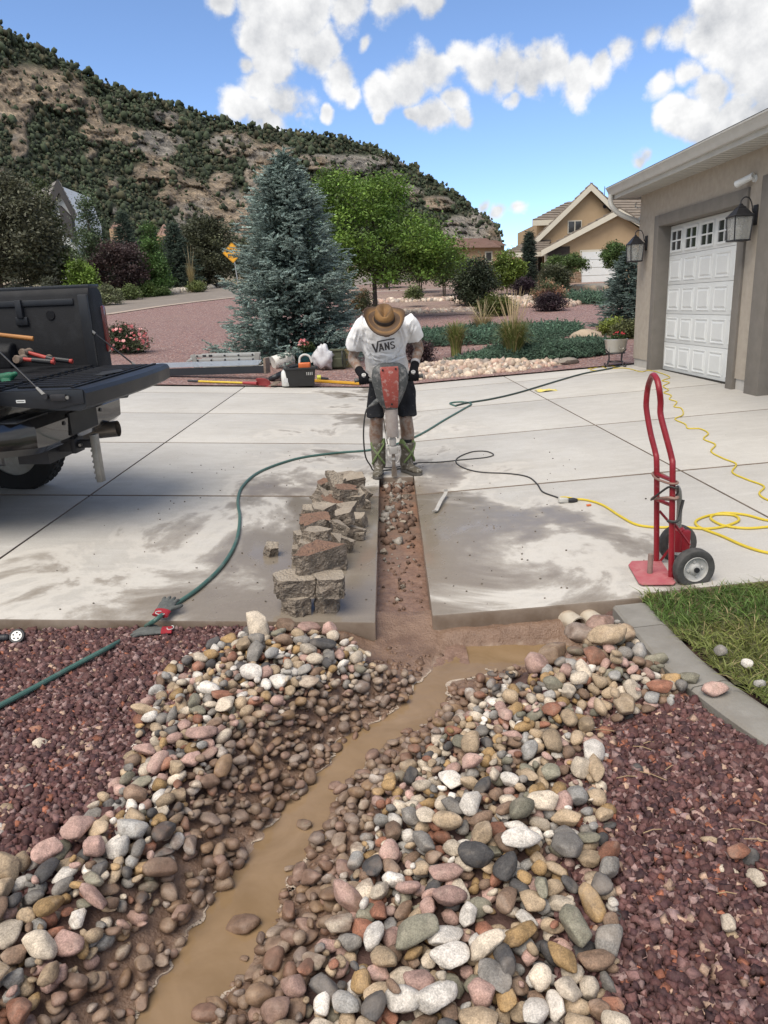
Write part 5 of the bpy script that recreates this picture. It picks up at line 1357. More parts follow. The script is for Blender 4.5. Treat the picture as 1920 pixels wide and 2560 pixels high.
# ---- boulders, stone beds
M_rockp = pmat('tan_boulder', (.42, .33, .24), (.30, .24, .18), 3, .9, .7, 9, bdist=.05)
M_rockg = pmat('grey_boulder', (.26, .225, .19), (.18, .16, .14), 3, .9, .7, 9, bdist=.05)
def lump(g, V, rough=.16, flat=.0):
    n = V + 0.0
    o = g.uniform(0, 50, 3)
    a = np.stack([fbm(n[:, 0] * 1.3 + o[0], n[:, 1] * 1.3 + o[1], n[:, 2] * 1.3 + o[2], 3)], -1)
    n = n * (1 + 2 * rough * a)
    for _ in range(int(flat)):
        d = g.normal(size=3); d /= np.linalg.norm(d); h = g.uniform(.62, .86); s = n @ d; m = s > h
        n[m] -= np.outer(s[m] - h, d) * .9
    return n
def boulder(name, label, base, size, mt, seed, group=None, sub=ICO3, flat=5, cat='boulder', sink=.15):
    g = np.random.default_rng(seed); V = lump(g, sub[0], .22, flat) * np.array(size)
    V[:, 2] -= V[:, 2].min() + sink * size[2]
    o = link(name, mesh_np(name, V, sub[1], smooth=True, mats=[mt])); o.location = base; o.rotation_euler = (0, 0, g.uniform(-.4, .4))
    try: o.data.set_sharp_from_angle(angle=R(38))
    except Exception: pass
    return tag(o, label, cat, group)
boulder('boulder', 'big tan boulder beside the dark yew bush', gp(1182, 37), (.55, .4, .42), M_rockp, 81)
boulder('boulder', 'smaller grey boulder right of the tan one', gp(1232, 38), (.35, .3, .22), M_rockg, 82)
boulder('boulder', 'flat brown boulder among the junipers near the planter', onT(5.45, 18.9), (.42, .3, .22), M_rockp, 83)
boulder('boulder', 'rounded tan stone standing on the end of the pale stone bed', onT(3.36, 16.15), (.13, .12, .13), M_rockp, 84, sub=ICO2)
boulder('boulder', 'dark flat stone at the end of the pale stone bed', onT(4.25, 15.9), (.24, .16, .10), M_rockg, 85, sub=ICO2)
wg = np.random.default_rng(86)
wall_t = thing('boulder_wall', "low retaining wall of tan boulders below the neighbour's driveway", 'wall', at(1480, 735, 43.9))
wo_ = Vector(wall_t.location)
for k, px in enumerate(np.linspace(1418, 1545, 10)):
    for row in range(2):
        p = at(px + wg.uniform(-5, 5) + row * 6, 735 - row * 12, 43.7 + .2 * row); s = wg.uniform(.20, .34)
        V = lump(wg, ICO2[0], .2, 5) * np.array([s * 1.3, s, s * .8]); o = link('stone', mesh_np('stone', V, ICO2[1], smooth=True, mats=[M_rockp if wg.random() < .7 else M_rockg]), wall_t)
        o.location = p - wo_
m = MB(); a_, c_ = at(1405, 742, 44.2), at(1560, 712, 44.2); m.box2((a_.x - wo_.x, .35, a_.z - wo_.z - .5), (c_.x - wo_.x, .6, c_.z - wo_.z - .05)); m.build('backing', M_soil, wall_t)
def stone_bed(name, label, poly, n, s0, s1, pal, seed, zf=T, pile=.0, smooth=True):
    g = np.random.default_rng(seed); P = np.array(poly); lo, hi = P.min(0), P.max(0)
    X = g.uniform(lo[0], hi[0], n * 4); Y = g.uniform(lo[1], hi[1], n * 4); d = poly_in(X, Y, poly) + .1 * fbm(X * 3, Y * 3)
    k = d > 0; X, Y, d = X[k][:n], Y[k][:n], d[k][:n]; m = len(X); s = g.uniform(s0, s1, m)
    TVs = [lump(g, ICO1[0], .2, 3) for _ in range(10)]
    Mm = rotmats(m, g) * (s[:, None, None] * g.uniform(.7, 1.2, (m, 1, 3))); Z = zf(X, Y) + s * .35 + pile * sstep(0, .35, d) * g.random(m)
    cc = np.array(pal)[g.integers(0, len(pal), m)] * g.uniform(.7, 1.2, (m, 1))
    V, F, C = merge_np((TVs, ICO1[1]), g.integers(0, 10, m), Mm, np.stack([X, Y, Z], -1), cc)
    return tag(link(name, mesh_np(name, V, F, cols=C, smooth=smooth, mats=[amat('bed_stone' + str(seed), .85, .3, 40, .25, 20)])), label, 'stones', kind='stuff')
PALE = [(.52, .42, .33), (.46, .36, .28), (.40, .30, .24), (.56, .48, .40), (.36, .29, .25), (.44, .30, .24), (.30, .26, .23)]
stone_bed('pale_stones', 'bed of pale river stones along the far driveway edge', [(.75, 15.75), (1.4, 15.55), (2.4, 15.5), (3.4, 15.7), (4.3, 15.95), (4.2, 16.3), (3.4, 16.5), (2.6, 17.1), (1.6, 17.6), (.9, 17.0)], 1500, .045, .10, PALE, 91, pile=.12)
stone_bed('pale_stones', 'strip of pale stones round the barberries and the mugo pine', [(4.6, 38), (6.0, 36.5), (7.4, 34.6), (9.0, 33.6), (9.8, 34.8), (8.2, 37.5), (6.8, 39.5), (4.8, 40)], 1300, .09, .2, PALE, 92, pile=.15)
stone_bed('pale_stones', 'scattered pale stones in the dirt garden behind the worker', [(.6, 33.5), (5.2, 33), (5.0, 34.6), (1.0, 35.2)], 420, .06, .14, PALE, 93)
stone_bed('pale_stones', 'thin row of pale stones at the back of the dirt garden', [(.2, 40.5), (5.4, 40), (5.2, 41.2), (.2, 41.6)], 260, .08, .18, PALE, 94)
stone_bed('pale_stones', 'row of pale rocks along the far side of the road', [(-16.2, 51.2), (-14.0, 55.8), (-11.0, 66.8), (-12.2, 67.5), (-15.2, 57.0), (-17.4, 52.2)], 420, .12, .32, [(.5, .45, .38), (.42, .38, .33), (.56, .5, .43)], 95)
# ================================================================ foreground stones
def atz(px, py, z):
    d = vdir(px, py); return Vector((0, 0, EYE)) + d * ((z - EYE) / d.z)
S = 1.1573
def ond(px, py, dz=0.):
    """point on the driveway seen at a place of the photo (1659-wide measure)"""
    z = .1
    for _ in range(12):
        p = atz(px * S, py * S, z); z = float(ZD(p.x, p.y))
    p = atz(px * S, py * S, z + dz); return p
def stone_material(name, attr):
    m, nt, b = _new(name)
    if attr:
        src = _n(nt, 'ShaderNodeAttribute', attribute_name='col'); colr, mud = src.outputs['Color'], src.outputs['Alpha']
        tc = _n(nt, 'ShaderNodeTexCoord').outputs['Object']; sc0 = 1.0
    else:
        src = _n(nt, 'ShaderNodeObjectInfo'); colr, mud = src.outputs['Color'], src.outputs['Alpha']
        geo_ = _n(nt, 'ShaderNodeNewGeometry'); tc = geo_.outputs['Position']
    n = _noise(nt, tc, 28, 6, .65); sp_ = _noise(nt, tc, 210, 3, .7); ban = _noise(nt, tc, 9, 4, .5, 1.2)
    f = _math(nt, 'MULTIPLY', _ramp(nt, n.outputs['Fac'], .3, .7, .72, 1.25), _ramp(nt, sp_.outputs['Fac'], .3, .7, .62, 1.36))
    f = _math(nt, 'MULTIPLY', f, _ramp(nt, ban.outputs['Fac'], .35, .65, .86, 1.12))
    s = _n(nt, 'ShaderNodeVectorMath', operation='SCALE'); nt.links.new(colr, s.inputs[0]); nt.links.new(f, s.inputs[3])
    # chalky dust on some faces, mud splashed over others
    dust = _ramp(nt, ban.outputs['Fac'], .52, .72, 0, .34)
    col = _mix(nt, dust, s.outputs[0], (.40, .335, .275))
    grime = _noise(nt, tc, 45, 5, .7); col = _mix(nt, _ramp(nt, grime.outputs['Fac'], .54, .70, 0, .42), col, (.11, .085, .065))
    mn = _noise(nt, tc, 16, 5, .6)
    mf = _n(nt, 'ShaderNodeMapRange'); nt.links.new(_math(nt, 'ADD', mud, _math(nt, 'MULTIPLY', _math(nt, 'SUBTRACT', mn.outputs['Fac'], .5), .8)), mf.inputs[0])
    mf.inputs[1].default_value = .42; mf.inputs[2].default_value = .62
    mudc = _mix(nt, _ramp(nt, n.outputs['Fac'], .3, .7), (.115, .070, .047), (.235, .152, .110))
    mfac = _math(nt, 'MULTIPLY', mf.outputs[0], _ramp(nt, ban.outputs['Fac'], .3, .7, .9, .62))
    col = _mix(nt, mfac, col, mudc)
    nt.links.new(col, b.inputs['Base Color'])
    nt.links.new(_ramp(nt, mf.outputs[0], 0, 1, .72, .45), b.inputs['Roughness'])
    b.inputs['Specular IOR Level'].default_value = .35
    _bump(nt, b, _math(nt, 'ADD', n.outputs['Fac'], _math(nt, 'MULTIPLY', sp_.outputs['Fac'], .5)), .6, .005)
    return m
M_cob = stone_material('river_stone', False); M_coba = stone_material('river_stone_mass', True)
PAL = [('tan', (0.38, 0.286, 0.191), 21), ('cream', (0.525, 0.446, 0.353), 17), ('grey', (0.222, 0.204, 0.185), 9), ('dark grey', (0.081, 0.076, 0.075), 8), ('pinkish', (0.415, 0.27, 0.229), 13), ('red brown', (0.262, 0.118, 0.075), 8), ('ochre', (0.348, 0.225, 0.105), 9), ('brown', (0.212, 0.139, 0.096), 11), ('olive grey', (0.208, 0.194, 0.146), 6), ('white', (0.625, 0.578, 0.522), 9), ('granite grey', (0.332, 0.317, 0.297), 7)]
pw = np.array([p[2] for p in PAL], float); pw /= pw.sum()
gs = np.random.default_rng(101)
RES = .008; hx0, hy0 = -1.7, .95; HXN, HYN = 420, 350
hX, hY = np.meshgrid(hx0 + np.arange(HXN) * RES, hy0 + np.arange(HYN) * RES)
HM = GF(hX, hY).astype(np.float64)
HM0 = HM.copy()
PL_, PR_, EF_ = poly_in(hX, hY, LEFTP), poly_in(hX, hY, RIGHTP), ditch_fields(hX, hY)
SLB = (hY > np.where(hX < .1, 3.66, 3.70))
edge_x = np.interp(hY, [1.2, 1.8, 2.3, 2.62, 3.0, 3.35, 3.7], [1.78, 1.6, 1.44, 1.34, 1.265, 1.25, 1.25])
MASKC = ((np.maximum(PL_, PR_) > .0) & (EF_ > .02) & ~SLB & (hX < edge_x)).astype(float)
MASKC *= np.where(EF_ < .13, .35, 1); MASKC *= ~((hX > .85) & (hY > 3.52))
cobT = []
for k in range(14):
    V = lump(gs, ICO3[0], .24, int(gs.integers(4, 8)) if k < 7 else 15); V = V * np.array([1, gs.uniform(.85, 1.1), gs.uniform(.85, 1.1)]); V /= np.abs(V).max(0)
    cobT.append(V)
cobT2 = []
for k in range(14):
    V = lump(gs, ICO2[0], .24, int(gs.integers(3, 6)) if k < 7 else 12); cobT2.append(V / np.abs(V).max(0))
STONES = []      # x y z a b c theta tilt colour mud variant
def drop(a, b, c, mask_idx, K=6, big=False, force=None, sink=.5):
    best = None
    th = gs.uniform(0, 6.283); ct, st = math.cos(th), math.sin(th)
    r_ = max(a, b); w_ = int(r_ / RES) + 1
    for _ in range(K if force is None else 1):
        if force is None:
            q = mask_idx[gs.integers(0, len(mask_idx))]; jy, ix = divmod(int(q), HXN)
        else: ix, jy = int((force[0] - hx0) / RES), int((force[1] - hy0) / RES)
        x0, x1, y0, y1 = max(ix - w_, 0), min(ix + w_ + 1, HXN), max(jy - w_, 0), min(jy + w_ + 1, HYN)
        X = hX[y0:y1, x0:x1] - hX[jy, ix]; Y = hY[y0:y1, x0:x1] - hY[jy, ix]
        u_, v_ = (X * ct + Y * st) / a, (-X * st + Y * ct) / b; q2 = u_ * u_ + v_ * v_; ins = q2 < 1
        if ins.sum() < 3: continue
        h = HM[y0:y1, x0:x1]
        under = np.sort((h + c * np.sqrt(np.maximum(0, 1 - q2)))[ins])      # height the stone would need to clear each point
        zc = under[int(len(under) * .80)] - c * .12
        sc = zc - HM0[jy, ix] + gs.uniform(0, .012)
        if best is None or sc < best[0]: best = (sc, zc, ix, jy, x0, x1, y0, y1, q2, ins)
    if best is None: return
    _, zc, ix, jy, x0, x1, y0, y1, q2, ins = best
    h = HM[y0:y1, x0:x1]; h[ins] = np.maximum(h[ins], (zc + c * .95 * np.sqrt(np.maximum(0, 1 - q2)))[ins])
    x, y = hX[jy, ix], hY[jy, ix]; e = EF_[jy, ix]
    wob = float(fbm(np.array([x * 3]), np.array([y * 3]), 5)[0])
    mud = float(np.clip(1.02 - (e + wob * .3 - .06) / .34, 0, 1)) * .95
    if x > .8 and y > 3.0: mud = max(mud, gs.uniform(.2, .6))
    if x > .6 and y > 3.35: mud = max(mud, gs.uniform(.35, .7))
    ci = int(gs.choice(len(PAL), p=pw))
    STONES.append([x, y, zc, a, b, c, th, gs.normal(0, .22), gs.normal(0, .22), ci, mud, int(gs.integers(0, 14))])
allm = np.flatnonzero(MASKC.ravel() > .5)
nearm = np.flatnonzero(((EF_ < .30) & (EF_ > .012) & ~SLB & (hX < 1.0) & (hY < 3.42) & (np.hypot((hX - .13) / 1.2, hY - 3.5) > .2) & ~((hX > .28) & (hY > 3.16))).ravel())
bigm = np.flatnonzero((MASKC * (((hY < 2.1) & (hX < .68) & (EF_ > .16)) | ((hY < 1.6) & (hX < -.5) & (EF_ > .14)))).ravel() > .5)
tr_ = np.flatnonzero((MASKC * ((hY > 2.75) & (hX > .62))).ravel() > .5)
def dims(lo, hi, fl=.72):
    r_ = gs.uniform(lo, hi); return r_ * gs.uniform(.95, 1.5), r_ * gs.uniform(.7, 1.05), r_ * gs.uniform(.48, fl + .18)
for k in range(1500): drop(*dims(.012, .022), allm, 5)
for k in range(1050): drop(*dims(.009, .030), nearm, 2)
for k in range(900): drop(*dims(.020, .031), allm, 6)
for k in range(30): drop(*dims(.03, .045), tr_, 5)
for f_ in ((1.00, 3.38, .085, .07, .05), (.84, 3.26, .10, .065, .06), (1.12, 3.40, .085, .065, .045), (.72, 3.10, .06, .08, .06), (1.08, 3.18, .10, .07, .05), (1.20, 3.30, .06, .05, .04), (.98, 3.05, .06, .05, .04), (-.62, 3.50, .10, .06, .05), (-.48, 3.56, .06, .045, .04)):
    drop(f_[2], f_[3], f_[4], allm, force=f_)
for k in range(260): drop(*dims(.028, .041), bigm if gs.random() < .45 else allm, 6)
for k in range(40): drop(*dims(.039, .051), bigm if gs.random() < .65 else allm, 8)
for k in range(420): drop(*dims(.009, .019), allm, 4)
for k in range(26): # a few strays rolled onto the gravel and the edging
    sx_ = gs.choice([-1, 1]); x = gs.uniform(-1.45, -1.2) if sx_ < 0 else gs.uniform(.9, 1.1); y = gs.uniform(1.5, 3.0)
    drop(*dims(.018, .034), allm, force=(x, y))
for f_ in ((1.46, 2.80, .055, .035, .03), (1.40, 3.05, .03, .025, .02), (1.58, 3.02, .04, .035, .035), (1.60, 2.88, .028, .022, .024), (1.60, 2.76, .03, .025, .025), (1.33, 3.30, .035, .03, .025)):
    pass
def stone_matrix(s):
    M = Matrix.Rotation(s[6], 3, 'Z') @ Matrix.Rotation(s[7], 3, 'X') @ Matrix.Rotation(s[8], 3, 'Y') @ Matrix.Diagonal((s[3], s[4], s[5]))
    return M
# how large each one shows from where the photograph was taken, and whether anything lies on top of it
scr = []
for i, s in enumerate(STONES):
    ix, jy = int((s[0] - hx0) / RES), int((s[1] - hy0) / RES)
    vis = HM[min(jy, HYN - 1), min(ix, HXN - 1)] - (s[2] + s[5] * .95)
    p = Vector((s[0], s[1], s[2])); c_ = RM.transposed() @ (p - Vector((0, 0, EYE))); px_, py_ = c_.x / c_.z * FPX + 960, c_.y / c_.z * FPX + 1280
    inf = (-40 < px_ < 1960) and (py_ < 2640)
    scr.append((s[3] * s[4] / c_.z ** 2) * (1 if vis < .012 else .12) * (1 if inf else 0))
order = np.argsort(-np.array(scr)); top300 = set(order[:300].tolist())
cob_me = []
for k in range(14):
    me = mesh_np('cobble', cobT[k], ICO3[1], smooth=True, mats=[M_cob]); cob_me.append(me)
def cob_label(s):
    big = 'large' if s[3] > .044 else ('medium' if s[3] > .029 else 'small')
    colr = PAL[s[9]][0]; shp = 'long' if s[3] / s[4] > 1.62 else ('flat' if s[5] / s[4] < .66 else 'rounded')
    coat = 'mud coated ' if s[10] > .62 else ('mud splashed ' if s[10] > .40 else '')
    if coat == 'mud coated ': colr = 'brown'
    x, y = s[0], s[1]
    side = 'left' if poly_in(np.array([x]), np.array([y]), LEFTP)[0] > poly_in(np.array([x]), np.array([y]), RIGHTP)[0] else 'right'
    row = ('slab end' if y > 3.2 else 'upper part' if y > 2.75 else 'upper middle' if y > 2.35 else 'middle' if y > 2.0 else 'lower middle' if y > 1.7 else 'lower end')
    e = float(ditch_fields(np.array([x]), np.array([y]))[0])
    band = 'water side' if e < .22 else ('gravel side' if max(poly_in(np.array([x]), np.array([y]), LEFTP)[0], poly_in(np.array([x]), np.array([y]), RIGHTP)[0]) < .14 else 'mid heap')
    return f'{big} {shp} {coat}{colr} river stone, {side} heap {row}, {band}'
rV, rM, rT, rC, rA, rW = [], [], [], [], [], []
for i, s in enumerate(STONES):
    c0 = np.array(PAL[s[9]][1]) * gs.uniform(.72, 1.15)
    if i in top300:
        o = link('cobble', cob_me[s[11]]); o.location = s[:3]
        o.rotation_euler = (Matrix.Rotation(s[6], 3, 'Z') @ Matrix.Rotation(s[7], 3, 'X') @ Matrix.Rotation(s[8], 3, 'Y')).to_euler(); o.scale = s[3:6]
        o.color = (*c0, s[10]); tag(o, cob_label(s), 'stone', 'river stones heaped beside the ditch')
    else:
        rM.append(np.array(stone_matrix(s))); rT.append(s[:3]); rC.append(c0); rA.append(s[10]); rW.append(s[11])
same = {}
for o in COL.objects:
    if o.name.startswith('cobble') and 'label' in o: same.setdefault(o['label'], []).append(o)
NTH = ['first', 'second', 'third', 'fourth', 'fifth', 'sixth', 'seventh', 'eighth']
for lab, L in same.items():
    if len(L) < 2: continue
    L.sort(key=lambda o: o.location.x / o.location.y)
    for i, o in enumerate(L):
        w_ = ('left one' if i == 0 else 'right one') if len(L) == 2 else ('leftmost' if i == 0 else 'rightmost' if i == len(L) - 1 else 'centre one' if len(L) == 3 else NTH[min(i, 7)] + ' from left')
        o['label'] = lab.replace('river stone', 'stone') + ', ' + w_
V, F, C = merge_np((cobT2, ICO2[1]), np.array(rW), np.array(rM), np.array(rT), np.array(rC))
me = mesh_np('small_cobbles', V, F, cols=C, smooth=True, mats=[M_coba])
ca = np.ones((len(V), 4), np.float32); ca[:, :3] = C; ca[:, 3] = np.repeat(np.array(rA), len(ICO2[0])); me.color_attributes['col'].data.foreach_set('color', ca.ravel())
tag(link('small_cobbles', me), 'smaller river stones filling both heaps beside the ditch', 'stones', kind='stuff')
# strays with a place of their own
for (x, y, z, a, b_, c_, ci, lab) in ((1.385, 2.74, .062, .062, .034, .030, 4, 'long pinkish stone lying on the concrete edging'), (1.33, 2.86, .05, .045, .03, .025, 8, 'flat olive stone on the concrete edging beside the long pinkish one'), (1.545, 3.03, .085, .036, .032, .030, 2, 'grey stone resting where the edging meets the grass'), (1.60, 2.90, .085, .028, .024, .026, 9, 'white stone in the grass beside the edging'), (1.575, 2.745, .075, .024, .02, .02, 10, 'small pale stone at the rim of the lawn')):
    o = link('cobble', cob_me[ci % 9]); o.location = (x, y, z); o.rotation_euler = (.1, .1, gs.uniform(0, 3)); o.scale = (a, b_, c_); o.color = (*PAL[ci][1], .1); tag(o, lab, 'stone')
for (x, y, r_, ci, lab) in ((-.455, 1.84, .05, 7, 'triangular stone standing in the muddy water low in the ditch'), (-.335, 2.07, .018, 1, 'small cream pebble poking out of the water'), (-.20, 2.50, .028, 4, 'pinkish stone half under water in the upper ditch'), (-.30, 2.28, .03, 8, 'flat stone at the waterline on the left bank'), (-.38, 1.62, .04, 3, 'dark stone in the water at the right bank'), (-.43, 1.72, .014, 0, 'tiny tan pebble in the lower ditch water')):
    o = link('cobble', cob_me[ci % 9]); o.location = (x, y, ZW + .002); o.rotation_euler = (.1, .2, gs.uniform(0, 3)); o.scale = (r_ * 1.15, r_ * .8, r_ * .55); o.color = (*PAL[ci][1], .62); tag(o, lab, 'stone')
# ---- crushed lava gravel either side
def gravel(n, seed):
    g = np.random.default_rng(seed); X = g.uniform(-2.6, 1.75, n); Y = g.uniform(1.0, 3.74, n)
    pl, pr, e = poly_in(X, Y, LEFTP), poly_in(X, Y, RIGHTP), ditch_fields(X, Y)
    ex = np.interp(Y, [1.2, 1.8, 2.3, 2.62, 3.0, 3.35, 3.7], [1.78, 1.6, 1.44, 1.34, 1.265, 1.25, 1.25])
    slab_ = Y > np.where(X < .1, 3.715, 3.74)
    k = (np.maximum(pl, pr) < .16) & (e > .30) & (X < ex - .01) & ~slab_ & ~((X > -.35) & (X < .42)) & ~((X > .4) & (Y > 3.0))
    return X[k], Y[k], g
X, Y, g = gravel(96000, 111); k = (X > -.58 * Y - .35) & (X < .58 * Y + .35); X, Y = X[k], Y[k]; n = len(X)
s = g.uniform(.0085, .0165, n) * np.where(g.random(n) < .06, 1.4, 1)
lay_ = g.random(n); Z = GF(X, Y) + s * .4 + lay_ * .016
GT = []
for k in range(12):
    V = np.array([(a, b, c) for a in (-1, 1) for b in (-1, 1) for c in (-1, 1)], float) * .72 * g.uniform(.55, 1.3, (8, 3)); GT.append(V)
GF6 = np.array([(0, 1, 3), (0, 3, 2), (4, 6, 7), (4, 7, 5), (0, 4, 5), (0, 5, 1), (2, 3, 7), (2, 7, 6), (0, 2, 6), (0, 6, 4), (1, 5, 7), (1, 7, 3)])
Mm = rotmats(n, g) * (s[:, None, None] * g.uniform(.72, 1.25, (n, 1, 3)))
gp_ = np.array([(.085, .040, .038), (.062, .032, .034), (.115, .060, .056), (.16, .098, .092), (.24, .175, .165), (.10, .048, .042), (.28, .115, .068), (.36, .27, .20)])
ci = g.choice(8, n, p=[.25, .19, .19, .14, .10, .07, .03, .03])
V, F, C = merge_np((GT, GF6), g.integers(0, 12, n), Mm, np.stack([X, Y, Z], -1), gp_[ci] * np.array((1.08, .98, .98)) * g.uniform(.62, 1.25, (n, 1)))
tag(link('lava_gravel', mesh_np('lava_gravel', V, F, cols=C, mats=[amat('lava_gravel', .72, .5, 260, .4, 120, .4)])), 'dark maroon crushed lava gravel on both sides of the stone heaps', 'gravel', kind='stuff')
# dry pine needles and straw lying on the right-hand gravel
for k in range(16):
    x, y = gs.uniform(.75, 1.2), gs.uniform(1.35, 2.6); a = gs.uniform(-.9, .5); L = gs.uniform(.04, .11)
    z = float(GF(np.array([x]), np.array([y]))[0]) + .035
    m = MB(); m.tube([(0, 0, 0), (math.cos(a) * L * .5, math.sin(a) * L * .5, .006), (math.cos(a) * L, math.sin(a) * L, 0)], .0014, 4)
    o = m.build('straw', MATS.get('dry_straw') or pmat('dry_straw', (.42, .30, .17), None, 10, .8)); o.location = (x, y, z); tag(o, 'thin dry straw lying on the right hand gravel', 'straw', 'straws on the gravel')
# lumps of mud and clods
g = np.random.default_rng(121); n = 900
X = g.uniform(-.6, 1.1, n * 3); Y = g.uniform(1.2, 3.7, n * 3); e = ditch_fields(X, Y); k = (e > .01) & (e < .2 + .1 * g.random(n * 3)) & (Y < np.where(X < .1, 3.66, 3.56)); X, Y = X[k][:n], Y[k][:n]; n = len(X)
s = np.clip(g.lognormal(-4.7, .5, n), .003, .026); V, F, C = merge_np((GT, GF6), g.integers(0, 12, n), rotmats(n, g) * s[:, None, None], np.stack([X, Y, GF(X, Y) - s * .1], -1), np.array((.17, .105, .072)) * g.uniform(.75, 1.25, (n, 1)))
tag(link('mud_clods', mesh_np('mud_clods', V, F, cols=C, smooth=True, mats=[amat('mud_clod', .45, .4, 120, .2, 60)])), 'wet brown mud clods along the banks of the ditch', 'mud', kind='stuff')
# crumbled concrete and soil in the trench
n = 300; Y = 7.15 - 3.0 * g.random(n) ** 2.0; X = tl(Y) + .03 + (tr(Y) - tl(Y) - .06) * g.random(n); s = g.uniform(.006, .022, n) * np.where(Y > 5.3, g.uniform(.8, 2.4, n), .9)
cc = np.where((g.random(n) < np.where(Y > 5, .4, .06))[:, None], np.array((.27, .245, .215)), np.array((.13, .08, .058))) * g.uniform(.65, 1.25, (n, 1))
V, F, C = merge_np((GT, GF6), g.integers(0, 12, n), rotmats(n, g) * (s[:, None, None] * g.uniform(.6, 1.2, (n, 1, 3))), np.stack([X, Y, trench_z(X, Y) + s * .3], -1), cc)
tag(link('trench_rubble', mesh_np('trench_rubble', V, F, cols=C, mats=[amat('trench_rubble', .85, .4, 120, .25, 60)])), 'crumbled concrete and red soil on the trench floor', 'rubble', kind='stuff')
n = 260; X = g.uniform(-2.4, 2.2, n) * np.abs(g.random(n)) ** .5; Y = g.uniform(3.8, 8.5, n); k = (X < tl(Y) - .02) | (X > tr(Y) + .02); X, Y = X[k], Y[k]; n = len(X); s = g.uniform(.002, .007, n)
V, F, C = merge_np((GT, GF6), g.integers(0, 12, n), rotmats(n, g) * s[:, None, None], np.stack([X, Y, ZD(X, Y) + s * .4], -1), np.array((.10, .085, .07)) * g.uniform(.6, 2.2, (n, 1)))
tag(link('grit', mesh_np('grit', V, F, cols=C, mats=[MATS['trench_rubble']])), 'dark specks of grit scattered on the wet slabs', 'grit', kind='stuff')

# ================================================================ broken concrete
def chunk_material():
    m, nt, b = _new('broken_concrete')
    tc = _n(nt, 'ShaderNodeTexCoord').outputs['Object']
    oi = _n(nt, 'ShaderNodeObjectInfo')
    ad = _n(nt, 'ShaderNodeVectorMath', operation='ADD'); nt.links.new(tc, ad.inputs[0]); nt.links.new(oi.outputs['Location'], ad.inputs[1])
    n = _noise(nt, ad.outputs[0], 30, 6, .7); n2_ = _noise(nt, ad.outputs[0], 10, 4)
    v = _n(nt, 'ShaderNodeTexVoronoi'); v.inputs['Scale'].default_value = 70; nt.links.new(ad.outputs[0], v.inputs['Vector'])
    spc = _n(nt, 'ShaderNodeSeparateColor'); nt.links.new(v.outputs['Color'], spc.inputs[0])
    side = _mix(nt, _ramp(nt, n.outputs['Fac'], .35, .65), (.135, .105, .08), (.31, .26, .21))
    side = _mix(nt, _ramp(nt, n2_.outputs['Fac'], .5, .62), side, (.15, .125, .10))
    side = _mix(nt, _math(nt, 'MULTIPLY', _ramp(nt, v.outputs['Distance'], .4, .2), _ramp(nt, spc.outputs[0], .86, .9)), side, (.40, .345, .28))
    side = _mix(nt, _math(nt, 'MULTIPLY', _ramp(nt, v.outputs['Distance'], .4, .2), _ramp(nt, spc.outputs[1], .8, .85)), side, (.10, .085, .07))
    sx = _n(nt, 'ShaderNodeSeparateXYZ'); nt.links.new(tc, sx.inputs[0])
    nrm = _n(nt, 'ShaderNodeTexCoord').outputs['Normal']; sn = _n(nt, 'ShaderNodeSeparateXYZ'); nt.links.new(nrm, sn.inputs[0])
    top = _ramp(nt, sn.outputs[2], .6, .85); bot = _ramp(nt, sn.outputs[2], -.55, -.8)
    col = _mix(nt, top, side, _mix(nt, _ramp(nt, n2_.outputs['Fac'], .3, .7), (.38, .325, .26), (.28, .23, .18)))
    col = _mix(nt, bot, col, _mix(nt, _ramp(nt, n.outputs['Fac'], .3, .7), (.235, .135, .09), (.165, .10, .07)))
    nt.links.new(col, b.inputs['Base Color']); b.inputs['Roughness'].default_value = .85
    _bump(nt, b, _math(nt, 'ADD', n.outputs['Fac'], _math(nt, 'MULTIPLY', v.outputs['Distance'], .5)), 1.0, .02)
    return m
M_chunk = chunk_material()
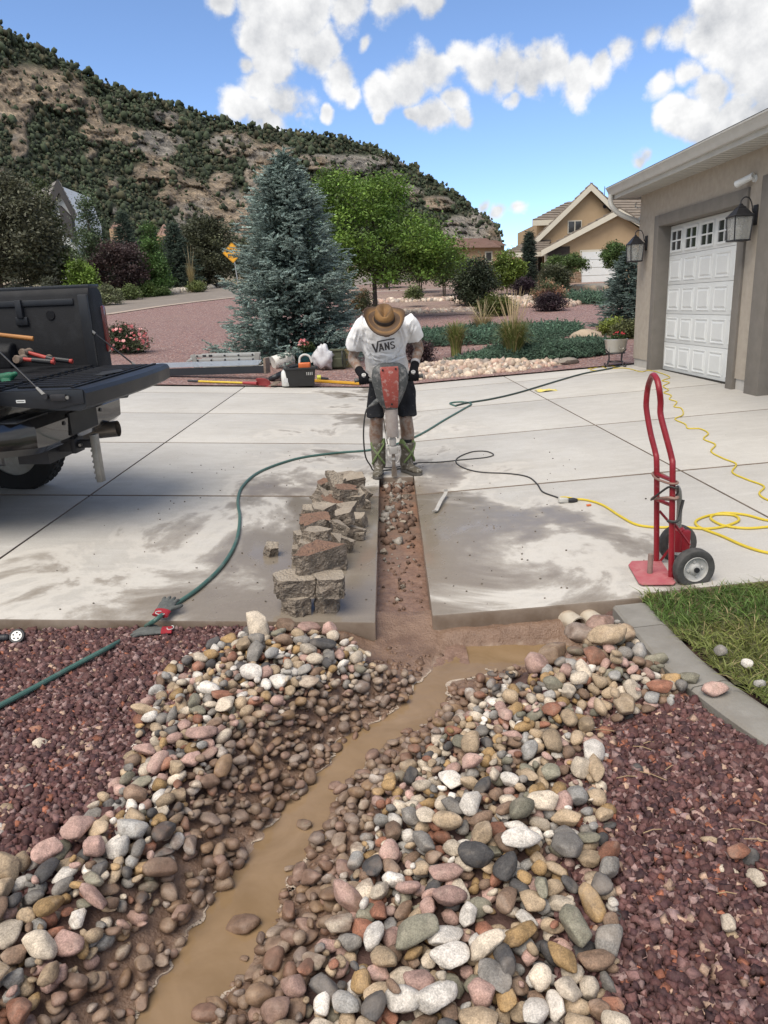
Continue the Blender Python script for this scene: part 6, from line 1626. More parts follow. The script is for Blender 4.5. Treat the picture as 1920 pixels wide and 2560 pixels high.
def chunk(label, p, w_, d_, h_=.10, yaw=0., tilt=(0, 0), flip=False, seed=1, name='concrete_chunk', group='chunks of broken driveway concrete'):
    g = np.random.default_rng(seed); n = 30; nc = int(g.integers(5, 8))
    ang = np.sort(g.uniform(0, 2 * np.pi, nc) * .35 + np.arange(nc) / nc * 2 * np.pi * .65 + np.linspace(0, 2 * np.pi, nc, endpoint=False) * .35)
    rad = g.uniform(.82, 1.1, nc); cx, cy = np.cos(ang) * rad, np.sin(ang) * rad
    cx = np.sign(cx) * np.abs(cx) ** .75; cy = np.sign(cy) * np.abs(cy) ** .75
    P = []
    for i in range(n):
        t = i / n * nc; k = int(t); f = t - k; P.append((cx[k] * (1 - f) + cx[(k + 1) % nc] * f, cy[k] * (1 - f) + cy[(k + 1) % nc] * f))
    P = np.array(P) * np.array([w_ / 2, d_ / 2])
    rings_ = []; lv = 7; o3 = g.uniform(0, 60, 3); bulge = g.normal(0, .06, n)
    for l in range(lv):
        z = -h_ / 2 + h_ * l / (lv - 1); t = l / (lv - 1)
        q = P * (1 + (bulge * (1 - t) * 1.2)[:, None]); nz = fbm(q[:, 0] * 22 + o3[0], q[:, 1] * 22 + o3[1], z * 26 + o3[2], 4, .6)
        q = q + P / (np.linalg.norm(P, axis=1)[:, None]) * nz[:, None] * (.045 if l < lv - 1 else .02)
        zz = z + (.010 * fbm(q[:, 0] * 30, q[:, 1] * 30, seed) if l == 0 else 0)
        rings_.append(np.column_stack([q, np.full(n, z) + zz - z if l == 0 else np.full(n, z)]))
    V = list(np.concatenate(rings_)); F = []
    for l in range(lv - 1):
        for k in range(n): F.append((l * n + k, l * n + (k + 1) % n, (l + 1) * n + (k + 1) % n, (l + 1) * n + k))
    def cap(start, sgn):
        prev = list(range(start, start + n)); z0 = V[start][2]
        for f_ in (.6, .25):
            cur = []
            for k in range(n):
                q = np.array(V[start + k]); q2 = np.array([q[0] * f_, q[1] * f_, (sgn * h_ / 2) + (.012 * float(fbm(np.array([q[0] * f_ * 25 + seed]), np.array([q[1] * f_ * 25]), 4)[0]) * (2.2 if sgn < 0 else .5))]); cur.append(len(V)); V.append(q2)
            for k in range(n):
                f4 = (prev[k], prev[(k + 1) % n], cur[(k + 1) % n], cur[k]); F.append(f4 if sgn > 0 else f4[::-1])
            prev = cur
        F.append(tuple(prev) if sgn > 0 else tuple(prev[::-1]))
    cap((lv - 1) * n, 1); cap(0, -1)
    me = mesh_np(name, np.array(V), F, mats=[M_chunk]); 
    o = link(name, me); o.location = p; o.rotation_euler = ((math.pi if flip else 0) + tilt[0], tilt[1], yaw)
    return tag(o, label, 'concrete', group)
def ck(px, py, dz, *a, **k):
    p = ond(px, py, dz); a = (a[0] * 1.04, a[1] * 1.04, *([a[2] * 1.12] if len(a) > 2 else [])); return chunk(k.pop('label'), p, *a, **k)
ck(708, 1290, .055, .20, .20, .105, label='block of the front stack with a smooth sawn face, bottom right', yaw=.05, seed=1)
ck(712, 1262, .16, .20, .19, .10, label='second block of the front stack lying on the sawn block', yaw=.12, seed=2)
ck(640, 1304, .05, .155, .16, .09, label='dark rough chunk at the bottom left of the front stack', yaw=.3, seed=3)
ck(637, 1262, .15, .235, .17, .10, label='speckled grey chunk with a curved top, upper left of the front stack', yaw=-.1, tilt=(.10, .05), seed=4)
ck(692, 1208, .27, .285, .24, .115, label='biggest chunk on top of the stack, its red soil side up', yaw=-.25, tilt=(.12, .1), flip=True, seed=5)
ck(660, 1200, .06, .18, .20, .10, label='pale chunk half hidden left behind the biggest chunk', yaw=.6, seed=6)
ck(725, 1205, .06, .18, .2, .10, label='grey chunk under the biggest chunk on its right', yaw=.1, seed=7)
ck(686, 1160, .20, .185, .15, .10, label='chunk with a flat pale top behind the biggest chunk', yaw=-.05, seed=8)
ck(655, 1165, .06, .15, .16, .10, label='low grey chunk on the left flank of the pile', yaw=.4, seed=9)
ck(683, 1132, .23, .215, .20, .10, label='chunk with its orange soil side up, midway along the pile', yaw=.2, tilt=(.2, -.1), flip=True, seed=10)
ck(735, 1150, .10, .17, .2, .12, label='tall grey chunk right of the orange sided one', yaw=1.1, tilt=(.3, .3), seed=11)
ck(702, 1106, .17, .21, .15, .09, label='chunk with a clean grey top above the orange sided one', yaw=0, tilt=(.15, 0), seed=12)
ck(762, 1150, .05, .15, .17, .08, label='flat pale chunk spilling towards the trench', yaw=.8, tilt=(.25, .2), seed=13)
ck(777, 1158, .03, .075, .06, .05, label='fist sized chip nearest the trench edge', yaw=.5, seed=14)
ck(697, 1078, .12, .14, .17, .12, label='wedge shaped chunk on the left of the far pile', yaw=.9, tilt=(.6, .2), seed=15)
ck(755, 1108, .08, .22, .20, .11, label='rounded pale chunk in the middle of the far pile', yaw=.3, tilt=(.2, .1), seed=16)
ck(745, 1066, .18, .20, .18, .10, label='chunk with its brown soil side up on the far pile', yaw=.1, tilt=(.1, .15), flip=True, seed=17)
ck(715, 1040, .17, .19, .19, .06, label='flat tan plate standing on edge at the far end', yaw=.35, tilt=(1.05, .2), seed=18)
ck(765, 1040, .10, .22, .17, .10, label='speckled grey chunk at the far end beside the boot', yaw=.1, tilt=(.3, -.1), seed=19)
ck(786, 1068, .07, .14, .2, .10, label='jagged pale chunk at the far right of the pile', yaw=1.0, tilt=(.5, .4), seed=20)
ck(790, 1090, .03, .10, .12, .06, label='thin brown chunk lying by the saw cut', yaw=.4, seed=21)
ck(745, 1030, .045, .2, .16, .08, label='brown slab piece behind the standing plate', yaw=0, seed=22)
ck(725, 1075, .05, .22, .2, .09, label='chunk buried under the far pile', yaw=.2, seed=23)
ck(588, 1188, .035, .10, .10, .075, label='lone rough chunk lying left of the pile', yaw=.3, tilt=(.3, .2), seed=24)
ck(690, 1130, .06, .2, .22, .10, label='chunk at the base of the middle pile', yaw=.5, seed=25)
for (px, py, dz, w_, lab, sd_) in ((668, 1188, .14, .17, 'grey chunk on the left flank level with the biggest one', 41), (720, 1175, .14, .18, 'chunk wedged behind the biggest one on the right', 42), (745, 1175, .05, .15, 'low chunk at the trench side of the pile', 43), (715, 1090, .10, .19, 'chunk bridging the middle and the far pile', 44), (672, 1108, .05, .15, 'low chunk at the left of the middle pile', 45), (768, 1075, .14, .16, 'pale chunk stacked on the far right of the pile', 46), (735, 1052, .08, .17, 'grey chunk filling the far pile', 47), (700, 1050, .05, .14, 'small chunk at the left foot of the standing plate', 48), (775, 1125, .05, .13, 'broken chip between the pile and the trench', 49), (742, 1118, .16, .16, 'chunk on the crest of the pile', 50)):
    ck(px, py, dz, w_, w_ * .9, .09, label=lab, yaw=sd_ * .7, tilt=(.25 * math.sin(sd_), .25 * math.cos(sd_)), seed=sd_, flip=sd_ % 4 == 0)
for (px, py, dz, w_, lab, sd_) in ((870, 1128, 0, .07, 'small pale chunk lying in the trench', 31), (845, 1140, 0, .06, 'grey chip in the trench left of the pale chunk', 32), (850, 1085, 0, .10, 'broken lump below the jackhammer bit', 33), (880, 1078, 0, .09, 'broken lump right under the bit at the cut face', 34), (868, 1262, 0, .05, 'white chip stuck in the wet trench soil', 35), (830, 1190, 0, .07, 'dark flake leaning on the left trench wall', 36), (885, 1110, 0, .06, 'angular flake by the right trench wall', 37)):
    p = atz(px * S, py * S, -.10); p.z = float(trench_z(np.array([p.x]), np.array([p.y]))[0]) + w_ * .2
    chunk(lab, p, w_, w_ * .8, w_ * .5, yaw=sd_, tilt=(.3, .2), seed=sd_, group='chips in the trench')

# ================================================================ hoses and cords
M_hose = pmat('green_rubber_hose', (.042, .105, .088), (.06, .13, .11), 30, .5, .15, 200, dirt=(.16, .18, .16), dscale=8, dlo=.55, dhi=.8)
M_hosed = pmat('dark_green_hose', (.022, .04, .036), (.035, .055, .05), 30, .5, .1, 200)
M_cordk = pmat('black_cord', (.02, .02, .02), (.05, .048, .045), 30, .6, .1, 200)
M_cordy = pmat('yellow_cord', (.60, .46, .035), (.52, .39, .03), 20, .5, .05, 100)
def lay(name, label, pts, r_, mt, cat, extra_front=None, n=8, sides=8, group=None, wob=0.):
    def ong(x, y):
        z = 0.
        for _ in range(8):
            p = atz(x * S, y * S, z); z = float(GF(np.array([p.x]), np.array([p.y]))[0]) + .03 + r_
        return p
    P = [ond(x, y, r_) if len(q) == 2 else (ong(x, y) if q[2] < .03 else atz(x * S, y * S, q[2])) for q in pts for (x, y) in [q[:2]]]
    Q = spline(P, n)
    mb = MB(); mb.tube(Q, r_, sides); o = mb.build(name, mt, None, smooth=True, origin=tuple(P[0]))
    return tag(o, label, cat, group)
lay('garden_hose', 'green garden hose curving from the gravel across the slabs to the worker', [(-60, 1555, .02), (60, 1493, .0), (150, 1444, .0), (240, 1396, .0), (290, 1368, .0), (335, 1340, .10), (370, 1312), (430, 1270), (480, 1222), (510, 1170), (518, 1120), (514, 1080), (526, 1048), (565, 1017), (640, 991), (720, 979), (800, 972), (860, 958), (910, 937), (960, 907), (1000, 884), (1018, 872), (995, 868), (972, 871), (985, 877)], .0125, M_hose, 'hose', n=10, sides=10)
lay('garden_hose', 'dark hose running from the loop behind the worker to the planter', [(985, 876), (1010, 870), (1060, 862), (1120, 848), (1200, 824), (1260, 807), (1318, 796), (1340, 790)], .014, M_hosed, 'hose')
lay('power_cord', 'black power cord looping over the slabs from boots to the yellow plug', [(812, 1008), (850, 1010), (900, 1000), (950, 998), (1000, 993), (1050, 988), (1066, 982), (1050, 975), (1020, 976), (990, 988), (986, 1000), (1005, 1012), (1040, 1020), (1100, 1023), (1140, 1030), (1160, 1045), (1172, 1062), (1200, 1073), (1214, 1078)], .0065, M_cordk, 'cord')
lay('extension_cord', 'thick yellow extension cord coiling behind the hand truck', [(1228, 1080), (1260, 1079), (1300, 1090), (1340, 1115), (1375, 1133), (1420, 1139), (1470, 1138), (1520, 1142), (1560, 1138), (1595, 1125), (1585, 1113), (1540, 1112), (1505, 1124), (1510, 1138), (1560, 1158), (1610, 1180), (1659, 1194), (1720, 1200)], .009, M_cordy, 'cord')
lay('extension_cord', 'yellow cord loop entering from the right edge beside the hand truck', [(1720, 1128), (1659, 1124), (1610, 1112), (1560, 1108), (1535, 1118), (1560, 1134), (1610, 1141), (1659, 1138), (1720, 1132)], .009, M_cordy, 'cord')
lay('extension_cord', 'thin yellow cord snaking from the planter down the right slab', [(1320, 796), (1345, 795), (1362, 797), (1385, 803), (1402, 800), (1428, 806), (1447, 815), (1430, 822), (1446, 826), (1432, 834), (1444, 842), (1434, 848), (1450, 854), (1446, 862), (1462, 868), (1456, 878), (1472, 882), (1475, 896), (1458, 905), (1480, 916), (1486, 925), (1512, 926), (1530, 936), (1520, 948), (1545, 960), (1536, 975), (1562, 990), (1590, 1002), (1582, 1020), (1612, 1035), (1650, 1050), (1640, 1066), (1659, 1080), (1720, 1100)], .0075, M_cordy, 'cord', n=6)
lay('extension_cord', 'small yellow cord tangle beside the foot of the planter', [(1270, 797), (1290, 792), (1310, 795), (1295, 800), (1275, 799), (1288, 794), (1312, 790), (1330, 792)], .007, M_cordy, 'cord', n=6)
# ================================================================ the worker
def remeshed(mb, voxel, smooth=6, fac=.5):
    me = bpy.data.meshes.new('tmp'); me.from_pydata([tuple(p) for p in mb.v], [], mb.f); me.update()
    bm = bmesh.new(); bm.from_mesh(me); bmesh.ops.recalc_face_normals(bm, faces=bm.faces); bm.to_mesh(me); bm.free()
    o = bpy.data.objects.new('tmp', me); COL.objects.link(o)
    r_ = o.modifiers.new('r', 'REMESH'); r_.mode = 'VOXEL'; r_.voxel_size = voxel
    if smooth:
        s = o.modifiers.new('s', 'SMOOTH'); s.iterations = smooth; s.factor = fac
    dg = bpy.context.evaluated_depsgraph_get(); out = bpy.data.meshes.new_from_object(o.evaluated_get(dg))
    bpy.data.objects.remove(o); bpy.data.meshes.remove(me)
    out.polygons.foreach_set('use_smooth', [True] * len(out.polygons))
    return out
def put(name, me, mt, parent, cols=None):
    me.name = name; me.materials.clear(); me.materials.append(mt)
    if cols is not None:
        n = len(me.vertices); c = np.ones((n, 4), np.float32); c[:, :3] = cols
        a = me.color_attributes.new('col', 'FLOAT_COLOR', 'POINT'); a.data.foreach_set('color', c.ravel())
    return link(name, me, parent)
def verts_of(me):
    a = np.empty(len(me.vertices) * 3, np.float32); me.vertices.foreach_get('co', a); return a.reshape(-1, 3)
def set_verts(me, V): me.vertices.foreach_set('co', V.astype(np.float32).ravel()); me.update()
def mp(cx, cy, Y): return at(820 + cx / 4.4233, 720 + cy / 4.4233, Y)
MO = onD(.22, 7.25)
man = thing('person', 'man in wide brown hat, white printed T-shirt and black shorts, bent over a jackhammer', 'person', MO)
def rel(p): return Vector(p) - MO
def limb(mb, pts, rad, n=16, per=6):
    P = spline(pts, per); m = len(P); k = len(pts) - 1
    rr = [float(np.interp(i / (m - 1) * k, range(k + 1), rad)) for i in range(m)]
    mb.tube(P, rr, n); mb.ball(P[0], rr[0] * .98, 12, 8); mb.ball(P[-1], rr[-1] * .98, 12, 8)
def ellring(c, a, b, ax, ay, n=28, pw=2.0):
    out = []
    for k in range(n):
        t = 2 * math.pi * k / n; ct, st = math.cos(t), math.sin(t)
        out.append(Vector(c) + Vector(ax) * a * math.copysign(abs(ct) ** (2 / pw), ct) + Vector(ay) * b * math.copysign(abs(st) ** (2 / pw), st))
    return out
J = dict(pel=mp(690, 1000, 7.42), waist=mp(685, 880, 7.38), chest=mp(660, 600, 7.24), neck=mp(635, 400, 7.10), head=mp(628, 345, 7.06),
         shL=mp(385, 430, 7.20), elL=mp(275, 770, 7.32), wrL=mp(352, 925, 7.12), shR=mp(905, 400, 7.20), elR=mp(1003, 660, 7.30), wrR=mp(955, 870, 7.12),
         hipL=mp(585, 1060, 7.40), knL=mp(538, 1440, 7.22), anL=mp(555, 1900, 7.28), hipR=mp(815, 1060, 7.40), knR=mp(860, 1440, 7.22), anR=mp(878, 1900, 7.36))
J = {k: rel(v) for k, v in J.items()}
bd = MB()
for s in 'LR':
    limb(bd, [J['hip' + s], (J['hip' + s] + J['kn' + s]) / 2, J['kn' + s]], [.095, .085, .066])
    cf = J['kn' + s].lerp(J['an' + s], .42) + Vector((.012 if s == 'R' else -.012, .02, 0))
    limb(bd, [J['kn' + s], cf, J['an' + s]], [.066, .070, .046])
    limb(bd, [J['sh' + s], J['sh' + s].lerp(J['el' + s], .5), J['el' + s], J['el' + s].lerp(J['wr' + s], .4), J['wr' + s]], [.050, .052, .050, .048, .036])
limb(bd, [J['pel'], J['waist'], J['chest'], J['neck']], [.14, .14, .15, .06])
limb(bd, [J['shL'] - Vector((0, 0, .03)), J['neck'] - Vector((0, 0, .08)), J['shR'] - Vector((0, 0, .03))], [.05, .06, .05])
hc = J['head']; fwd = Vector((0, -.80, -.60)).normalized(); upv = Vector((0, -.60, .80)).normalized()
limb(bd, [J['neck'], hc], [.058, .06])
for u_, f_, r_, sq in ((.0, .0, .092, 1), (-.04, .035, .080, 1), (-.075, .05, .055, 1)):
    bd.ball(hc + upv * u_ + fwd * f_, r_, 14, 10, (.86, 1, 1))
for s in (-1, 1):
    bd.ball(hc + Vector((s * .086, 0, 0)) - fwd * .005 - upv * .01, .026, 8, 6, (.4, .8, 1.1))       # ears
bd.tube([hc + fwd * .095 + upv * .0, hc + fwd * .118 - upv * .035, hc + fwd * .10 - upv * .045], [.010, .017, .012], 8)   # nose
M_skin = pmat('sunburnt_dusty_skin', (.225, .125, .082), (.165, .095, .064), 12, .6, .15, 120, dirt=(.27, .225, .195), dscale=18, dlo=.40, dhi=.58)
body = remeshed(bd, .014, 3); put('body', body, M_skin, man)
M_eye = pmat('eye_dark', (.02, .015, .012), None, 5, .3)
for s in (-1, 1):
    m = MB(); m.ball(hc + fwd * .088 + upv * .01 + Vector((s * .033, 0, 0)), .013, 8, 6); m.build('eye', M_eye, man, smooth=True)
m = MB(); m.tube([hc + fwd * .093 - upv * .078 + Vector((x, 0, 0)) for x in (-.026, 0, .026)], [.005, .008, .005], 6); m.build('mouth', pmat('lip', (.24, .10, .085), None, 9, .5), man, smooth=True)
m = MB(); m.ball(hc - fwd * .035 - upv * .012, .094, 14, 10, (.9, 1, .92)); m.build('hair', pmat('grey_hair', (.20, .18, .16), (.3, .28, .26), 60, .8, .5, 90), man, smooth=True)
# --- T-shirt
X_ = Vector((1, 0, 0))
def spr(cx, cy, Y, a, b, tilt=0.): 
    c = rel(mp(cx, cy, Y)); return ellring(c, a, b, X_, Vector((0, math.cos(tilt), math.sin(tilt))), 30, 2.5)
sh = MB()
sh.rings([spr(655, 985, 7.36, .222, .150), spr(652, 950, 7.35, .222, .152), spr(645, 850, 7.33, .214, .150, .1), spr(632, 740, 7.28, .209, .145, .15), spr(622, 640, 7.23, .213, .142, .25), spr(625, 540, 7.19, .228, .138, .35), spr(628, 450, 7.16, .232, .122, .45), spr(632, 380, 7.13, .212, .102, .5), spr(634, 320, 7.12, .165, .080, .5), spr(634, 285, 7.12, .095, .06, .5)])
def sleeve(a, b, c, r0, r1, r2): limb_ = spline([a, b, c], 6); m_ = len(limb_); sh.tube(limb_, [float(np.interp(i / (m_ - 1), [0, .5, 1], [r0, r1, r2])) for i in range(m_)], 18)
sleeve(rel(mp(440, 400, 7.16)), rel(mp(345, 500, 7.20)), rel(mp(278, 668, 7.26)), .105, .098, .088)
sleeve(rel(mp(845, 370, 7.16)), rel(mp(915, 450, 7.20)), rel(mp(972, 565, 7.26)), .102, .094, .084)
shm = remeshed(sh, .009, 5); V = verts_of(shm)
N_ = np.empty(len(V) * 3, np.float32); shm.vertices.foreach_get('normal', N_); N_ = N_.reshape(-1, 3)
fold = .5 * np.sin(V[:, 0] * 42 + 5 * fbm(V[:, 0] * 6, V[:, 2] * 4, 2) * 6 + V[:, 2] * 9) * fbm(V[:, 0] * 5 + 3, V[:, 2] * 3, 7) * 2
big = fbm(V[:, 0] * 7, V[:, 2] * 9, V[:, 1] * 7, 3)
pull = np.abs(fbm(V[:, 0] * 11 + V[:, 2] * 6, V[:, 2] * 3.5 - V[:, 0] * 5, 3, 3))
crease = np.zeros(len(V))
for (x0, y0, x1, y1, w_) in ((870, 560, 790, 720, 1), (850, 610, 730, 810, 1), (960, 420, 905, 560, 1), (925, 390, 880, 530, .8), (400, 560, 470, 740, 1), (335, 470, 300, 640, 1), (400, 640, 530, 860, 1), (500, 870, 780, 850, .8), (690, 810, 860, 750, 1), (375, 440, 425, 600, 1), (815, 480, 860, 640, 1), (780, 400, 845, 560, .8), (450, 760, 600, 800, .7), (560, 720, 700, 740, .5), (300, 560, 340, 650, .7), (640, 880, 640, 780, .5)):
    A_, B_ = rel(mp(x0, y0, 7.1)), rel(mp(x1, y1, 7.1)); d_ = np.array([B_.x - A_.x, B_.z - A_.z]); L_ = np.hypot(*d_); q = V[:, [0, 2]] - np.array([A_.x, A_.z]); t = np.clip(q @ d_ / L_ ** 2, -.2, 1.2); off = (q[:, 0] * d_[1] - q[:, 1] * d_[0]) / L_
    env = np.clip(1 - np.abs(t - .5) * 1.5, 0, 1) * (np.hypot(*(q - t[:, None] * d_).T) < .06) * (N_[:, 1] < .2)
    crease += w_ * env * (np.exp(-((off - .014) / .010) ** 2) - 1.1 * np.exp(-(off / .009) ** 2) + .5 * np.exp(-((off + .018) / .012) ** 2))
set_verts(shm, V + N_ * (.016 * crease + .010 * fold + .034 * big - .040 * pull)[:, None])
def shirt_material():
    m, nt, b = _new('white_cotton'); tc = _n(nt, 'ShaderNodeTexCoord').outputs['Object']
    n = _noise(nt, tc, 7, 6, .65); w_ = _noise(nt, tc, 260, 2)
    sx = _n(nt, 'ShaderNodeSeparateXYZ'); nt.links.new(tc, sx.inputs[0])
    low = _ramp(nt, sx.outputs[2], 1.28, .95, 0, .30)
    dirt = _ramp(nt, _math(nt, 'ADD', n.outputs['Fac'], low), .62, .86, 0, .55)
    col = _mix(nt, dirt, (.76, .755, .76), (.40, .36, .32))
    nt.links.new(col, b.inputs['Base Color']); b.inputs['Roughness'].default_value = .9
    _bump(nt, b, _math(nt, 'ADD', n.outputs['Fac'], _math(nt, 'MULTIPLY', w_.outputs['Fac'], .15)), .35, .012)
    return m
shirt = put('t_shirt', shm, shirt_material(), man)
# printed word on the chest: letters cut as flat shapes and laid on the cloth
bv = BVHTree.FromObject(shirt, bpy.context.evaluated_depsgraph_get())
def letter_polys():
    L = [[(0, 1.0), (.17, 1.0), (.42, 0), (.25, 0)], [(.25, 0), (.42, 0), (.66, .98), (.52, .98)], [(.515, .97), (2.12, .97), (2.12, 1.11), (.56, 1.11)]]
    A = [[(.56, 0), (.70, 0), (.90, .78), (.76, .78)], [(.76, .78), (.90, .78), (1.08, 0), (.94, 0)], [(.70, .18), (.96, .18), (.93, .31), (.73, .31)]]
    N = [[(1.14, 0), (1.27, 0), (1.27, .78), (1.14, .78)], [(1.27, .78), (1.14, .78), (1.44, 0), (1.57, 0)], [(1.44, 0), (1.57, 0), (1.57, .78), (1.44, .78)]]
    def arc(cx, cy, r0, r1, a0, a1, k=9, sx=1.0):
        o = []; 
        for i in range(k):
            a, b = math.radians(a0 + (a1 - a0) * i / k), math.radians(a0 + (a1 - a0) * (i + 1) / k)
            o.append([(cx + math.cos(a) * r1 * sx, cy + math.sin(a) * r1), (cx + math.cos(b) * r1 * sx, cy + math.sin(b) * r1), (cx + math.cos(b) * r0 * sx, cy + math.sin(b) * r0), (cx + math.cos(a) * r0 * sx, cy + math.sin(a) * r0)])
        return o
    Sx = arc(1.86, .575, .09, .205, 20, 270, 10, 1.05) + arc(1.86, .215, .09, .205, 90, -160, 10, 1.05)
    dot = [[(2.14, 0), (2.18, 0), (2.18, .04), (2.14, .04)]]
    return L + A + N + Sx + dot
P0, P1 = rel(mp(495, 690, 7.0)), rel(mp(755, 640, 7.0)); U_ = (P1 - P0); wid = U_.length; U_.normalize(); W_ = Vector((-U_.z, 0, U_.x))
k_ = wid / 2.12; kh = (rel(mp(495, 595, 7.0)) - P0).length * 1.0
Vt, Ft = [], []
for poly in letter_polys():
    (a, b, c, d) = poly; n_ = 5; g0 = len(Vt)
    for i in range(n_ + 1):
        for j in range(n_ + 1):
            s, t = i / n_, j / n_
            q = ((a[0] * (1 - s) + b[0] * s) * (1 - t) + (d[0] * (1 - s) + c[0] * s) * t, (a[1] * (1 - s) + b[1] * s) * (1 - t) + (d[1] * (1 - s) + c[1] * s) * t)
            o = P0 + U_ * q[0] * k_ + W_ * q[1] * kh + Vector((0, -.6, .17))
            hit = bv.ray_cast(o, Vector((0, 1, -.28)).normalized())
            Vt.append(tuple((hit[0] + hit[1] * .0025) if hit[0] else o + Vector((0, .5, -.14))))
    for i in range(n_):
        for j in range(n_): Ft.append((g0 + i * (n_ + 1) + j, g0 + (i + 1) * (n_ + 1) + j, g0 + (i + 1) * (n_ + 1) + j + 1, g0 + i * (n_ + 1) + j + 1))
M_print = pmat('faded_black_print', (.055, .05, .055), (.10, .095, .10), 40, .9)
link('shirt_lettering', mesh_np('shirt_lettering', Vt, Ft, smooth=True, mats=[M_print]), shirt)
# --- shorts
st_ = MB()
def rg(cx, cy, Y, a, b): return ellring(rel(mp(cx, cy, Y)), a, b, X_, Vector((0, 1, 0)), 26, 2.4)
st_.rings([rg(655, 860, 7.36, .185, .13), rg(680, 950, 7.38, .205, .145), rg(692, 1080, 7.39, .222, .155), rg(697, 1160, 7.38, .20, .15)])
st_.rings([rg(560, 1000, 7.40, .085, .12), rg(555, 1120, 7.38, .105, .125), rg(535, 1280, 7.30, .092, .105), rg(523, 1425, 7.23, .090, .098)])
st_.rings([rg(830, 1000, 7.40, .085, .12), rg(840, 1120, 7.38, .110, .125), rg(862, 1280, 7.30, .102, .108), rg(874, 1405, 7.23, .100, .100)])
stm = remeshed(st_, .009, 3); V = verts_of(stm); N_ = np.empty(len(V) * 3, np.float32); stm.vertices.foreach_get('normal', N_); N_ = N_.reshape(-1, 3)
set_verts(stm, V + N_ * (.020 * fbm(V[:, 0] * 9, V[:, 2] * 7, V[:, 1] * 9) + .006 * np.sin(V[:, 0] * 60 + V[:, 2] * 14))[:, None])
put('shorts', stm, pmat('black_work_cloth', (.014, .015, .018), (.022, .023, .027), 14, .9, .4, 60, spec=.2, dirt=(.11, .105, .10), dscale=22, dlo=.60, dhi=.80), man)
# --- socks and boots
M_sock = pmat('black_sock', (.012, .012, .013), None, 30, .95)
M_boot = pmat('dusty_leather_boot', (.125, .110, .085), (.085, .075, .055), 18, .85, .4, 70, dirt=(.36, .34, .31), dscale=26, dlo=.52, dhi=.66)
M_bootgreen = pmat('green_boot_leather', (.115, .165, .055), (.16, .22, .085), 18, .8, .3, 60, dirt=(.25, .26, .2), dscale=24, dlo=.55, dhi=.75)
M_sole = pmat('rubber_sole', (.05, .047, .042), (.12, .11, .10), 20, .9, .3, 60)
for s, cx, ax_, toe, yaw in (('L', 552, 565, (530, 2040), -.12), ('R', 872, 868, (965, 2010), .55)):
    m = MB(); a, b = rel(mp(cx - 8, 1670, 7.27)), rel(mp(cx - 8, 1800, 7.28)); m.tube([a, a.lerp(b, .5), b], [.058, .056, .052], 16); m.build('sock', M_sock, man, smooth=True)
    an = rel(mp(ax_, 1945, 7.28 if s == 'L' else 7.32)); ground = float(ZD(an.x + MO.x, an.y + MO.y)) - MO.z
    if s == 'L': ground += -.0
    F_ = Vector((math.sin(yaw), -math.cos(yaw), 0)); Sd = Vector((F_.y * -1, F_.x, 0)); Sd = Vector((math.cos(yaw), math.sin(yaw), 0))
    heel = Vector((an.x, an.y, ground)) - F_ * .055; top = rel(mp(cx, 1705, 7.27))
    bt = MB()
    ax0 = Vector((an.x, an.y, ground + .075))
    rings_ = []
    for t, w_, d_ in ((0, .066, .070), (.35, .070, .074), (.7, .074, .078), (1.0, .080, .082)):
        rings_.append(ellring(ax0.lerp(top, t), w_, d_, Sd, F_, 22))
    bt.rings(rings_)
    fr = []
    for t, w_, h_, z_ in ((-.02, .030, .05, .045), (.02, .040, .075, .06), (.08, .043, .075, .070), (.14, .045, .055, .060), (.19, .050, .040, .045), (.24, .051, .034, .040), (.275, .044, .030, .036), (.295, .026, .022, .032)):
        c = heel + F_ * t + Vector((0, 0, .026 + z_ * .55)); fr.append(ellring(c, w_, z_ * .62 + h_ * .12, Sd, Vector((0, 0, 1)), 18))
    bt.rings(fr)
    bm_ = remeshed(bt, .008, 4); bo = put('boot', bm_, M_boot, man)
    so = MB(); outline = []
    for k in range(26):
        t = 2 * math.pi * k / 26; u_ = .5 - .5 * math.cos(t); yy = -.03 + .335 * u_; w_ = np.interp(u_, [0, .04, .15, .4, .72, .9, 1], [0.005, .03, .042, .037, .055, .045, .005]) * (1 if k < 13 else -1)
        outline.append(heel + F_ * yy + Sd * w_ + Vector((0, 0, .002)))
    so.prism(outline, (0, 0, .028)); so.build('sole', M_sole, bo, bevel=.004)
    # pulled scallop ears and the stitched cross of the shaft
    front = -1
    for sd_ in (-1, 1):
        m = MB(); e = top + Sd * sd_ * .055 - Vector((0, 0, .02)); m.rings([ellring(top.lerp(ax0, .16) + Sd * sd_ * .044, .030, .060, Sd, F_, 14), ellring(top + Sd * sd_ * .052 + Vector((0, 0, .0)), .024, .055, Sd, F_, 14), ellring(top + Sd * sd_ * .060 + Vector((0, 0, .034)), .012, .026, Sd, F_, 14)])
        m.build('boot_ear', M_bootgreen, bo, smooth=True)
        pts = []
        for t in np.linspace(0, 1, 9):
            zz = ax0.lerp(top, .18 + .80 * t); an_ = sd_ * (.95 * (1 - 2 * abs(t - .48)) * -1 + .95) ; th = an_ * 1.0
            pts.append(zz + F_ * .0800 * math.cos(th) + Sd * .077 * math.sin(th))
        m = MB(); m.tube(pts, [.011] * 9, 6); m.build('boot_trim', M_bootgreen, bo, smooth=True)
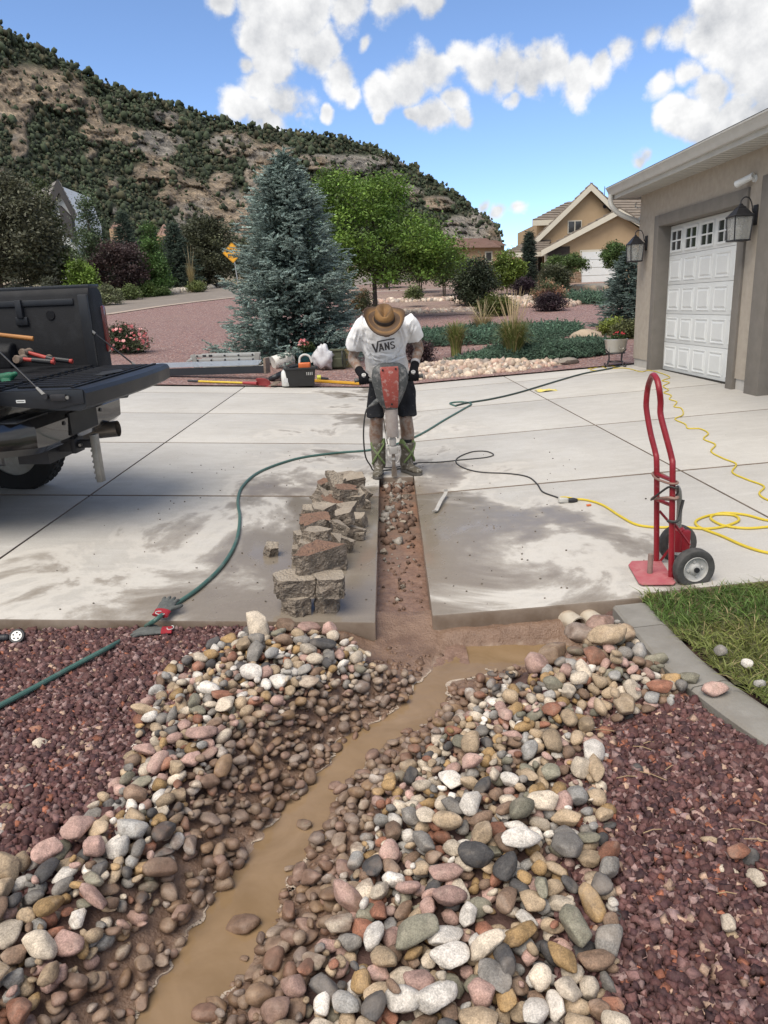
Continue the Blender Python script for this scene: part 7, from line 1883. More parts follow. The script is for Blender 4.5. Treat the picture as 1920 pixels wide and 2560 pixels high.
# --- hat
HC = rel(mp(622, 352, 6.93)) + Vector((0, -.02, .006)); Hn = Vector((0.02, -.56, .83)).normalized(); Hx = (X_ - Hn * X_.dot(Hn)).normalized(); Hx = (Hx + Vector((0, 0, -.06))).normalized(); Hy = Hn.cross(Hx)
def hat_pt(x, y, z): return HC + Hx * x + Hy * y + Hn * z
Vv_, Ff_, Cc_ = [], [], []
n = 56
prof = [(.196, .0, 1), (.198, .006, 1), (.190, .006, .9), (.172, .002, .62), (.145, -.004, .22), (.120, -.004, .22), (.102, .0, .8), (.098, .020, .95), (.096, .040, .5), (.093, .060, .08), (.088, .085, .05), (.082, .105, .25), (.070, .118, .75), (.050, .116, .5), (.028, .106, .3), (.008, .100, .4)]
for (r_, z_, dk) in prof:
    for k in range(n):
        a = 2 * math.pi * k / n; x, y = math.cos(a), math.sin(a)
        R_ = r_; zz = z_
        if r_ > .11:
            f = (r_ - .10) / .096; zz += f * f * (.062 * abs(x) ** 2.2) - f * .034 * max(0, -y) ** 1.4 - f * .014 * max(0, y); R_ = r_ * (1 - .05 * abs(x) ** 2 * f)
            xx, yy = x * R_, y * R_ * 1.06
        else:
            xx, yy = x * R_ * .93, y * R_ * 1.10
            if z_ > .05:
                t = (z_ - .05) / .06
                pinch = max(0, -y) ** 1.2 * t; xx *= 1 - .30 * pinch          # pinched towards the front
                zz += -.022 * t * max(0, -y) ** 1.5
            if r_ < .075: zz -= .030 * math.exp(-(xx / .026) ** 2) * (1 if yy < .06 else .4)
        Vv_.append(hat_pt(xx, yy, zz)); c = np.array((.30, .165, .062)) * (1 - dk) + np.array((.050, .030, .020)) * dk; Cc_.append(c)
for i in range(len(prof) - 1):
    for k in range(n): Ff_.append((i * n + k, i * n + (k + 1) % n, (i + 1) * n + (k + 1) % n, (i + 1) * n + k))
Ff_.append(tuple((len(prof) - 1) * n + k for k in range(n)))
# underside of the brim
b0_ = len(Vv_)
for r_ in (.196, .150, .100):
    for k in range(n):
        a = 2 * math.pi * k / n; x, y = math.cos(a), math.sin(a); f = (r_ - .10) / .096; zz = f * f * (.062 * abs(x) ** 2.2) - f * .034 * max(0, -y) ** 1.4 - f * .014 * max(0, y) - .003
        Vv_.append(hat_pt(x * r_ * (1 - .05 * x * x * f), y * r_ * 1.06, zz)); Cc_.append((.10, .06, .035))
for i in range(2):
    for k in range(n): Ff_.append((b0_ + i * n + (k + 1) % n, b0_ + i * n + k, b0_ + (i + 1) * n + k, b0_ + (i + 1) * n + (k + 1) % n))
for k in range(n): Ff_.append((k, b0_ + k, b0_ + (k + 1) % n, (k + 1) % n))
hat = link('hat', mesh_np('hat', [tuple(p) for p in Vv_], Ff_, cols=np.array(Cc_), smooth=True, mats=[amat('toasted_straw', .75, .5, 300, .22, 14)]), man)
m = MB(); rgs = []
for r_, z_ in ((.1015, .003), (.1035, .006), (.101, .030), (.0985, .033)): rgs.append([hat_pt(math.cos(2 * math.pi * k / 40) * r_ * .935, math.sin(2 * math.pi * k / 40) * r_ * 1.10, z_) for k in range(40)])
m.rings(rgs, cap=False); m.build('hat_band', pmat('dark_hat_band', (.025, .017, .014), None, 30, .8), hat, smooth=True)
# --- gloves
M_glove = pmat('black_work_glove', (.006, .006, .008), (.010, .010, .012), 20, .9, .3, 90, spec=.15)
M_gmark = pmat('white_glove_mark', (.55, .54, .52), (.40, .39, .38), 30, .8)
JH_TOP, JH_BOT = rel(mp(676, 838, 6.99)), rel(mp(735, 2085, 7.13))
JA = (JH_TOP - JH_BOT).normalized()
GR = {'L': rel(mp(395, 1020, 7.03)), 'R': rel(mp(948, 985, 7.03))}
for s, sg in (('L', -1), ('R', 1)):
    c = GR[s]; bx = (GR['R'] - GR['L']).normalized(); toward = Vector((0, -1, .12)).normalized(); up_ = bx.cross(toward) * -1
    if up_.z < 0: up_ = -up_
    Lc = lambda x, y, z: c + bx * x + toward * y + up_ * z
    m = MB(); wr = J['wr' + s]
    limb(m, [wr.lerp(J['el' + s], .10), wr, wr.lerp(Lc(0, -.01, .045), .6), Lc(0, .0, .040)], [.043, .040, .042, .040], 14)
    for x in (-.030, -.010, .010, .030): limb(m, [Lc(x * .8, -.01, .05), Lc(x, .022, .047)], [.021, .018], 10, 3)
    lens = (.92, 1.0, 1.04, .96) if sg > 0 else (.96, 1.04, 1.0, .92)
    for x, q in zip((-.036, -.012, .012, .036), lens):
        limb(m, [Lc(x, .012, .044), Lc(x, .037 * q, .026), Lc(x, .036 * q, -.006), Lc(x, .016, -.030 * q), Lc(x, -.010, -.028 * q)], [.0125, .012, .0115, .011, .0095], 9, 3)
    limb(m, [Lc(-sg * .030, -.02, .035), Lc(-sg * .052, -.012, .008), Lc(-sg * .046, .012, -.022), Lc(-sg * .030, .028, -.030)], [.016, .0135, .012, .010], 9, 3)
    gl = put('glove', remeshed(m, .0055, 2), M_glove, man)
    d = MB(); dc = Lc(-sg * .004, .036, .040); dn_ = (toward * .75 + up_ * .66).normalized(); d.cyl(dc - dn_ * .016, dc + dn_ * .014, .021, .020, 18); dk_ = d.build('glove_badge', M_gmark, gl, smooth=True)
    for q in (-.006, .006):
        e = MB(); pc = dc + dn_ * .0148 + bx * q; e.bar(pc - (up_ - dn_ * up_.dot(dn_)).normalized() * .011, pc + (up_ - dn_ * up_.dot(dn_)).normalized() * .011, .0035, .001, dn_); e.build('badge_stroke', M_glove, gl)
m = MB(); wq = J['wrR'].lerp(J['elR'], .22); wx = (J['elR'] - J['wrR']).normalized(); m.cyl(wq - wx * .015, wq + wx * .015, .044, .044, 16); m.build('wrist_band', pmat('pale_wrist_band', (.42, .40, .40), None, 20, .8), man, smooth=True)

# ================================================================ jackhammer
JO = MO + JH_BOT
jk = thing('jackhammer', 'dusty electric breaker hammer with a red cover held by the worker', 'jackhammer', JO)
jx = (X_ - JA * X_.dot(JA)).normalized(); jy = JA.cross(jx)          # jy points away from the camera
def jp(x, y, z): return jx * x + jy * y + JA * z
def jring(x, a, b, z, y=0., pw=3.2, n=28): return ellring(jp(x, y, z), a, b, jx, jy, n, pw)
M_jgrey = pmat('dusty_dark_casing', (.055, .06, .062), (.085, .09, .09), 9, .8, .3, 50, dirt=(.30, .29, .28), dscale=20, dlo=.50, dhi=.72)
M_jred = pmat('faded_red_cover', (.36, .075, .06), (.30, .07, .055), 10, .65, .2, 60, dirt=(.46, .36, .33), dscale=26, dlo=.53, dhi=.68)
M_jdust = pmat('cement_dusted_steel', (.40, .36, .335), (.30, .25, .23), 13, .85, .3, 60, dirt=(.30, .17, .15), dscale=7, dlo=.58, dhi=.72)
M_jpale = pmat('pale_dusty_steel', (.44, .425, .40), (.33, .31, .29), 16, .8, .3, 60)
LJ = (JH_TOP - JH_BOT).length
zc = lambda cy: (2085 - cy) / (2085 - 838) * LJ
m = MB()
m.rings([jring(.0, .060, .062, zc(1310)), jring(-.012, .088, .075, zc(1270)), jring(-.012, .125, .085, zc(1190)), jring(-.002, .150, .095, zc(1100)), jring(0, .168, .10, zc(1030)), jring(.002, .172, .102, zc(960)), jring(.0, .160, .10, zc(900)), jring(.0, .138, .095, zc(868)), jring(0, .105, .08, zc(845)), jring(0, .08, .06, zc(838))]); shell = m.build('casing', M_jgrey, jk, smooth=True)
m = MB()
def plate(cy, hw, xo=0., d=.0): return [jp(xo - hw, -.098 + d, zc(cy)), jp(xo + hw, -.098 + d, zc(cy)), jp(xo + hw * .96, -.122 + d, zc(cy)), jp(xo - hw * .96, -.122 + d, zc(cy))]
m.rings([plate(1292, .058, .004, .055), plate(1240, .064, .003, .035), plate(1150, .072, .0, .016), plate(1020, .080, -.002, .0), plate(900, .087, -.004, .0), plate(846, .085, -.005, .012)]); m.build('cover_plate', M_jred, jk, bevel=.006)
for x, cy in ((-.065, 872), (.055, 866), (.005, 1243)):
    m = MB(); yy = -.118 if cy < 1000 else -.088; m.cyl(jp(x, yy, zc(cy)), jp(x, yy - .010, zc(cy)), .009, .009, 12); m.build('bolt', M_blk, jk, smooth=True)
m = MB(); m.rings([jring(.0, .054, .054, zc(1618), pw=2.4), jring(0, .058, .058, zc(1600), pw=2.4), jring(0, .059, .059, zc(1450), pw=2.4), jring(0, .062, .062, zc(1300), pw=2.4)]); m.build('barrel', M_jdust, jk, smooth=True)
for sg in (-1, 1):
    m = MB(); m.cyl(jp(sg * .052, -.02, zc(1640)), jp(sg * .052, -.02, zc(1560)), .012, .012, 8); m.build('through_bolt', M_jpale, jk, smooth=True)
m = MB(); m.lathe([(.030, 0), (.034, .03), (.033, .06), (.027, .075), (.030, .09)], jp(0, 0, zc(1720)), JA, 18); m.build('nose_sleeve', M_jpale, jk, smooth=True)
m = MB(); m.box(jp(0, -.0, zc(1772)), (.085, .075, .075), Matrix((jx, jy, JA)).transposed()); m.build('retainer_block', M_jpale, jk, bevel=.010)
for sg in (-1, 1):
    m = MB(); m.tube(spline([jp(sg * .03, -.025, zc(1735)), jp(sg * .062, -.03, zc(1745)), jp(sg * .066, -.03, zc(1820)), jp(sg * .045, -.03, zc(1890)), jp(sg * .022, -.028, zc(1920))], 5), .0085, 8); m.build('retainer_latch', M_jpale, jk, smooth=True)
    m = MB(); m.cyl(jp(sg * .058, -.045, zc(1748)), jp(sg * .058, .03, zc(1748)), .014, .014, 10); m.build('hinge_pin', M_jpale, jk, smooth=True)
m = MB(); m.rings([jring(0, .026, .006, 0.0, pw=3, n=14), jring(0, .027, .010, .07, pw=3, n=14), jring(0, .019, .016, .10, pw=2, n=14), jring(0, .0165, .0165, .12, pw=2, n=14), jring(0, .0165, .0165, zc(1790), pw=2, n=14)]); m.build('chisel', pmat('brown_steel_chisel', (.20, .155, .12), (.33, .29, .25), 14, .6, .2, 60, metal=.3), jk, smooth=True)
m = MB(); m.cyl(jp(0, 0, zc(1885)), jp(0, 0, zc(1860)), .024, .024, 14); m.build('chisel_collar', M_jpale, jk, smooth=True)
for s, sg in (('L', -1), ('R', 1)):
    g0 = GR[s] - JH_BOT; inner = jp(sg * .13, 0, zc(1000)); e = (g0 - inner).normalized()
    m = MB(); m.tube([inner, g0 - e * .04, g0 + e * .075, g0 + e * .085], [.022, .018, .018, .024], 12); m.build('handle', M_jgrey, jk, smooth=True)
m = MB(); a_ = jp(-.105, -.04, zc(1195)); b_ = a_ + jx * -.085 - JA * .055 + jy * -.0; m.tube([a_, a_.lerp(b_, .5), b_, b_ + (b_ - a_) * .25], [.026, .022, .014, .010], 10); m.build('cable_gland', M_jgrey, jk, smooth=True)
cb = [JO + b_, MO + rel(mp(418, 1370, 7.0)), MO + rel(mp(393, 1600, 7.02)), MO + rel(mp(412, 1850, 7.08)), MO + rel(mp(470, 1965, 7.16)), onD(.02, 7.42, .008), onD(.15, 7.45, .008), onD(.32, 7.5, .008), ond(900, 1001, .008)]
m = MB(); m.tube(spline(cb, 8), .0075, 8); o = m.build('hammer_cable', M_cordk, None, smooth=True, origin=tuple(cb[0])); tag(o, 'black cable hanging from the jackhammer down past the left boot', 'cord')

# ================================================================ pickup truck (rear end in view)
TO = Vector((-2.42, 5.92, .14))
tk = thing('pickup_truck', 'black lifted pickup truck with its tailgate down at the left edge', 'truck', TO, rot=(R(1.8), 0, R(-6.5)))
TMx = Matrix.Translation(TO) @ Euler((R(1.8), 0, R(-6.5))).to_matrix().to_4x4(); TMi = TMx.inverted()
def tl_at(cx, cy, Y): return TMi @ at(cx / 3.607, 700 + cy / 3.607, Y)      # photo point to truck space
M_tpaint = pmat('black_truck_paint', (.007, .007, .009), (.010, .010, .012), 3, .16, 0, spec=.6, coat=.6, dirt=(.030, .027, .024), dscale=3, dlo=.5, dhi=.9)
M_tliner = pmat('worn_black_bedliner', (.006, .0065, .009), (.010, .011, .014), 7, .6, .3, 160, spec=.25, dirt=(.022, .024, .029), dscale=4, dlo=.5, dhi=.75)
M_tplast = pmat('charcoal_plastic', (.010, .012, .016), (.015, .017, .022), 5, .45, .1, 90)
M_tyre = pmat('tyre_rubber', (.013, .013, .013), (.024, .023, .022), 16, .85, .3, 60)
M_steel = pmat('dull_steel', (.34, .33, .31), (.26, .25, .23), 14, .42, .1, 60, metal=.75)
M_brnz = pmat('stained_exhaust_steel', (.36, .31, .26), (.26, .22, .185), 8, .38, .1, 60, metal=.8)
M_tail = pmat('red_tail_lamp', (.17, .008, .010), (.12, .006, .008), 6, .2, 0, coat=.5)
FZ = 1.085
m = MB(); m.box2((-2.0, -.73, FZ - .05), (-.005, .73, FZ)); floor = m.build('bed_floor', M_tliner, tk)
for k in range(13):
    y = -.66 + k * .11
    m = MB(); m.box((-1.0, y, FZ + .008), (1.94, .06, .018)); m.build('floor_rib', M_tliner, floor, bevel=.006)
m = MB(); m.prism([(-2.0, .73, .55), (-2.0, .73, FZ + .60), (-2.0, .76, FZ + .655), (-2.0, .93, FZ + .655), (-2.0, .99, FZ + .60), (-2.0, 1.0, .62)], (2.0, 0, 0)); fs = m.build('bedside', M_tliner, tk, bevel=.012)
m = MB(); m.box((-1.0, .86, FZ + .665), (2.0, .19, .03)); m.build('rail_cap', M_tplast, fs, bevel=.008)
m = MB(); m.box((-1.06, .735, FZ + .545), (1.85, .035, .05)); m.build('rail_channel', M_tplast, fs, bevel=.006)
m = MB(); m.box((-.62, .72, FZ + .50), (.055, .05, .15)); m.build('tie_down', M_tplast, fs, bevel=.006)
m = MB(); m.box((-.62, .725, FZ + .40), (.11, .03, .07)); m.build('tie_down', M_tplast, fs, bevel=.006)
m = MB(); m.cyl((-.36, .735, FZ + .44), (-.36, .722, FZ + .44), .045, .038, 18); m.build('wall_plug', M_tliner, fs, smooth=True)
m = MB(); m.prism([(-2.0, .60, FZ), (-2.0, .60, FZ + .16), (-2.0, .66, FZ + .22), (-2.0, .735, FZ + .23), (-2.0, .735, FZ)], (1.28, 0, 0)); m.build('wheel_arch', M_tliner, fs, bevel=.03, seg=3)
for z in (.05, .12, .2, .3, .37, .46, .55):
    m = MB(); m.cyl((-.035, .735, FZ + z), (-.035, .727, FZ + z), .014 if z != .46 else .024, .012, 10); m.build('liner_screw', M_tplast, fs, smooth=True)
m = MB(); m.box2((-.085, .70, FZ - .02), (.0, .7295, FZ + .60)); m.build('bed_post', M_tplast, fs, bevel=.012)
m = MB(); m.box2((-.03, .93, FZ + .10), (.015, 1.0, FZ + .50)); m.build('tail_lamp', M_tail, tk, bevel=.02, seg=3)
m = MB(); m.prism([(-2.0, -.73, .55), (-2.0, -.73, FZ + .60), (-2.0, -.76, FZ + .655), (-2.0, -.93, FZ + .655), (-2.0, -.99, FZ + .60), (-2.0, -1.0, .62)], (1.93, 0, 0)); m.build('bedside', M_tpaint, tk, bevel=.012)
m = MB(); m.box2((-2.05, -.98, .55), (-2.0, .98, FZ + .62)); m.build('bed_front', M_tliner, tk)
# tailgate: ribbed inner face, thick rounded outer edge
m = MB(); prof = [(.012, FZ - .075), (.012, FZ - .012), (.03, FZ - .004), (.50, FZ - .004), (.555, FZ + .0), (.60, FZ - .008), (.616, FZ - .035), (.606, FZ - .125), (.56, FZ - .15), (.40, FZ - .145), (.20, FZ - .12)]
rg_ = []
for t in np.linspace(-1, 1, 13):
    bow = .045 * (1 - t * t); rg_.append([Vector((x + (bow if x > .3 else 0) * (x / .6), t * .775, z)) for x, z in prof])
m.rings(rg_); tg = m.build('tailgate', M_tplast, tk, smooth=True, angle=28)
for k in range(12):
    y = -.63 + k * .115
    m = MB(); m.box((.27, y, FZ + .003), (.40, .062, .014)); m.build('tailgate_rib', M_tliner, tg, bevel=.005)
m = MB(); m.box((.505, 0, FZ + .003), (.03, 1.46, .010)); m.build('tailgate_rib', M_tliner, tg, bevel=.004)
g0 = np.random.default_rng(9); rgp = [(.42 + .07 * math.cos(a) * (1 + .3 * math.sin(3 * a)), .02 + .20 * math.sin(a) * (1 + .15 * math.sin(5 * a)), FZ + .0125) for a in np.linspace(0, 6.283, 22, endpoint=False)]
m = MB(); m.prism(rgp, (0, 0, .004)); m.build('torn_tape', M_blackp, tg)
m = MB(); m.prism([(.0, -.785, FZ - .01), (.0, -.785, FZ - .10), (.22, -.785, FZ - .125), (.42, -.785, FZ - .13), (.52, -.785, FZ - .11), (.60, -.785, FZ - .10), (.60, -.785, FZ - .01)], (0, .010, 0)); m.build('tailgate_side', M_tplast, tg, bevel=.003)
m = MB(); m.box((.43, -.795, FZ - .055), (.11, .02, .045)); la = m.build('latch', M_blk, tg, bevel=.01)
m = MB(); m.cyl((.50, -.80, FZ - .055), (.50, -.812, FZ - .055), .012, .012, 10); m.build('latch_bolt', M_steel, la, smooth=True)
m = MB(); m.box((.155, -.7865, FZ - .075), (.065, .002, .020)); lb = m.build('sticker', M_wht, tg)
m = MB(); m.box((.155, -.788, FZ - .075), (.052, .001, .004)); m.build('sticker_line', M_blackp, tg)
for sg in (-1, 1):
    a_, b_ = Vector((-.035, sg * .715, FZ + .32)), Vector((.34, sg * .790, FZ - .045))
    cab = MB(); cab.tube([a_, b_], .007, 6); c_ = cab.build('tailgate_cable', M_blk, tk, smooth=True)
    m = MB(); m.tube([a_, a_.lerp(b_, .13)], .014, 8); m.build('cable_end', M_steel, c_, smooth=True)
    m = MB(); m.tube([b_.lerp(a_, .16), b_], [.010, .015], 8); m.build('cable_end', M_steel, c_, smooth=True)
    m = MB(); m.cyl(b_ + Vector((0, sg * .016, 0)), b_ - Vector((0, sg * .012, 0)), .020, .020, 12); m.build('cable_pin', M_blk, c_, smooth=True)
# rear sill and bumper
m = MB(); m.box2((-.30, -.90, .78), (-.03, .90, FZ - .06)); m.build('rear_sill', M_tpaint, tk, bevel=.015)
bp = MB(); rg_ = []
for t in np.linspace(-1, 1, 21):
    y = t * .98; in_ = .24 * max(0, abs(t) - .72) / .28; zlo = .60 + .10 * max(0, abs(t) - .55)
    rg_.append([Vector((-.10 - in_, y, zlo)), Vector((.10 - in_, y, zlo)), Vector((.155 - in_, y, zlo + .05)), Vector((.165 - in_, y, .80)), Vector((.13 - in_, y, .86)), Vector((-.10 - in_, y, .865))])
bp.rings(rg_); bmp = bp.build('bumper', M_tpaint, tk, smooth=True, angle=30)
m = MB(); m.box2((.12, -.22, .66), (.172, .22, .83)); m.build('plate_recess', M_blackp, bmp)
for sg in (-1, 1):
    m = MB(); m.box((.02, sg * .62, .868), (.20, .42, .012)); m.build('step_pad', M_tplast, bmp, bevel=.004)
    m = MB(); m.cyl((.166, sg * .30, .77), (.171, sg * .30, .77), .016, .016, 10); m.build('bumper_bolt', M_blk, bmp, smooth=True)
m = MB(); m.tube([(-.25, .985, .79), (-.02, 1.0, .80), (.10, .99, .80)], [.03, .045, .035], 8); m.build('bumper_end_cap', M_tplast, bmp, smooth=True)
# hitch, exhaust, frame
m = MB(); m.box2((-.9, -.06, .50), (.08, .06, .60)); hitch = m.build('hitch_receiver', M_blk, tk, bevel=.006)
m = MB(); m.prism([(-.25, -.30, .46), (-.05, -.22, .44), (-.05, .22, .44), (-.25, .30, .46)], (0, 0, .14)); m.build('hitch_crossbar', M_blk, hitch)
m = MB(); m.box2((.06, -.075, .485), (.10, .075, .615)); m.build('receiver_collar', M_blk, hitch, bevel=.008)
m = MB(); m.box2((.08, -.03, .52), (.215, .03, .58)); m.build('shank', M_blk, hitch, bevel=.006)
db = MB(); db.box2((.205, -.032, .235), (.255, .032, .625)); dbar = db.build('drop_bar', M_steel, hitch, bevel=.006)
for k in range(7):
    m = MB(); m.box((.20, 0, .27 + k * .045), (.016, .050, .018)); m.build('drop_bar_notch', M_steel, hitch, bevel=.003)
m = MB(); m.cyl((.13, -.06, .55), (.13, .06, .55), .012, .012, 8); m.build('hitch_pin', M_steel, hitch, smooth=True)
m = MB(); m.cyl((-.35, .40, .54), (.22, .46, .58), .062, .068, 20, cap=False); m.cyl((.22, .46, .58), (-.2, .415, .55), .064, .058, 20, cap=False); m.build('exhaust_tip', M_brnz, tk, smooth=True)
for sg in (-1, 1):
    m = MB(); m.box2((-2.0, sg * .42 - .05, .58), (-.05, sg * .42 + .05, .74)); m.build('frame_rail', M_blk, tk)
m = MB(); m.cyl((-.86, -.6, .42), (-.86, .6, .42), .05, .05, 12); m.build('axle', M_blk, tk, smooth=True)
for sg in (-1, 1):
    wc_ = Vector((-.86, sg * .70, .395)); rad = .395
    m = MB(); m.lathe([(.24, -.115), (.34, -.13), (.375, -.118), (rad, -.09), (rad, .09), (.375, .118), (.34, .13), (.24, .115)], wc_, (0, 1, 0), 48, cap=False); wh = m.build('tyre', M_tyre, tk, smooth=True)
    for k in range(40):
        a = 2 * math.pi * k / 40
        for j, yy in enumerate((-.075, -.026, .026, .075)):
            aa = a + (.04 if j % 2 else -.03); mm = MB(); mm.box((0, 0, 0), (.034, .042, .012)); o = None
            M_ = Matrix.Rotation(aa, 3, 'Y'); 
            if k == 0 and j == 0 and sg == -1: tread_me = mm.build('tread_block', M_tyre, wh, bevel=.003); o = tread_me
            else: o = link('tread_block', tread_me.data, wh)
            o.location = wc_ + Vector((math.sin(aa) * (rad + .002), yy, math.cos(aa) * (rad + .002))); o.rotation_euler = (0, aa, .25 if j % 2 else -.25)
    m = MB(); m.lathe([(.245, -.10), (.20, -.03), (.10, .02 * sg), (.02, .03 * sg)], wc_, (0, 1, 0), 28); m.build('rim', M_steel, wh, smooth=True)
# --- tools lying in the truck bed
M_wood = pmat('orange_wood_handle', (.42, .19, .055), (.34, .145, .04), 6, .55, .2, 40)
M_redg = pmat('red_fibreglass_handle', (.40, .045, .035), (.32, .035, .03), 12, .5)
M_rust = pmat('rusty_hammer_steel', (.15, .105, .08), (.24, .19, .15), 14, .8, .4, 60)
def bedpt(cx, cy, Y): return at(cx / 3.607, 700 + cy / 3.607, Y)
a_, b_ = bedpt(-220, 470, 6.35), bedpt(300, 530, 6.38)
m = MB(); m.tube([a_, a_.lerp(b_, .6), b_], [.017, .018, .020], 10); o = m.build('wooden_handle', M_wood, None, smooth=True, origin=tuple(a_)); tag(o, 'orange wooden tool handle propped in the truck bed', 'tool handle')
def hammer(label, h_px, e_px, Y, head_r, L, cap_red=True, grip=None):
    A_, B_ = bedpt(*h_px, Y), bedpt(*e_px, Y - .02); t = thing('sledge_hammer', label, 'hammer', A_, 0, 'sledge hammers in the truck bed'); d = (B_ - A_); dn = d.normalized()
    m = MB(); m.tube([Vector((0, 0, 0)), d * .5, d * .96], [.015, .017, .018], 10); hh = m.build('handle', M_redg, t, smooth=True)
    if grip: m = MB(); m.tube([d * grip[0], d * grip[1]], .0205, 10); m.build('grip', M_tplast, t, smooth=True)
    m = MB(); m.tube([d * .96, d * 1.0], [.022, .018], 10); m.build('handle_end', M_redg, t, smooth=True)
    sd_ = dn.cross(Vector((0, 0, 1))).normalized(); m = MB(); m.tube([-sd_ * L, -sd_ * L * .8, -sd_ * L * .3, sd_ * L * .3, sd_ * L * .8, sd_ * L], [head_r * .85, head_r, head_r * .82, head_r * .82, head_r, head_r * .85], 10); m.build('head', M_rust, t, smooth=True)
hammer('sledge hammer with a round rusty head, topmost in the truck bed', (235, 650), (490, 722), 6.30, .032, .07, grip=(.72, .95))
hammer('red handled sledge hammer lying under the round headed one', (185, 712), (492, 742), 6.10, .034, .07, grip=(.35, .9))
hammer('black gripped hammer with a red butt at the far side of the bed', (420, 705), (655, 735), 6.42, .03, .06, grip=(.15, .88))
gz0 = bedpt(60, 905, 5.62)
m = MB(); limb(m, [gz0 + Vector((-.18, 0, .0)), gz0 + Vector((-.05, .01, .012)), gz0 + Vector((.03, .0, .028))], [.035, .04, .034], 12); limb(m, [gz0 + Vector((.02, 0, .02)), gz0 + Vector((.075, -.01, .045))], [.026, .020], 10)
for k in range(3): limb(m, [gz0 + Vector((-.02 + .02 * k, -.02, .0)), gz0 + Vector((.0 + .025 * k, -.06, -.005))], [.016, .012], 8)
o = put('work_glove', remeshed(m, .007, 3), pmat('green_rubber_glove', (.012, .16, .085), (.02, .12, .065), 16, .6), None); tag(o, 'green rubber glove lying on the truck bed floor', 'glove')
# ================================================================ hand truck
M_hred = pmat('scuffed_red_paint', (.27, .012, .022), (.21, .010, .017), 9, .42, .15, 60, dirt=(.33, .19, .19), dscale=22, dlo=.60, dhi=.78)
M_hplate = pmat('dusty_red_plate', (.36, .075, .09), (.42, .17, .17), 9, .7, .2, 60, dirt=(.30, .03, .045), dscale=7, dlo=.55, dhi=.7)
M_rimw = pmat('dusty_white_rim', (.44, .435, .42), (.34, .33, .31), 12, .6, .15, 60)
M_strap = pmat('brown_rubber_strap', (.20, .115, .09), (.26, .16, .13), 20, .7)
HO = onD(1.66, 4.06)
ht = thing('hand_truck', 'red two wheeled hand truck with loop handle standing on the right slab', 'hand truck', HO)
hq = lambda cx, cy, Y: at(1540 + cx / 3.814, 900 + cy / 3.814, Y) - HO
YF, YN = 4.24, 3.97          # far and near rails
far = [hq(385, 1915, YF), hq(388, 1500, YF), hq(388, 1000, YF), hq(375, 880, YF + .02), hq(330, 700, YF + .05), hq(292, 480, YF + .08), hq(290, 380, YF + .08), hq(305, 260, YF + .07)]
near = [hq(525, 2110, YN), hq(533, 1600, YN), hq(540, 1050, YN), hq(530, 930, YN + .02), hq(470, 700, YN + .05), hq(425, 520, YN + .08), hq(425, 400, YN + .08), hq(412, 280, YN + .07)]
top = [hq(330, 180, 4.25), hq(358, 145, 4.17), hq(392, 190, 4.08)]
m = MB(); m.tube(spline(far + top + near[::-1], 5), .0165, 12); m.build('frame', M_hred, ht, smooth=True)
c0, c1 = hq(385, 1640, YF), hq(533, 1640, YN)
for cy in (1090, 1330):
    a_, b_ = hq(388, cy, YF), hq(538, cy + 60, YN); m = MB(); m.tube([a_, b_], .012, 8); m.build('cross_bar', M_hred, ht, smooth=True)
# toe plate
zg = .012
pl = [hq(115, 1960, 4.18), hq(180, 1922, 4.25), hq(395, 1918, 4.26), hq(430, 1925, 4.25), hq(565, 2130, 3.92), hq(240, 2138, 3.90), hq(215, 2120, 3.91)]
pl = []
for (cx, cy) in ((118, 1962), (150, 1925), (385, 1915), (430, 1922), (568, 2128), (548, 2145), (250, 2147), (215, 2130)):
    p = ond((1540 + cx / 3.814) / S, (900 + cy / 3.814) / S, .010); pl.append(p - HO)
m = MB(); m.prism([(p.x, p.y, p.z) for p in pl], (0, 0, .006)); m.build('toe_plate', M_hplate, ht)
pc = ond((1540 + 322 / 3.814) / S, (900 + 2030 / 3.814) / S, .016) - HO; m = MB(); m.tube([pc, pc + Vector((0, 0, .115)), ], .0155, 12); m.tube([pc + Vector((0, 0, .116)), pc + Vector((0, 0, .108))], [.0155, .012], 12); m.build('pipe_stub', pmat('rusty_pipe', (.19, .13, .11), (.28, .2, .17), 18, .7, .2, 60), ht, smooth=True)
# wheels and axle
def hwheel(c, r_, ax, sg):
    m = MB(); m.lathe([(r_ * .62, -.026), (r_ * .80, -.034), (r_ * .94, -.030), (r_, -.016), (r_, .016), (r_ * .94, .030), (r_ * .80, .034), (r_ * .62, .026)], c, ax, 40, cap=False); t_ = m.build('tyre', pmat('grey_worn_tyre' + str(sg), (.035, .034, .033), (.075, .073, .07), 24, .85, .3, 80), ht, smooth=True)
    a = Vector(ax).normalized()
    m = MB(); m.lathe([(r_ * .63, -.026), (r_ * .60, -.030), (r_ * .55, -.018), (r_ * .33, -.012), (r_ * .24, -.026), (r_ * .16, -.030), (.004, -.030)], c, ax, 32, cap=False); m.build('rim', M_rimw, t_, smooth=True)
    m = MB(); m.lathe([(r_ * .63, .026), (r_ * .60, .030), (r_ * .55, .018), (r_ * .33, .012), (r_ * .24, .026), (.004, .028)], c, ax, 32, cap=False); m.build('rim', M_rimw, t_, smooth=True)
    x = a.orthogonal().normalized(); y = a.cross(x)
    for k in range(4):
        q = x * math.cos(k * math.pi / 2 + .6) + y * math.sin(k * math.pi / 2 + .6); m = MB(); m.cyl(c + q * r_ * .36 - a * .010, c + q * r_ * .36 - a * .022, r_ * .09, r_ * .06, 8); m.build('rim_boss', M_rimw, t_, smooth=True)
    m = MB(); m.cyl(c - a * .040, c - a * .026, r_ * .13, r_ * .13, 14); m.build('axle_nut', M_blk, t_, smooth=True)
def wheel_at(cx, cy, Y): return hq(cx, cy, Y)
wn_ = hq(740, 1985, 3.90); wf_ = hq(585, 1745, 4.30)
r_w = .117
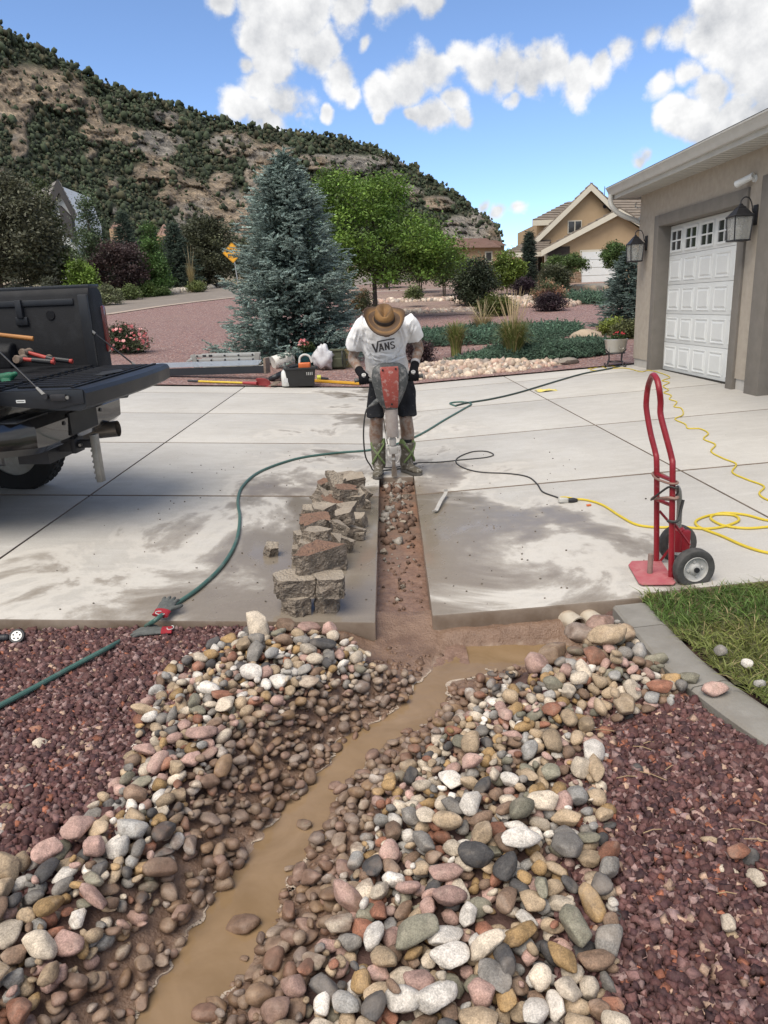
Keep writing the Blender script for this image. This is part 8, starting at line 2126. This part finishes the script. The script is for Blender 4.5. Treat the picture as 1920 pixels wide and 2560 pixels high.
axd = (wf_ - wn_); axd = Vector((axd.x * .35, axd.y, axd.z * .2))
hwheel(wn_, r_w, (-.10, 1, 0), 1); hwheel(wf_, r_w, (-.10, 1, 0), 2)
m = MB(); m.tube([wn_, wf_], .010, 8); m.build('axle', M_hred, ht, smooth=True)
for (a_, b_) in ((hq(415, 1440, YF), hq(640, 1700, 4.2)), (hq(555, 1560, YN), hq(700, 1760, 4.0)), (hq(412, 1930, YF), hq(560, 1740, 4.2)), (hq(545, 2000, YN), wn_ + Vector((0, .05, 0)))):
    m = MB(); m.tube([a_, b_], .008, 6); m.build('brace', M_hred, ht, smooth=True)
# bottle jack and steel bar strapped behind the frame
jb = hq(615, 1700, 4.14)
bj = thing('bottle_jack', 'red hydraulic bottle jack strapped behind the hand truck', 'jack', HO + jb)
m = MB(); m.lathe([(.038, -.075), (.040, -.07), (.040, .06), (.030, .07)], (-.02, 0, 0), (0, 0, 1), 18); m.build('reservoir', M_hred, bj, smooth=True)
m = MB(); m.box((.018, -.02, -.005), (.05, .04, .12)); m.build('pump_housing', M_hred, bj, bevel=.006)
m = MB(); m.cyl((-.02, 0, .07), (-.02, 0, .10), .020, .018, 14); m.build('ram', M_steel, bj, smooth=True)
sb = MB(); P_ = [HO + hq(600, 1550, 4.16), HO + hq(605, 1400, 4.16), HO + hq(600, 1260, 4.16), HO + hq(580, 1210, 4.16)]; sb.tube(spline(P_, 5), .016, 10); o = sb.build('steel_lever', M_steel, None, smooth=True, origin=tuple(P_[0])); tag(o, 'dull steel lever bar strapped to the hand truck', 'bar')
def loop_around(cyf, cyn, label, mt, r_=.008, bulge=.02, slant=0.):
    a_, b_ = HO + hq(388, cyf, YF), HO + hq(538, cyn, YN); d = Vector((1, 0, 0)) * .03
    e = [(a_ + Vector((-.024, .010, 0))), (a_ + Vector((0, .030, .004))), (a_ + Vector((.026, .008, .0))), b_.lerp(a_, .5) + Vector((.03 + bulge, 0, -.012)), b_ + Vector((.030, .0, 0)), b_ + Vector((.004, -.030, 0)), b_ + Vector((-.026, -.004, 0)), b_.lerp(a_, .5) + Vector((-.028 - bulge, 0, slant))]
    P = spline(e + [e[0]], 5); m = MB(); m.tube(P[:-1], r_, 6, closed=True); o = m.build('strap', mt, None, smooth=True, origin=tuple(e[0])); return tag(o, label, 'strap')
loop_around(1085, 1170, 'upper brown rubber strap round the hand truck rails', M_strap, .007)
loop_around(1325, 1310, 'lower brown rubber strap round the hand truck rails', M_strap, .009, .02)
loop_around(1330, 1210, 'black bungee looped round the hand truck above the jack', M_cordk, .006, .04, -.03)
m = MB(); q = HO + hq(540, 1530, YN); m.tube(spline([q + Vector((-.03, 0, 0)), q + Vector((0, -.03, 0)), q + Vector((.03, -.01, .01)), q + Vector((.05, .02, .05)), q + Vector((.065, .03, .11))], 5), .009, 6); o = m.build('strap', M_cordk, None, smooth=True, origin=tuple(q)); tag(o, 'black strap tail tied low on the near rail of the hand truck', 'strap')

# plug joining the cords, chip of orange plastic
pp_ = ond(1222, 1080, .02)
pg = thing('cord_plug', 'white and black plug block joining black and yellow cords', 'plug', pp_)
m = MB(); m.box((-.02, 0, 0), (.075, .045, .035), (0, .1, .1)); m.build('adapter', pmat('white_plug', (.55, .54, .50), (.4, .39, .36), 20, .6), pg, bevel=.006)
m = MB(); m.tube([(.02, -.012, 0), (.055, -.016, 0), (.09, -.008, -.004)], [.018, .02, .013], 10); m.build('plug', M_blk, pg, smooth=True)
m = MB(); m.tube(spline([(-.05, .02, .005), (-.03, .045, .01), (.01, .04, .012), (.05, .02, .008), (.08, .01, 0)], 4), .007, 6); m.build('tied_cord', M_cordy, pg, smooth=True)
m = MB(); m.box((0, 0, 0), (.035, .02, .012), (0, 0, .3)); o = m.build('plastic_chip', pmat('orange_plastic', (.65, .16, .04), None, 9, .5), None, bevel=.002); o.location = ond(1260 + 12, 1091, .008); tag(o, 'tiny orange plastic chip on the slab beside the plug', 'chip')
# flat pry bar on the slab, yellow rag
a_, b_ = ond(942, 1104, .012), ond(962, 1068, .030)
pb = MB(); pb.rings([[p + Vector((s * .016, 0, t)) for s, t in ((-1, 0), (1, 0), (1, .007), (-1, .007))] for p in spline([a_ + Vector((-.02, -.03, .012)), a_, a_.lerp(b_, .5) + Vector((0, 0, .01)), b_, b_ + Vector((.006, .02, .035))], 4)]); o = pb.build('pry_bar', M_jpale, None, origin=tuple(a_)); tag(o, 'dusty flat pry bar lying on the slab right of the trench', 'pry bar')
def rag(name, label, c, sx, sy, h, mt, seed, cat, n=22):
    V, F = grid_mesh(np.linspace(-1, 1, n), np.linspace(-1, 1, n), lambda X, Y: np.maximum(.003, h * (.5 + 1.6 * fbm(X * 2.2 + seed, Y * 2.2, seed, 3)) * (1 - .75 * (X ** 2 + Y ** 2) / 2)))
    V[:, 0] *= sx * (1 + .5 * fbm(V[:, 1] * 2 + seed, V[:, 0], 3)); V[:, 1] *= sy * (1 + .5 * fbm(V[:, 0] * 8 + seed, V[:, 1], 5))
    o = link(name, mesh_np(name, V, F, smooth=True, mats=[mt])); o.location = c; so_ = o.modifiers.new('thick', 'SOLIDIFY'); so_.thickness = .004; return tag(o, label, cat)
M_ragy = pmat('pale_yellow_cloth', (.60, .50, .12), (.55, .48, .2), 14, .9)
rag('yellow_rag', 'crumpled yellow rag on the slab in front of the garage', ond(1180, 845, .0), .17, .10, .06, M_ragy, 3.3, 'rag')

# ================================================================ planter by the garage
PO = onD(4.98, 15.05)
pt = thing('plant_stand', 'black scrolled iron plant stand at the garage corner', 'plant stand', PO)
for k in range(4):
    a = k * math.pi / 2 + .5; d = Vector((math.cos(a), math.sin(a), 0))
    m = MB(); m.tube(spline([d * .27 + Vector((0, 0, .36)), d * .25 + Vector((0, 0, .33)), d * .19 + Vector((0, 0, .28)), d * .17 + Vector((0, 0, .15)), d * .21 + Vector((0, 0, .04)), d * .27 + Vector((0, 0, .012)), d * .285 + Vector((0, 0, .04)), d * .26 + Vector((0, 0, .055))], 5), .012, 8); m.build('leg', M_blk, pt, smooth=True)
for z, r_ in ((.27, .18), (.10, .15)):
    m = MB(); m.tube([(math.cos(t) * r_, math.sin(t) * r_, z) for t in np.linspace(0, 6.283, 28, endpoint=False)], .010, 6, closed=True); m.build('ring', M_blk, pt, smooth=True)
pk = thing('metal_planter', 'oval galvanised planter tub with red flowers on the iron stand', 'planter', PO + Vector((0, 0, .285)))
def tub(s, z, t=0.): return [Vector((math.cos(a) * (.24 * s - t), math.sin(a) * (.17 * s - t), z)) for a in np.linspace(0, 6.283, 36, endpoint=False)]
M_galvb = pmat('shiny_galvanised_tub', (.52, .50, .46), (.42, .40, .36), 5, .35, .05, 20, metal=.7)
m = MB(); m.rings([tub(.80, 0), tub(.86, .09), tub(.95, .23), tub(.985, .25), tub(.97, .262), tub(.93, .25, .0), tub(.80, .12)]); m.build('tub', M_galvb, pk, smooth=True, angle=50)
m = MB(); m.rings([tub(.88, .215), tub(.87, .225)]); m.build('potting_soil', MATS['dry_soil'], pk)
m = MB(); m.tube([(.06 + .05 * math.cos(t), -.172 + .003 * math.sin(t), .12 + .055 * math.sin(t)) for t in np.linspace(3.3, 6.1, 14)], .007, 6); m.build('tub_handle', M_galvb, pk, smooth=True)
g = np.random.default_rng(5)
P = ell_points(g, 500, (.05, 0, .29), (.16, .12, .07)); P = np.concatenate([P, ell_points(g, 250, (-.1, 0, .25), (.12, .1, .04))])
V, F, C = leaf_quads(P, .04, np.array((.055, .10, .035)) * g.uniform(.6, 1.4, (len(P), 1)), g); link('leaves', mesh_np('leaves', V, F, cols=C, mats=[M_leaf]), pk)
blooms(pk, [ell_points(g, 1, (.05, -.02, .35), (.11, .09, .04), .8)[0] for _ in range(12)], .032, M_red, 7, 'flower')

# ================================================================ tools along the far driveway edge
def edg(px, py, dz=0.):
    """point on the ground near the far edge, from the close-up of that strip"""
    x, y = 460 + px / 3.456, 840 + py / 3.456
    d = vdir(x, y); t = 10.0
    while t < 30:
        p = Vector((0, 0, EYE)) + d * t
        gz_ = max(float(ZD(p.x, p.y)) if p.y < 15.4 else -9, float(T(p.x, p.y)) + .03) + dz
        if p.z < gz_: break
        t += .02
    return p
M_alu = pmat('aluminium', (.46, .455, .43), (.38, .375, .35), 10, .45, .1, 60, metal=.55)
M_alud = pmat('grey_ladder_plastic', (.20, .20, .19), (.27, .265, .25), 10, .7)
# folded ladder lying on its side
l0, l1 = edg(110, 300), edg(640, 322)
ld = thing('folding_ladder', 'folded aluminium ladder lying on the gravel at the driveway edge', 'ladder', l0)
ux = (l1 - l0); LL_ = ux.length; ux.normalize(); ang_ = math.atan2(ux.y, ux.x); ld.rotation_euler = (0, 0, ang_)
for k in range(4):
    z = .035 + k * .098
    m = MB(); m.box((LL_ / 2, -.03 - .012 * (k % 2), z), (LL_ * .97, .03, .070)); m.build('rail', M_alu, ld, bevel=.006)
    for j in range(5):
        m = MB(); xx = LL_ * (.05 + .225 * j); m.cyl((xx, -.047 - .012 * (k % 2), z), (xx, -.066 - .012 * (k % 2), z), .022, .020, 12); m.build('rung_end', M_blk, ld, smooth=True)
    m = MB(); m.box((LL_ / 2, .30, z), (LL_ * .97, .03, .070)); m.build('rail', M_alu, ld, bevel=.006)
for xx in (.0, LL_):
    m = MB(); m.box((xx, -.04, .20), (.12, .05, .34), (0, .25 if xx else -.25, 0)); m.build('hinge', M_alud, ld, bevel=.01)
    m = MB(); m.box((xx + (.10 if xx else -.12), -.06, .24 if not xx else .05), (.16, .03, .06), (0, -.5, 0)); m.build('foot', M_alu, ld, bevel=.008)
for j in range(4):
    xx = LL_ * (.1 + .25 * j); m = MB(); m.cyl((xx, -.02, .13), (xx, .29, .13), .016, .016, 8); m.build('rung', M_alu, ld, smooth=True)
for xx in (.17, .27):
    m = MB(); m.box((LL_ * xx, -.0585, .33), (.09, .001, .045)); m.build('label_sticker', M_blk, ld)
# dark channel with wire lath on top
c0, c1 = edg(-330, 350), edg(720, 382)
ux = (c1 - c0); L_ = ux.length; ux.normalize()
ch = thing('steel_channel', 'long dark steel channel lying along the driveway edge behind the shovel', 'channel', c0, math.atan2(ux.y, ux.x))
for y, h in ((0, .14), (.16, .14)):
    m = MB(); m.box((L_ / 2, y, h / 2), (L_, .012, h)); m.build('flange', M_tplast, ch)
m = MB(); m.box((L_ / 2, .08, .006), (L_, .148, .012)); m.build('web', M_tplast, ch)
m = MB(); m.box((L_ - .02, .10, .15), (.05, .34, .32)); m.build('end_plate', M_rust, ch, bevel=.004)
lt = thing('wire_lath', 'roll of pale blue wire lath lying on the dark channel', 'wire mesh', c0 + Vector((0, .03, .145)), math.atan2(ux.y, ux.x))
M_lath = pmat('galvanised_lath', (.40, .45, .52), (.52, .56, .60), 30, .5, .1, 60, metal=.4)
for j in range(7):
    m = MB(); m.tube([(0, .02 + .05 * j, .03 + .012 * j), (L_ * .93, .02 + .05 * j, .03 + .012 * j)], .007, 4); m.build('long_wire', M_lath, lt)
m0 = None
for j in range(90):
    if m0 is None: mm = MB(); mm.tube([(0, .0, .026), (0, .34, .108)], .005, 4); m0 = mm.build('cross_wire', M_lath, lt); o = m0
    else: o = link('cross_wire', m0.data, lt)
    o.location.x = L_ * .93 * j / 89
# shovel lying on the slab: yellow handle, red socket and blade
s0, s1, s2, s3 = edg(35, 388, .025), edg(125, 392, .025), edg(510, 405, .03), edg(630, 410, .035)
sv = thing('shovel', 'shovel with yellow handle and red blade lying on the slab edge', 'shovel', s0)
M_yel = pmat('yellow_fibreglass', (.62, .44, .03), (.55, .38, .03), 12, .5); M_redb = pmat('red_shovel_steel', (.27, .025, .032), (.34, .06, .06), 9, .6, .2, 50)
m = MB(); m.tube([Vector((0, 0, 0)), s1 - s0], .028, 10); m.build('grip', M_blk, sv, smooth=True)
m = MB(); m.tube([s1 - s0, s2 - s0], .022, 10); m.build('handle', M_yel, sv, smooth=True)
m = MB(); m.tube([s2 - s0, s3 - s0], [.028, .036], 10); m.build('socket', M_redb, sv, smooth=True)
d = (s3 - s2).normalized(); up_ = Vector((0, -.35, .94)); sd_ = d.cross(up_).normalized(); up_ = sd_.cross(d)
def bl(u_, w_, cz): return [s3 - s0 + d * u_ + up_ * w_ * k / 4 * 1.0 + sd_ * (-.02 + cz * (k / 4) ** 2) for k in range(-4, 5)]
rows = [bl(.0, .10, .03), bl(.06, .13, .04), bl(.16, .135, .045), bl(.25, .12, .04), bl(.31, .07, .02)]
V = [p for r_ in rows for p in r_]; F = [(i * 9 + k, i * 9 + k + 1, (i + 1) * 9 + k + 1, (i + 1) * 9 + k) for i in range(4) for k in range(8)]
o = link('blade', mesh_np('blade', [tuple(p) for p in V], F, smooth=True, mats=[M_redb]), sv); q = o.modifiers.new('t', 'SOLIDIFY'); q.thickness = .006
# square trowel tip and tools beside it
t0 = edg(722, 440, .01); t1 = edg(845, 395, .06); t2 = t1 + Vector((.12, .25, .12))
tw = thing('spade', 'dark pointed spade blade leaning by the shovel', 'spade', t0)
d = (t1 - t0); w_ = Vector((0, .14, .05))
m = MB(); m.add([Vector((0, 0, 0)), d * .55 - w_ * .4, d, d * .55 + w_ * .8, Vector((0, 0, .008)), d * .55 - w_ * .4 + Vector((0, 0, .01)), d + Vector((0, 0, .012)), d * .55 + w_ * .8 + Vector((0, 0, .012))], [(3, 2, 1, 0), (4, 5, 6, 7), (0, 1, 5, 4), (1, 2, 6, 5), (2, 3, 7, 6), (3, 0, 4, 7)]); m.build('blade', M_rust, tw)
m = MB(); m.tube([d, d + Vector((.10, .35, .02))], [.02, .018], 8); m.build('handle', M_wood, tw, smooth=True)
b0 = edg(745, 372, .04); m = MB(); m.tube(spline([b0, edg(790, 352, .10), edg(850, 322, .14), edg(868, 312, .16)], 4), [.05, .05, .055, .06, .06, .06, .06, .06, .055, .05, .05, .05, .045][:13], 10); o = m.build('blower_tube', M_tplast, None, smooth=True, origin=tuple(b0)); tag(o, 'black blower tube lying behind the spade', 'tube')
b0 = edg(750, 378, .02); m = MB(); m.box((0, 0, .03), (.30, .10, .06), (0, 0, .1)); o = m.build('steel_block', M_steel, None, bevel=.01, origin=(0, 0, 0)); o.location = b0 + Vector((.12, 0, 0)); tag(o, 'short dull steel block between the channel and the spray bottle', 'block')
# spray bottle
p0 = edg(888, 432); sbt = thing('spray_bottle', 'white pump spray bottle beside the black tote', 'spray bottle', p0)
m = MB(); m.lathe([(.088, 0), (.098, .01), (.098, .24), (.085, .29), (.045, .33), (.035, .34)], n=20); m.build('bottle', pmat('white_polythene', (.66, .66, .63), (.6, .6, .57), 6, .5), sbt, smooth=True, angle=50)
m = MB(); m.cyl((0, 0, .34), (0, 0, .40), .045, .04, 14); m.tube([(0, 0, .39), (-.07, -.02, .41), (-.13, -.03, .38)], [.022, .018, .012], 8); m.build('pump_head', M_jgrey, sbt, smooth=True)
m = MB(); m.cyl((.0, 0, .40), (0, 0, .47), .012, .02, 8); m.build('plunger', M_jgrey, sbt, smooth=True)
m = MB(); m.box((0, -.0985, .12), (.08, .002, .08)); m.build('printed_label', pmat('grey_print', (.42, .42, .42), (.6, .6, .6), 60, .7), sbt)
# tote
p0 = edg(1015, 428); tt = thing('black_tote', 'black plastic tote box full of tools at the slab edge', 'tote', p0, .05)
m = MB(); sq = lambda a, b, z: [Vector((-a, -b, z)), Vector((a, -b, z)), Vector((a, b, z)), Vector((-a, b, z))]
m.rings([sq(.26, .18, 0), sq(.30, .22, .33), sq(.325, .245, .335), sq(.325, .245, .37), sq(.295, .215, .37), sq(.25, .17, .02)], cap=True); m.build('box', pmat('black_tote_plastic', (.012, .012, .013), (.02, .02, .021), 8, .45), tt, bevel=.008)
for k, xx in enumerate((-.335, .335)):
    m = MB(); m.box((xx, 0, .34), (.03, .16, .05)); m.build('lug', MATS['black_tote_plastic'], tt, bevel=.006)
for k in range(4):
    m = MB(); m.box((.13 + .035 * k, -.219 - .004, .25), (.014, .003, .06), (.12, 0, .0)); m.build('tally_mark', M_gmark, tt)
cs = thing('cut_off_saw', 'orange and white power saw sticking out of the black tote', 'saw', p0 + Vector((0.04, 0, .36)))
m = MB(); m.box((.05, 0, .04), (.24, .16, .11)); m.build('housing', pmat('orange_saw_plastic', (.62, .15, .035), (.5, .11, .03), 9, .5), cs, bevel=.025, seg=3)
m = MB(); m.tube(spline([(-.05, 0, .08), (-.03, 0, .20), (.06, 0, .25), (.16, 0, .21), (.20, 0, .09)], 5), .022, 10); m.build('handle', pmat('white_saw_plastic', (.58, .57, .54), None, 9, .5), cs, smooth=True)
m = MB(); m.box((-.16, 0, .03), (.20, .10, .06), (0, -.2, 0)); m.build('grip', M_tplast, cs, bevel=.02)
# bucket on its side with a saw plate
p0 = edg(880, 290); bk_ = thing('white_bucket', 'dirty white plastic bucket lying on its side under the spruce', 'bucket', p0 + Vector((-.1, .3, .19)), rot=(R(80), 0, R(118)))
m = MB(); m.lathe([(.150, -.24), (.160, -.23), (.178, .16), (.195, .165), (.195, .185), (.180, .19), (.180, .23), (.192, .235), (.190, .25), (.175, .245), (.155, -.20), (.02, -.205)], n=32, cap=False); m.lathe([(.150, -.24), (.03, -.232), (.004, -.232)], n=32, cap=False); m.build('bucket', pmat('scuffed_white_plastic', (.64, .63, .60), (.55, .54, .51), 6, .6, .1, 40, dirt=(.36, .32, .28), dscale=6, dlo=.58, dhi=.72), bk_, smooth=True, angle=45)
m = MB(); m.tube([(.19 * math.cos(t), .19 * math.sin(t), .17 + .0 * t) for t in np.linspace(-.4, 3.5, 20)], .004, 6); m.build('bail', M_steel, bk_, smooth=True)
p0 = edg(740, 262); m = MB(); m.prism([(-.16, 0, 0), (-.18, 0, .06), (-.16, 0, .14), (.18, 0, .17), (.20, 0, .15), (.20, 0, .02)], (0, .02, 0)); o = m.build('saw_bar', M_alu, None, bevel=.004); o.location = p0 + Vector((0, .2, .06)); tag(o, 'grey metal guide plate sticking out left of the white bucket', 'plate')
# teal pot with pink geranium
p0 = edg(1062, 290) + Vector((0, .25, 0)); tp = thing('flower_pot', 'teal glazed pot of pink flowers behind the black tote', 'flower pot', p0)
m = MB(); m.lathe([(.17, 0), (.19, .02), (.235, .28), (.26, .33), (.265, .37), (.24, .375), (.22, .33), (.1, .31)], n=30); m.build('pot', pmat('teal_glaze', (.012, .105, .115), (.02, .075, .085), 5, .25), tp, smooth=True, angle=50)
P = ell_points(g, 700, (0, 0, .50), (.20, .18, .15)); V, F, C = leaf_quads(P, .06, np.array((.06, .085, .03)) * g.uniform(.5, 1.4, (len(P), 1)), g); link('leaves', mesh_np('leaves', V, F, cols=C, mats=[M_leaf]), tp)
blooms(tp, [ell_points(g, 1, (-.06, -.05, .60), (.15, .12, .07), .8)[0] for _ in range(22)], .05, M_pink, 8, 'flower')
# plastic bag
p0 = edg(1205, 300) + Vector((0, .1, 0)); gB = np.random.default_rng(77)
V = lump(gB, ICO3[0], .35, 0); cr = fbm(V[:, 0] * 3.5, V[:, 1] * 3.5, V[:, 2] * 3.5, 4, .6); V = V * (.75 + 1.8 * np.abs(cr))[:, None] * np.array([.26, .18, .28]); V[:, 2] -= V[:, 2].min(); V[:, 0] *= (1.25 - .75 * V[:, 2] / V[:, 2].max())
o = link('plastic_bag', mesh_np('plastic_bag', V, ICO3[1], mats=[pmat('white_plastic_film', (.66, .66, .68), (.56, .56, .58), 12, .3, .3, 30)])); o.location = p0; tag(o, 'crumpled white plastic bag right of the teal pot', 'bag')
# rucksack and cooler behind the worker's arm
p0 = edg(1325, 290) + Vector((0, .15, 0)); rk = thing('rucksack', 'olive green rucksack between the plastic bag and the tan bucket', 'rucksack', p0)
M_olive = pmat('olive_canvas', (.055, .060, .036), (.075, .08, .05), 14, .9, .3, 90)
m = MB(); m.box((0, 0, .22), (.40, .28, .44)); m.build('main_bag', M_olive, rk, bevel=.07, seg=4)
m = MB(); m.box((.0, -.17, .16), (.28, .08, .22)); m.build('front_pocket', M_olive, rk, bevel=.03, seg=3)
m = MB(); m.box((0, -.03, .44), (.36, .26, .06)); m.build('flap', M_olive, rk, bevel=.025, seg=3)
for xx in (-.13, .13):
    m = MB(); m.tube(spline([(xx, -.14, .44), (xx, -.20, .34), (xx, -.215, .18), (xx, -.16, .04)], 4), .012, 6); m.build('strap', M_tplast, rk, smooth=True)
m = MB(); m.tube(spline([(.18, -.1, .42), (.27, -.12, .30), (.26, -.12, .12), (.19, -.1, .05)], 4), .014, 6); m.build('shoulder_strap', M_olive, rk, smooth=True)
p0 = edg(1430, 275) + Vector((0, .2, 0)); cl_ = thing('tan_bucket', "tan round bucket behind the worker's right arm", 'bucket', p0)
m = MB(); m.lathe([(.17, 0), (.185, .02), (.20, .40), (.215, .41), (.215, .43), (.195, .43), (.175, .05), (.01, .045)], n=28); m.build('drum', pmat('tan_plastic', (.36, .29, .15), (.30, .24, .12), 6, .6), cl_, smooth=True, angle=50)
m = MB(); m.cyl((-.1, -.178, .30), (-.1, -.195, .30), .03, .028, 14); m.build('handle_boss', M_tplast, cl_, smooth=True)
# long yellow level, tape measure
a_, b_ = edg(1112, 385, .03), edg(1530, 410, .03); m = MB(); m.bar(a_, b_, .07, .05); o = m.build('spirit_level', pmat('orange_yellow_level', (.66, .36, .03), (.6, .32, .03), 8, .5), None, bevel=.006); tag(o, "long yellow level lying on the slab edge by the worker's hand", 'level')
p0 = edg(1165, 372, .04); tm = thing('tape_measure', 'lime and black tape measure lying on the gravel by the level', 'tape measure', p0 + Vector((0, .1, 0)))
m = MB(); m.cyl((-.04, 0, .02), (.04, 0, .02), .055, .055, 16); m.build('case', pmat('lime_plastic', (.50, .52, .06), None, 9, .5), tm, smooth=True)
m = MB(); m.tube([(.05, 0, .0), (.14, .02, -.01), (.20, .03, -.01)], [.035, .03, .02], 8); m.build('grip', M_blk, tm, smooth=True)
# small dark cap on the far slab
m = MB(); m.lathe([(.06, 0), (.065, .02), (.05, .05), (.01, .055)], n=14); o = m.build('rubber_cap', M_blk, None, smooth=True); o.location = ond(1200, 797, 0); tag(o, 'small dark rubber cap on the slab before the planter', 'cap')

# ================================================================ gloves and gauge on the near gravel, drain pipes
M_gg = pmat('grey_knit_glove', (.07, .075, .072), (.12, .125, .118), 30, .9, .4, 120); M_cuff = pmat('red_glove_cuff', (.30, .012, .022), (.22, .01, .018), 20, .8)
def flat_glove(label, wrist, aim, z, curl=0., fingers=True):
    t = thing('work_glove', label, 'glove', (*wrist, z), math.atan2(aim[1], aim[0]), 'grey and red work gloves by the hose'); t.scale = (.85, .85, .85)
    m = MB(); m.rings([ellring((0, 0, .022), .050, .014, (0, 1, 0), (0, 0, 1), 14), ellring((.04, 0, .026), .050, .017, (0, 1, 0), (0, 0, 1), 14), ellring((.09, 0, .026), .054, .018, (0, 1, 0), (0, 0, 1), 14), ellring((.115, 0, .024), .050, .015, (0, 1, 0), (0, 0, 1), 14)])
    if fingers:
        for y, L, b in ((-.038, .065, -.12), (-.013, .085, -.03), (.012, .088, .05), (.036, .072, .14)):
            limb(m, [Vector((.10, y, .024)), Vector((.10 + L * .5, y + b * L * .5, .028)), Vector((.10 + L, y + b * L * 1.1, .018))], [.0125, .0125, .010], 8, 3)
        limb(m, [Vector((.04, -.04, .024)), Vector((.075, -.078, .024)), Vector((.105, -.088, .018))], [.016, .014, .011], 8, 3)
    put('hand', remeshed(m, .005, 2), M_gg, t)
    m = MB(); m.rings([ellring((-.055, 0, .022), .052, .013, (0, 1, 0), (0, 0, 1), 14), ellring((-.02, 0, .022), .048, .015, (0, 1, 0), (0, 0, 1), 14), ellring((.008, 0, .023), .0515, .0165, (0, 1, 0), (0, 0, 1), 14)]); m.build('cuff', M_cuff, t, smooth=True)
    m = MB(); m.tube([(-.045 + .02 * math.cos(a), .03 * math.sin(a), .037) for a in np.linspace(0, 4.5, 12)], .003, 5); m.build('cuff_piping', M_gmark, t, smooth=True)
    return t
pa = atz(355 * S, 1380 * S, -.0); flat_glove('grey glove with a red cuff lying open on the gravel under the hose', (pa.x, pa.y), (-.9, -.1), float(GF(np.array([pa.x]), np.array([pa.y]))[0]) + .022)
pa = atz(352, 0, 0) if False else atz(355 * S, 1352 * S, .02)
tgv = flat_glove('crumpled grey glove draped over the hose at the slab edge', (pa.x, pa.y), (.10, 1), float(ZD(pa.x, 3.75)) + .012, fingers=True); tgv.rotation_euler = (.15, -.12, math.atan2(1, .1)); tgv.location.z += .012
# pressure gauge tool
ga = atz(-10 * S, 1412 * S, .0); gz1 = float(GF(np.array([ga.x]), np.array([ga.y]))[0]) + .03
gg = thing('edging_tool', 'black handled tool with a small spoked wheel at the left edge', 'tool', (ga.x, ga.y, gz1), math.atan2(.0, 1))
m = MB(); m.tube([(-.12, 0, .012), (.0, 0, .012), (.075, 0, .012), (.085, 0, .012)], [.016, .019, .019, .012], 12); m.build('handle', M_blk, gg, smooth=True)
for k in range(5):
    m = MB(); m.cyl((-.06 + .03 * k, 0, .012), (-.05 + .03 * k, 0, .012), .0205, .0205, 12); m.build('handle_ring', M_blk, gg, smooth=True)
ax = Vector((.1, -.75, .62)).normalized(); wc_ = Vector((.128, -.0, .016))
m = MB(); m.lathe([(.026, -.011), (.036, -.012), (.039, -.006), (.039, .006), (.036, .012), (.026, .011)], wc_, ax, 28); wt = m.build('wheel', M_blk, gg, smooth=True)
m = MB(); m.lathe([(.027, .0115), (.026, .0135), (.004, .0135)], wc_, ax, 24); rm = m.build('hub', pmat('silver_hub', (.58, .58, .56), None, 9, .4, metal=.4), wt, smooth=True)
xx = ax.orthogonal().normalized(); yy = ax.cross(xx)
for k in range(5):
    q = xx * math.cos(k * 1.2566) + yy * math.sin(k * 1.2566); m = MB(); m.cyl(wc_ + q * .0165 + ax * .0130, wc_ + q * .0165 + ax * .0145, .0052, .0052, 10); m.build('hub_hole', M_blackp, wt)
# white drain pipes under the slab edge
for k, (px, py, lab) in enumerate(((1245, 1350, 'open white drain pipe end under the right slab, left of two'), (1290, 1347, 'open white drain pipe end under the right slab, right of two'))):
    p = atz(px * S, py * S, -.055); m = MB()
    m.tube([(0, -.02, 0), (0, .28, .012)], .052, 22, cap=False); m.tube([(0, -.02, 0), (0, .28, .012)], .045, 22, cap=False)
    m.rings([ellring((0, -.02, 0), .052, .052, (1, 0, 0), (0, 0, 1), 22), ellring((0, -.02, 0), .045, .045, (1, 0, 0), (0, 0, 1), 22)], cap=False)
    o = m.build('drain_pipe', pmat('muddy_white_pipe' + str(k), (.50, .45, .37), (.38, .32, .25), 10, .5, dirt=(.24, .16, .11), dscale=9), None, smooth=True); o.location = p; o.rotation_euler = (0, 0, .35); tag(o, lab, 'pipe')
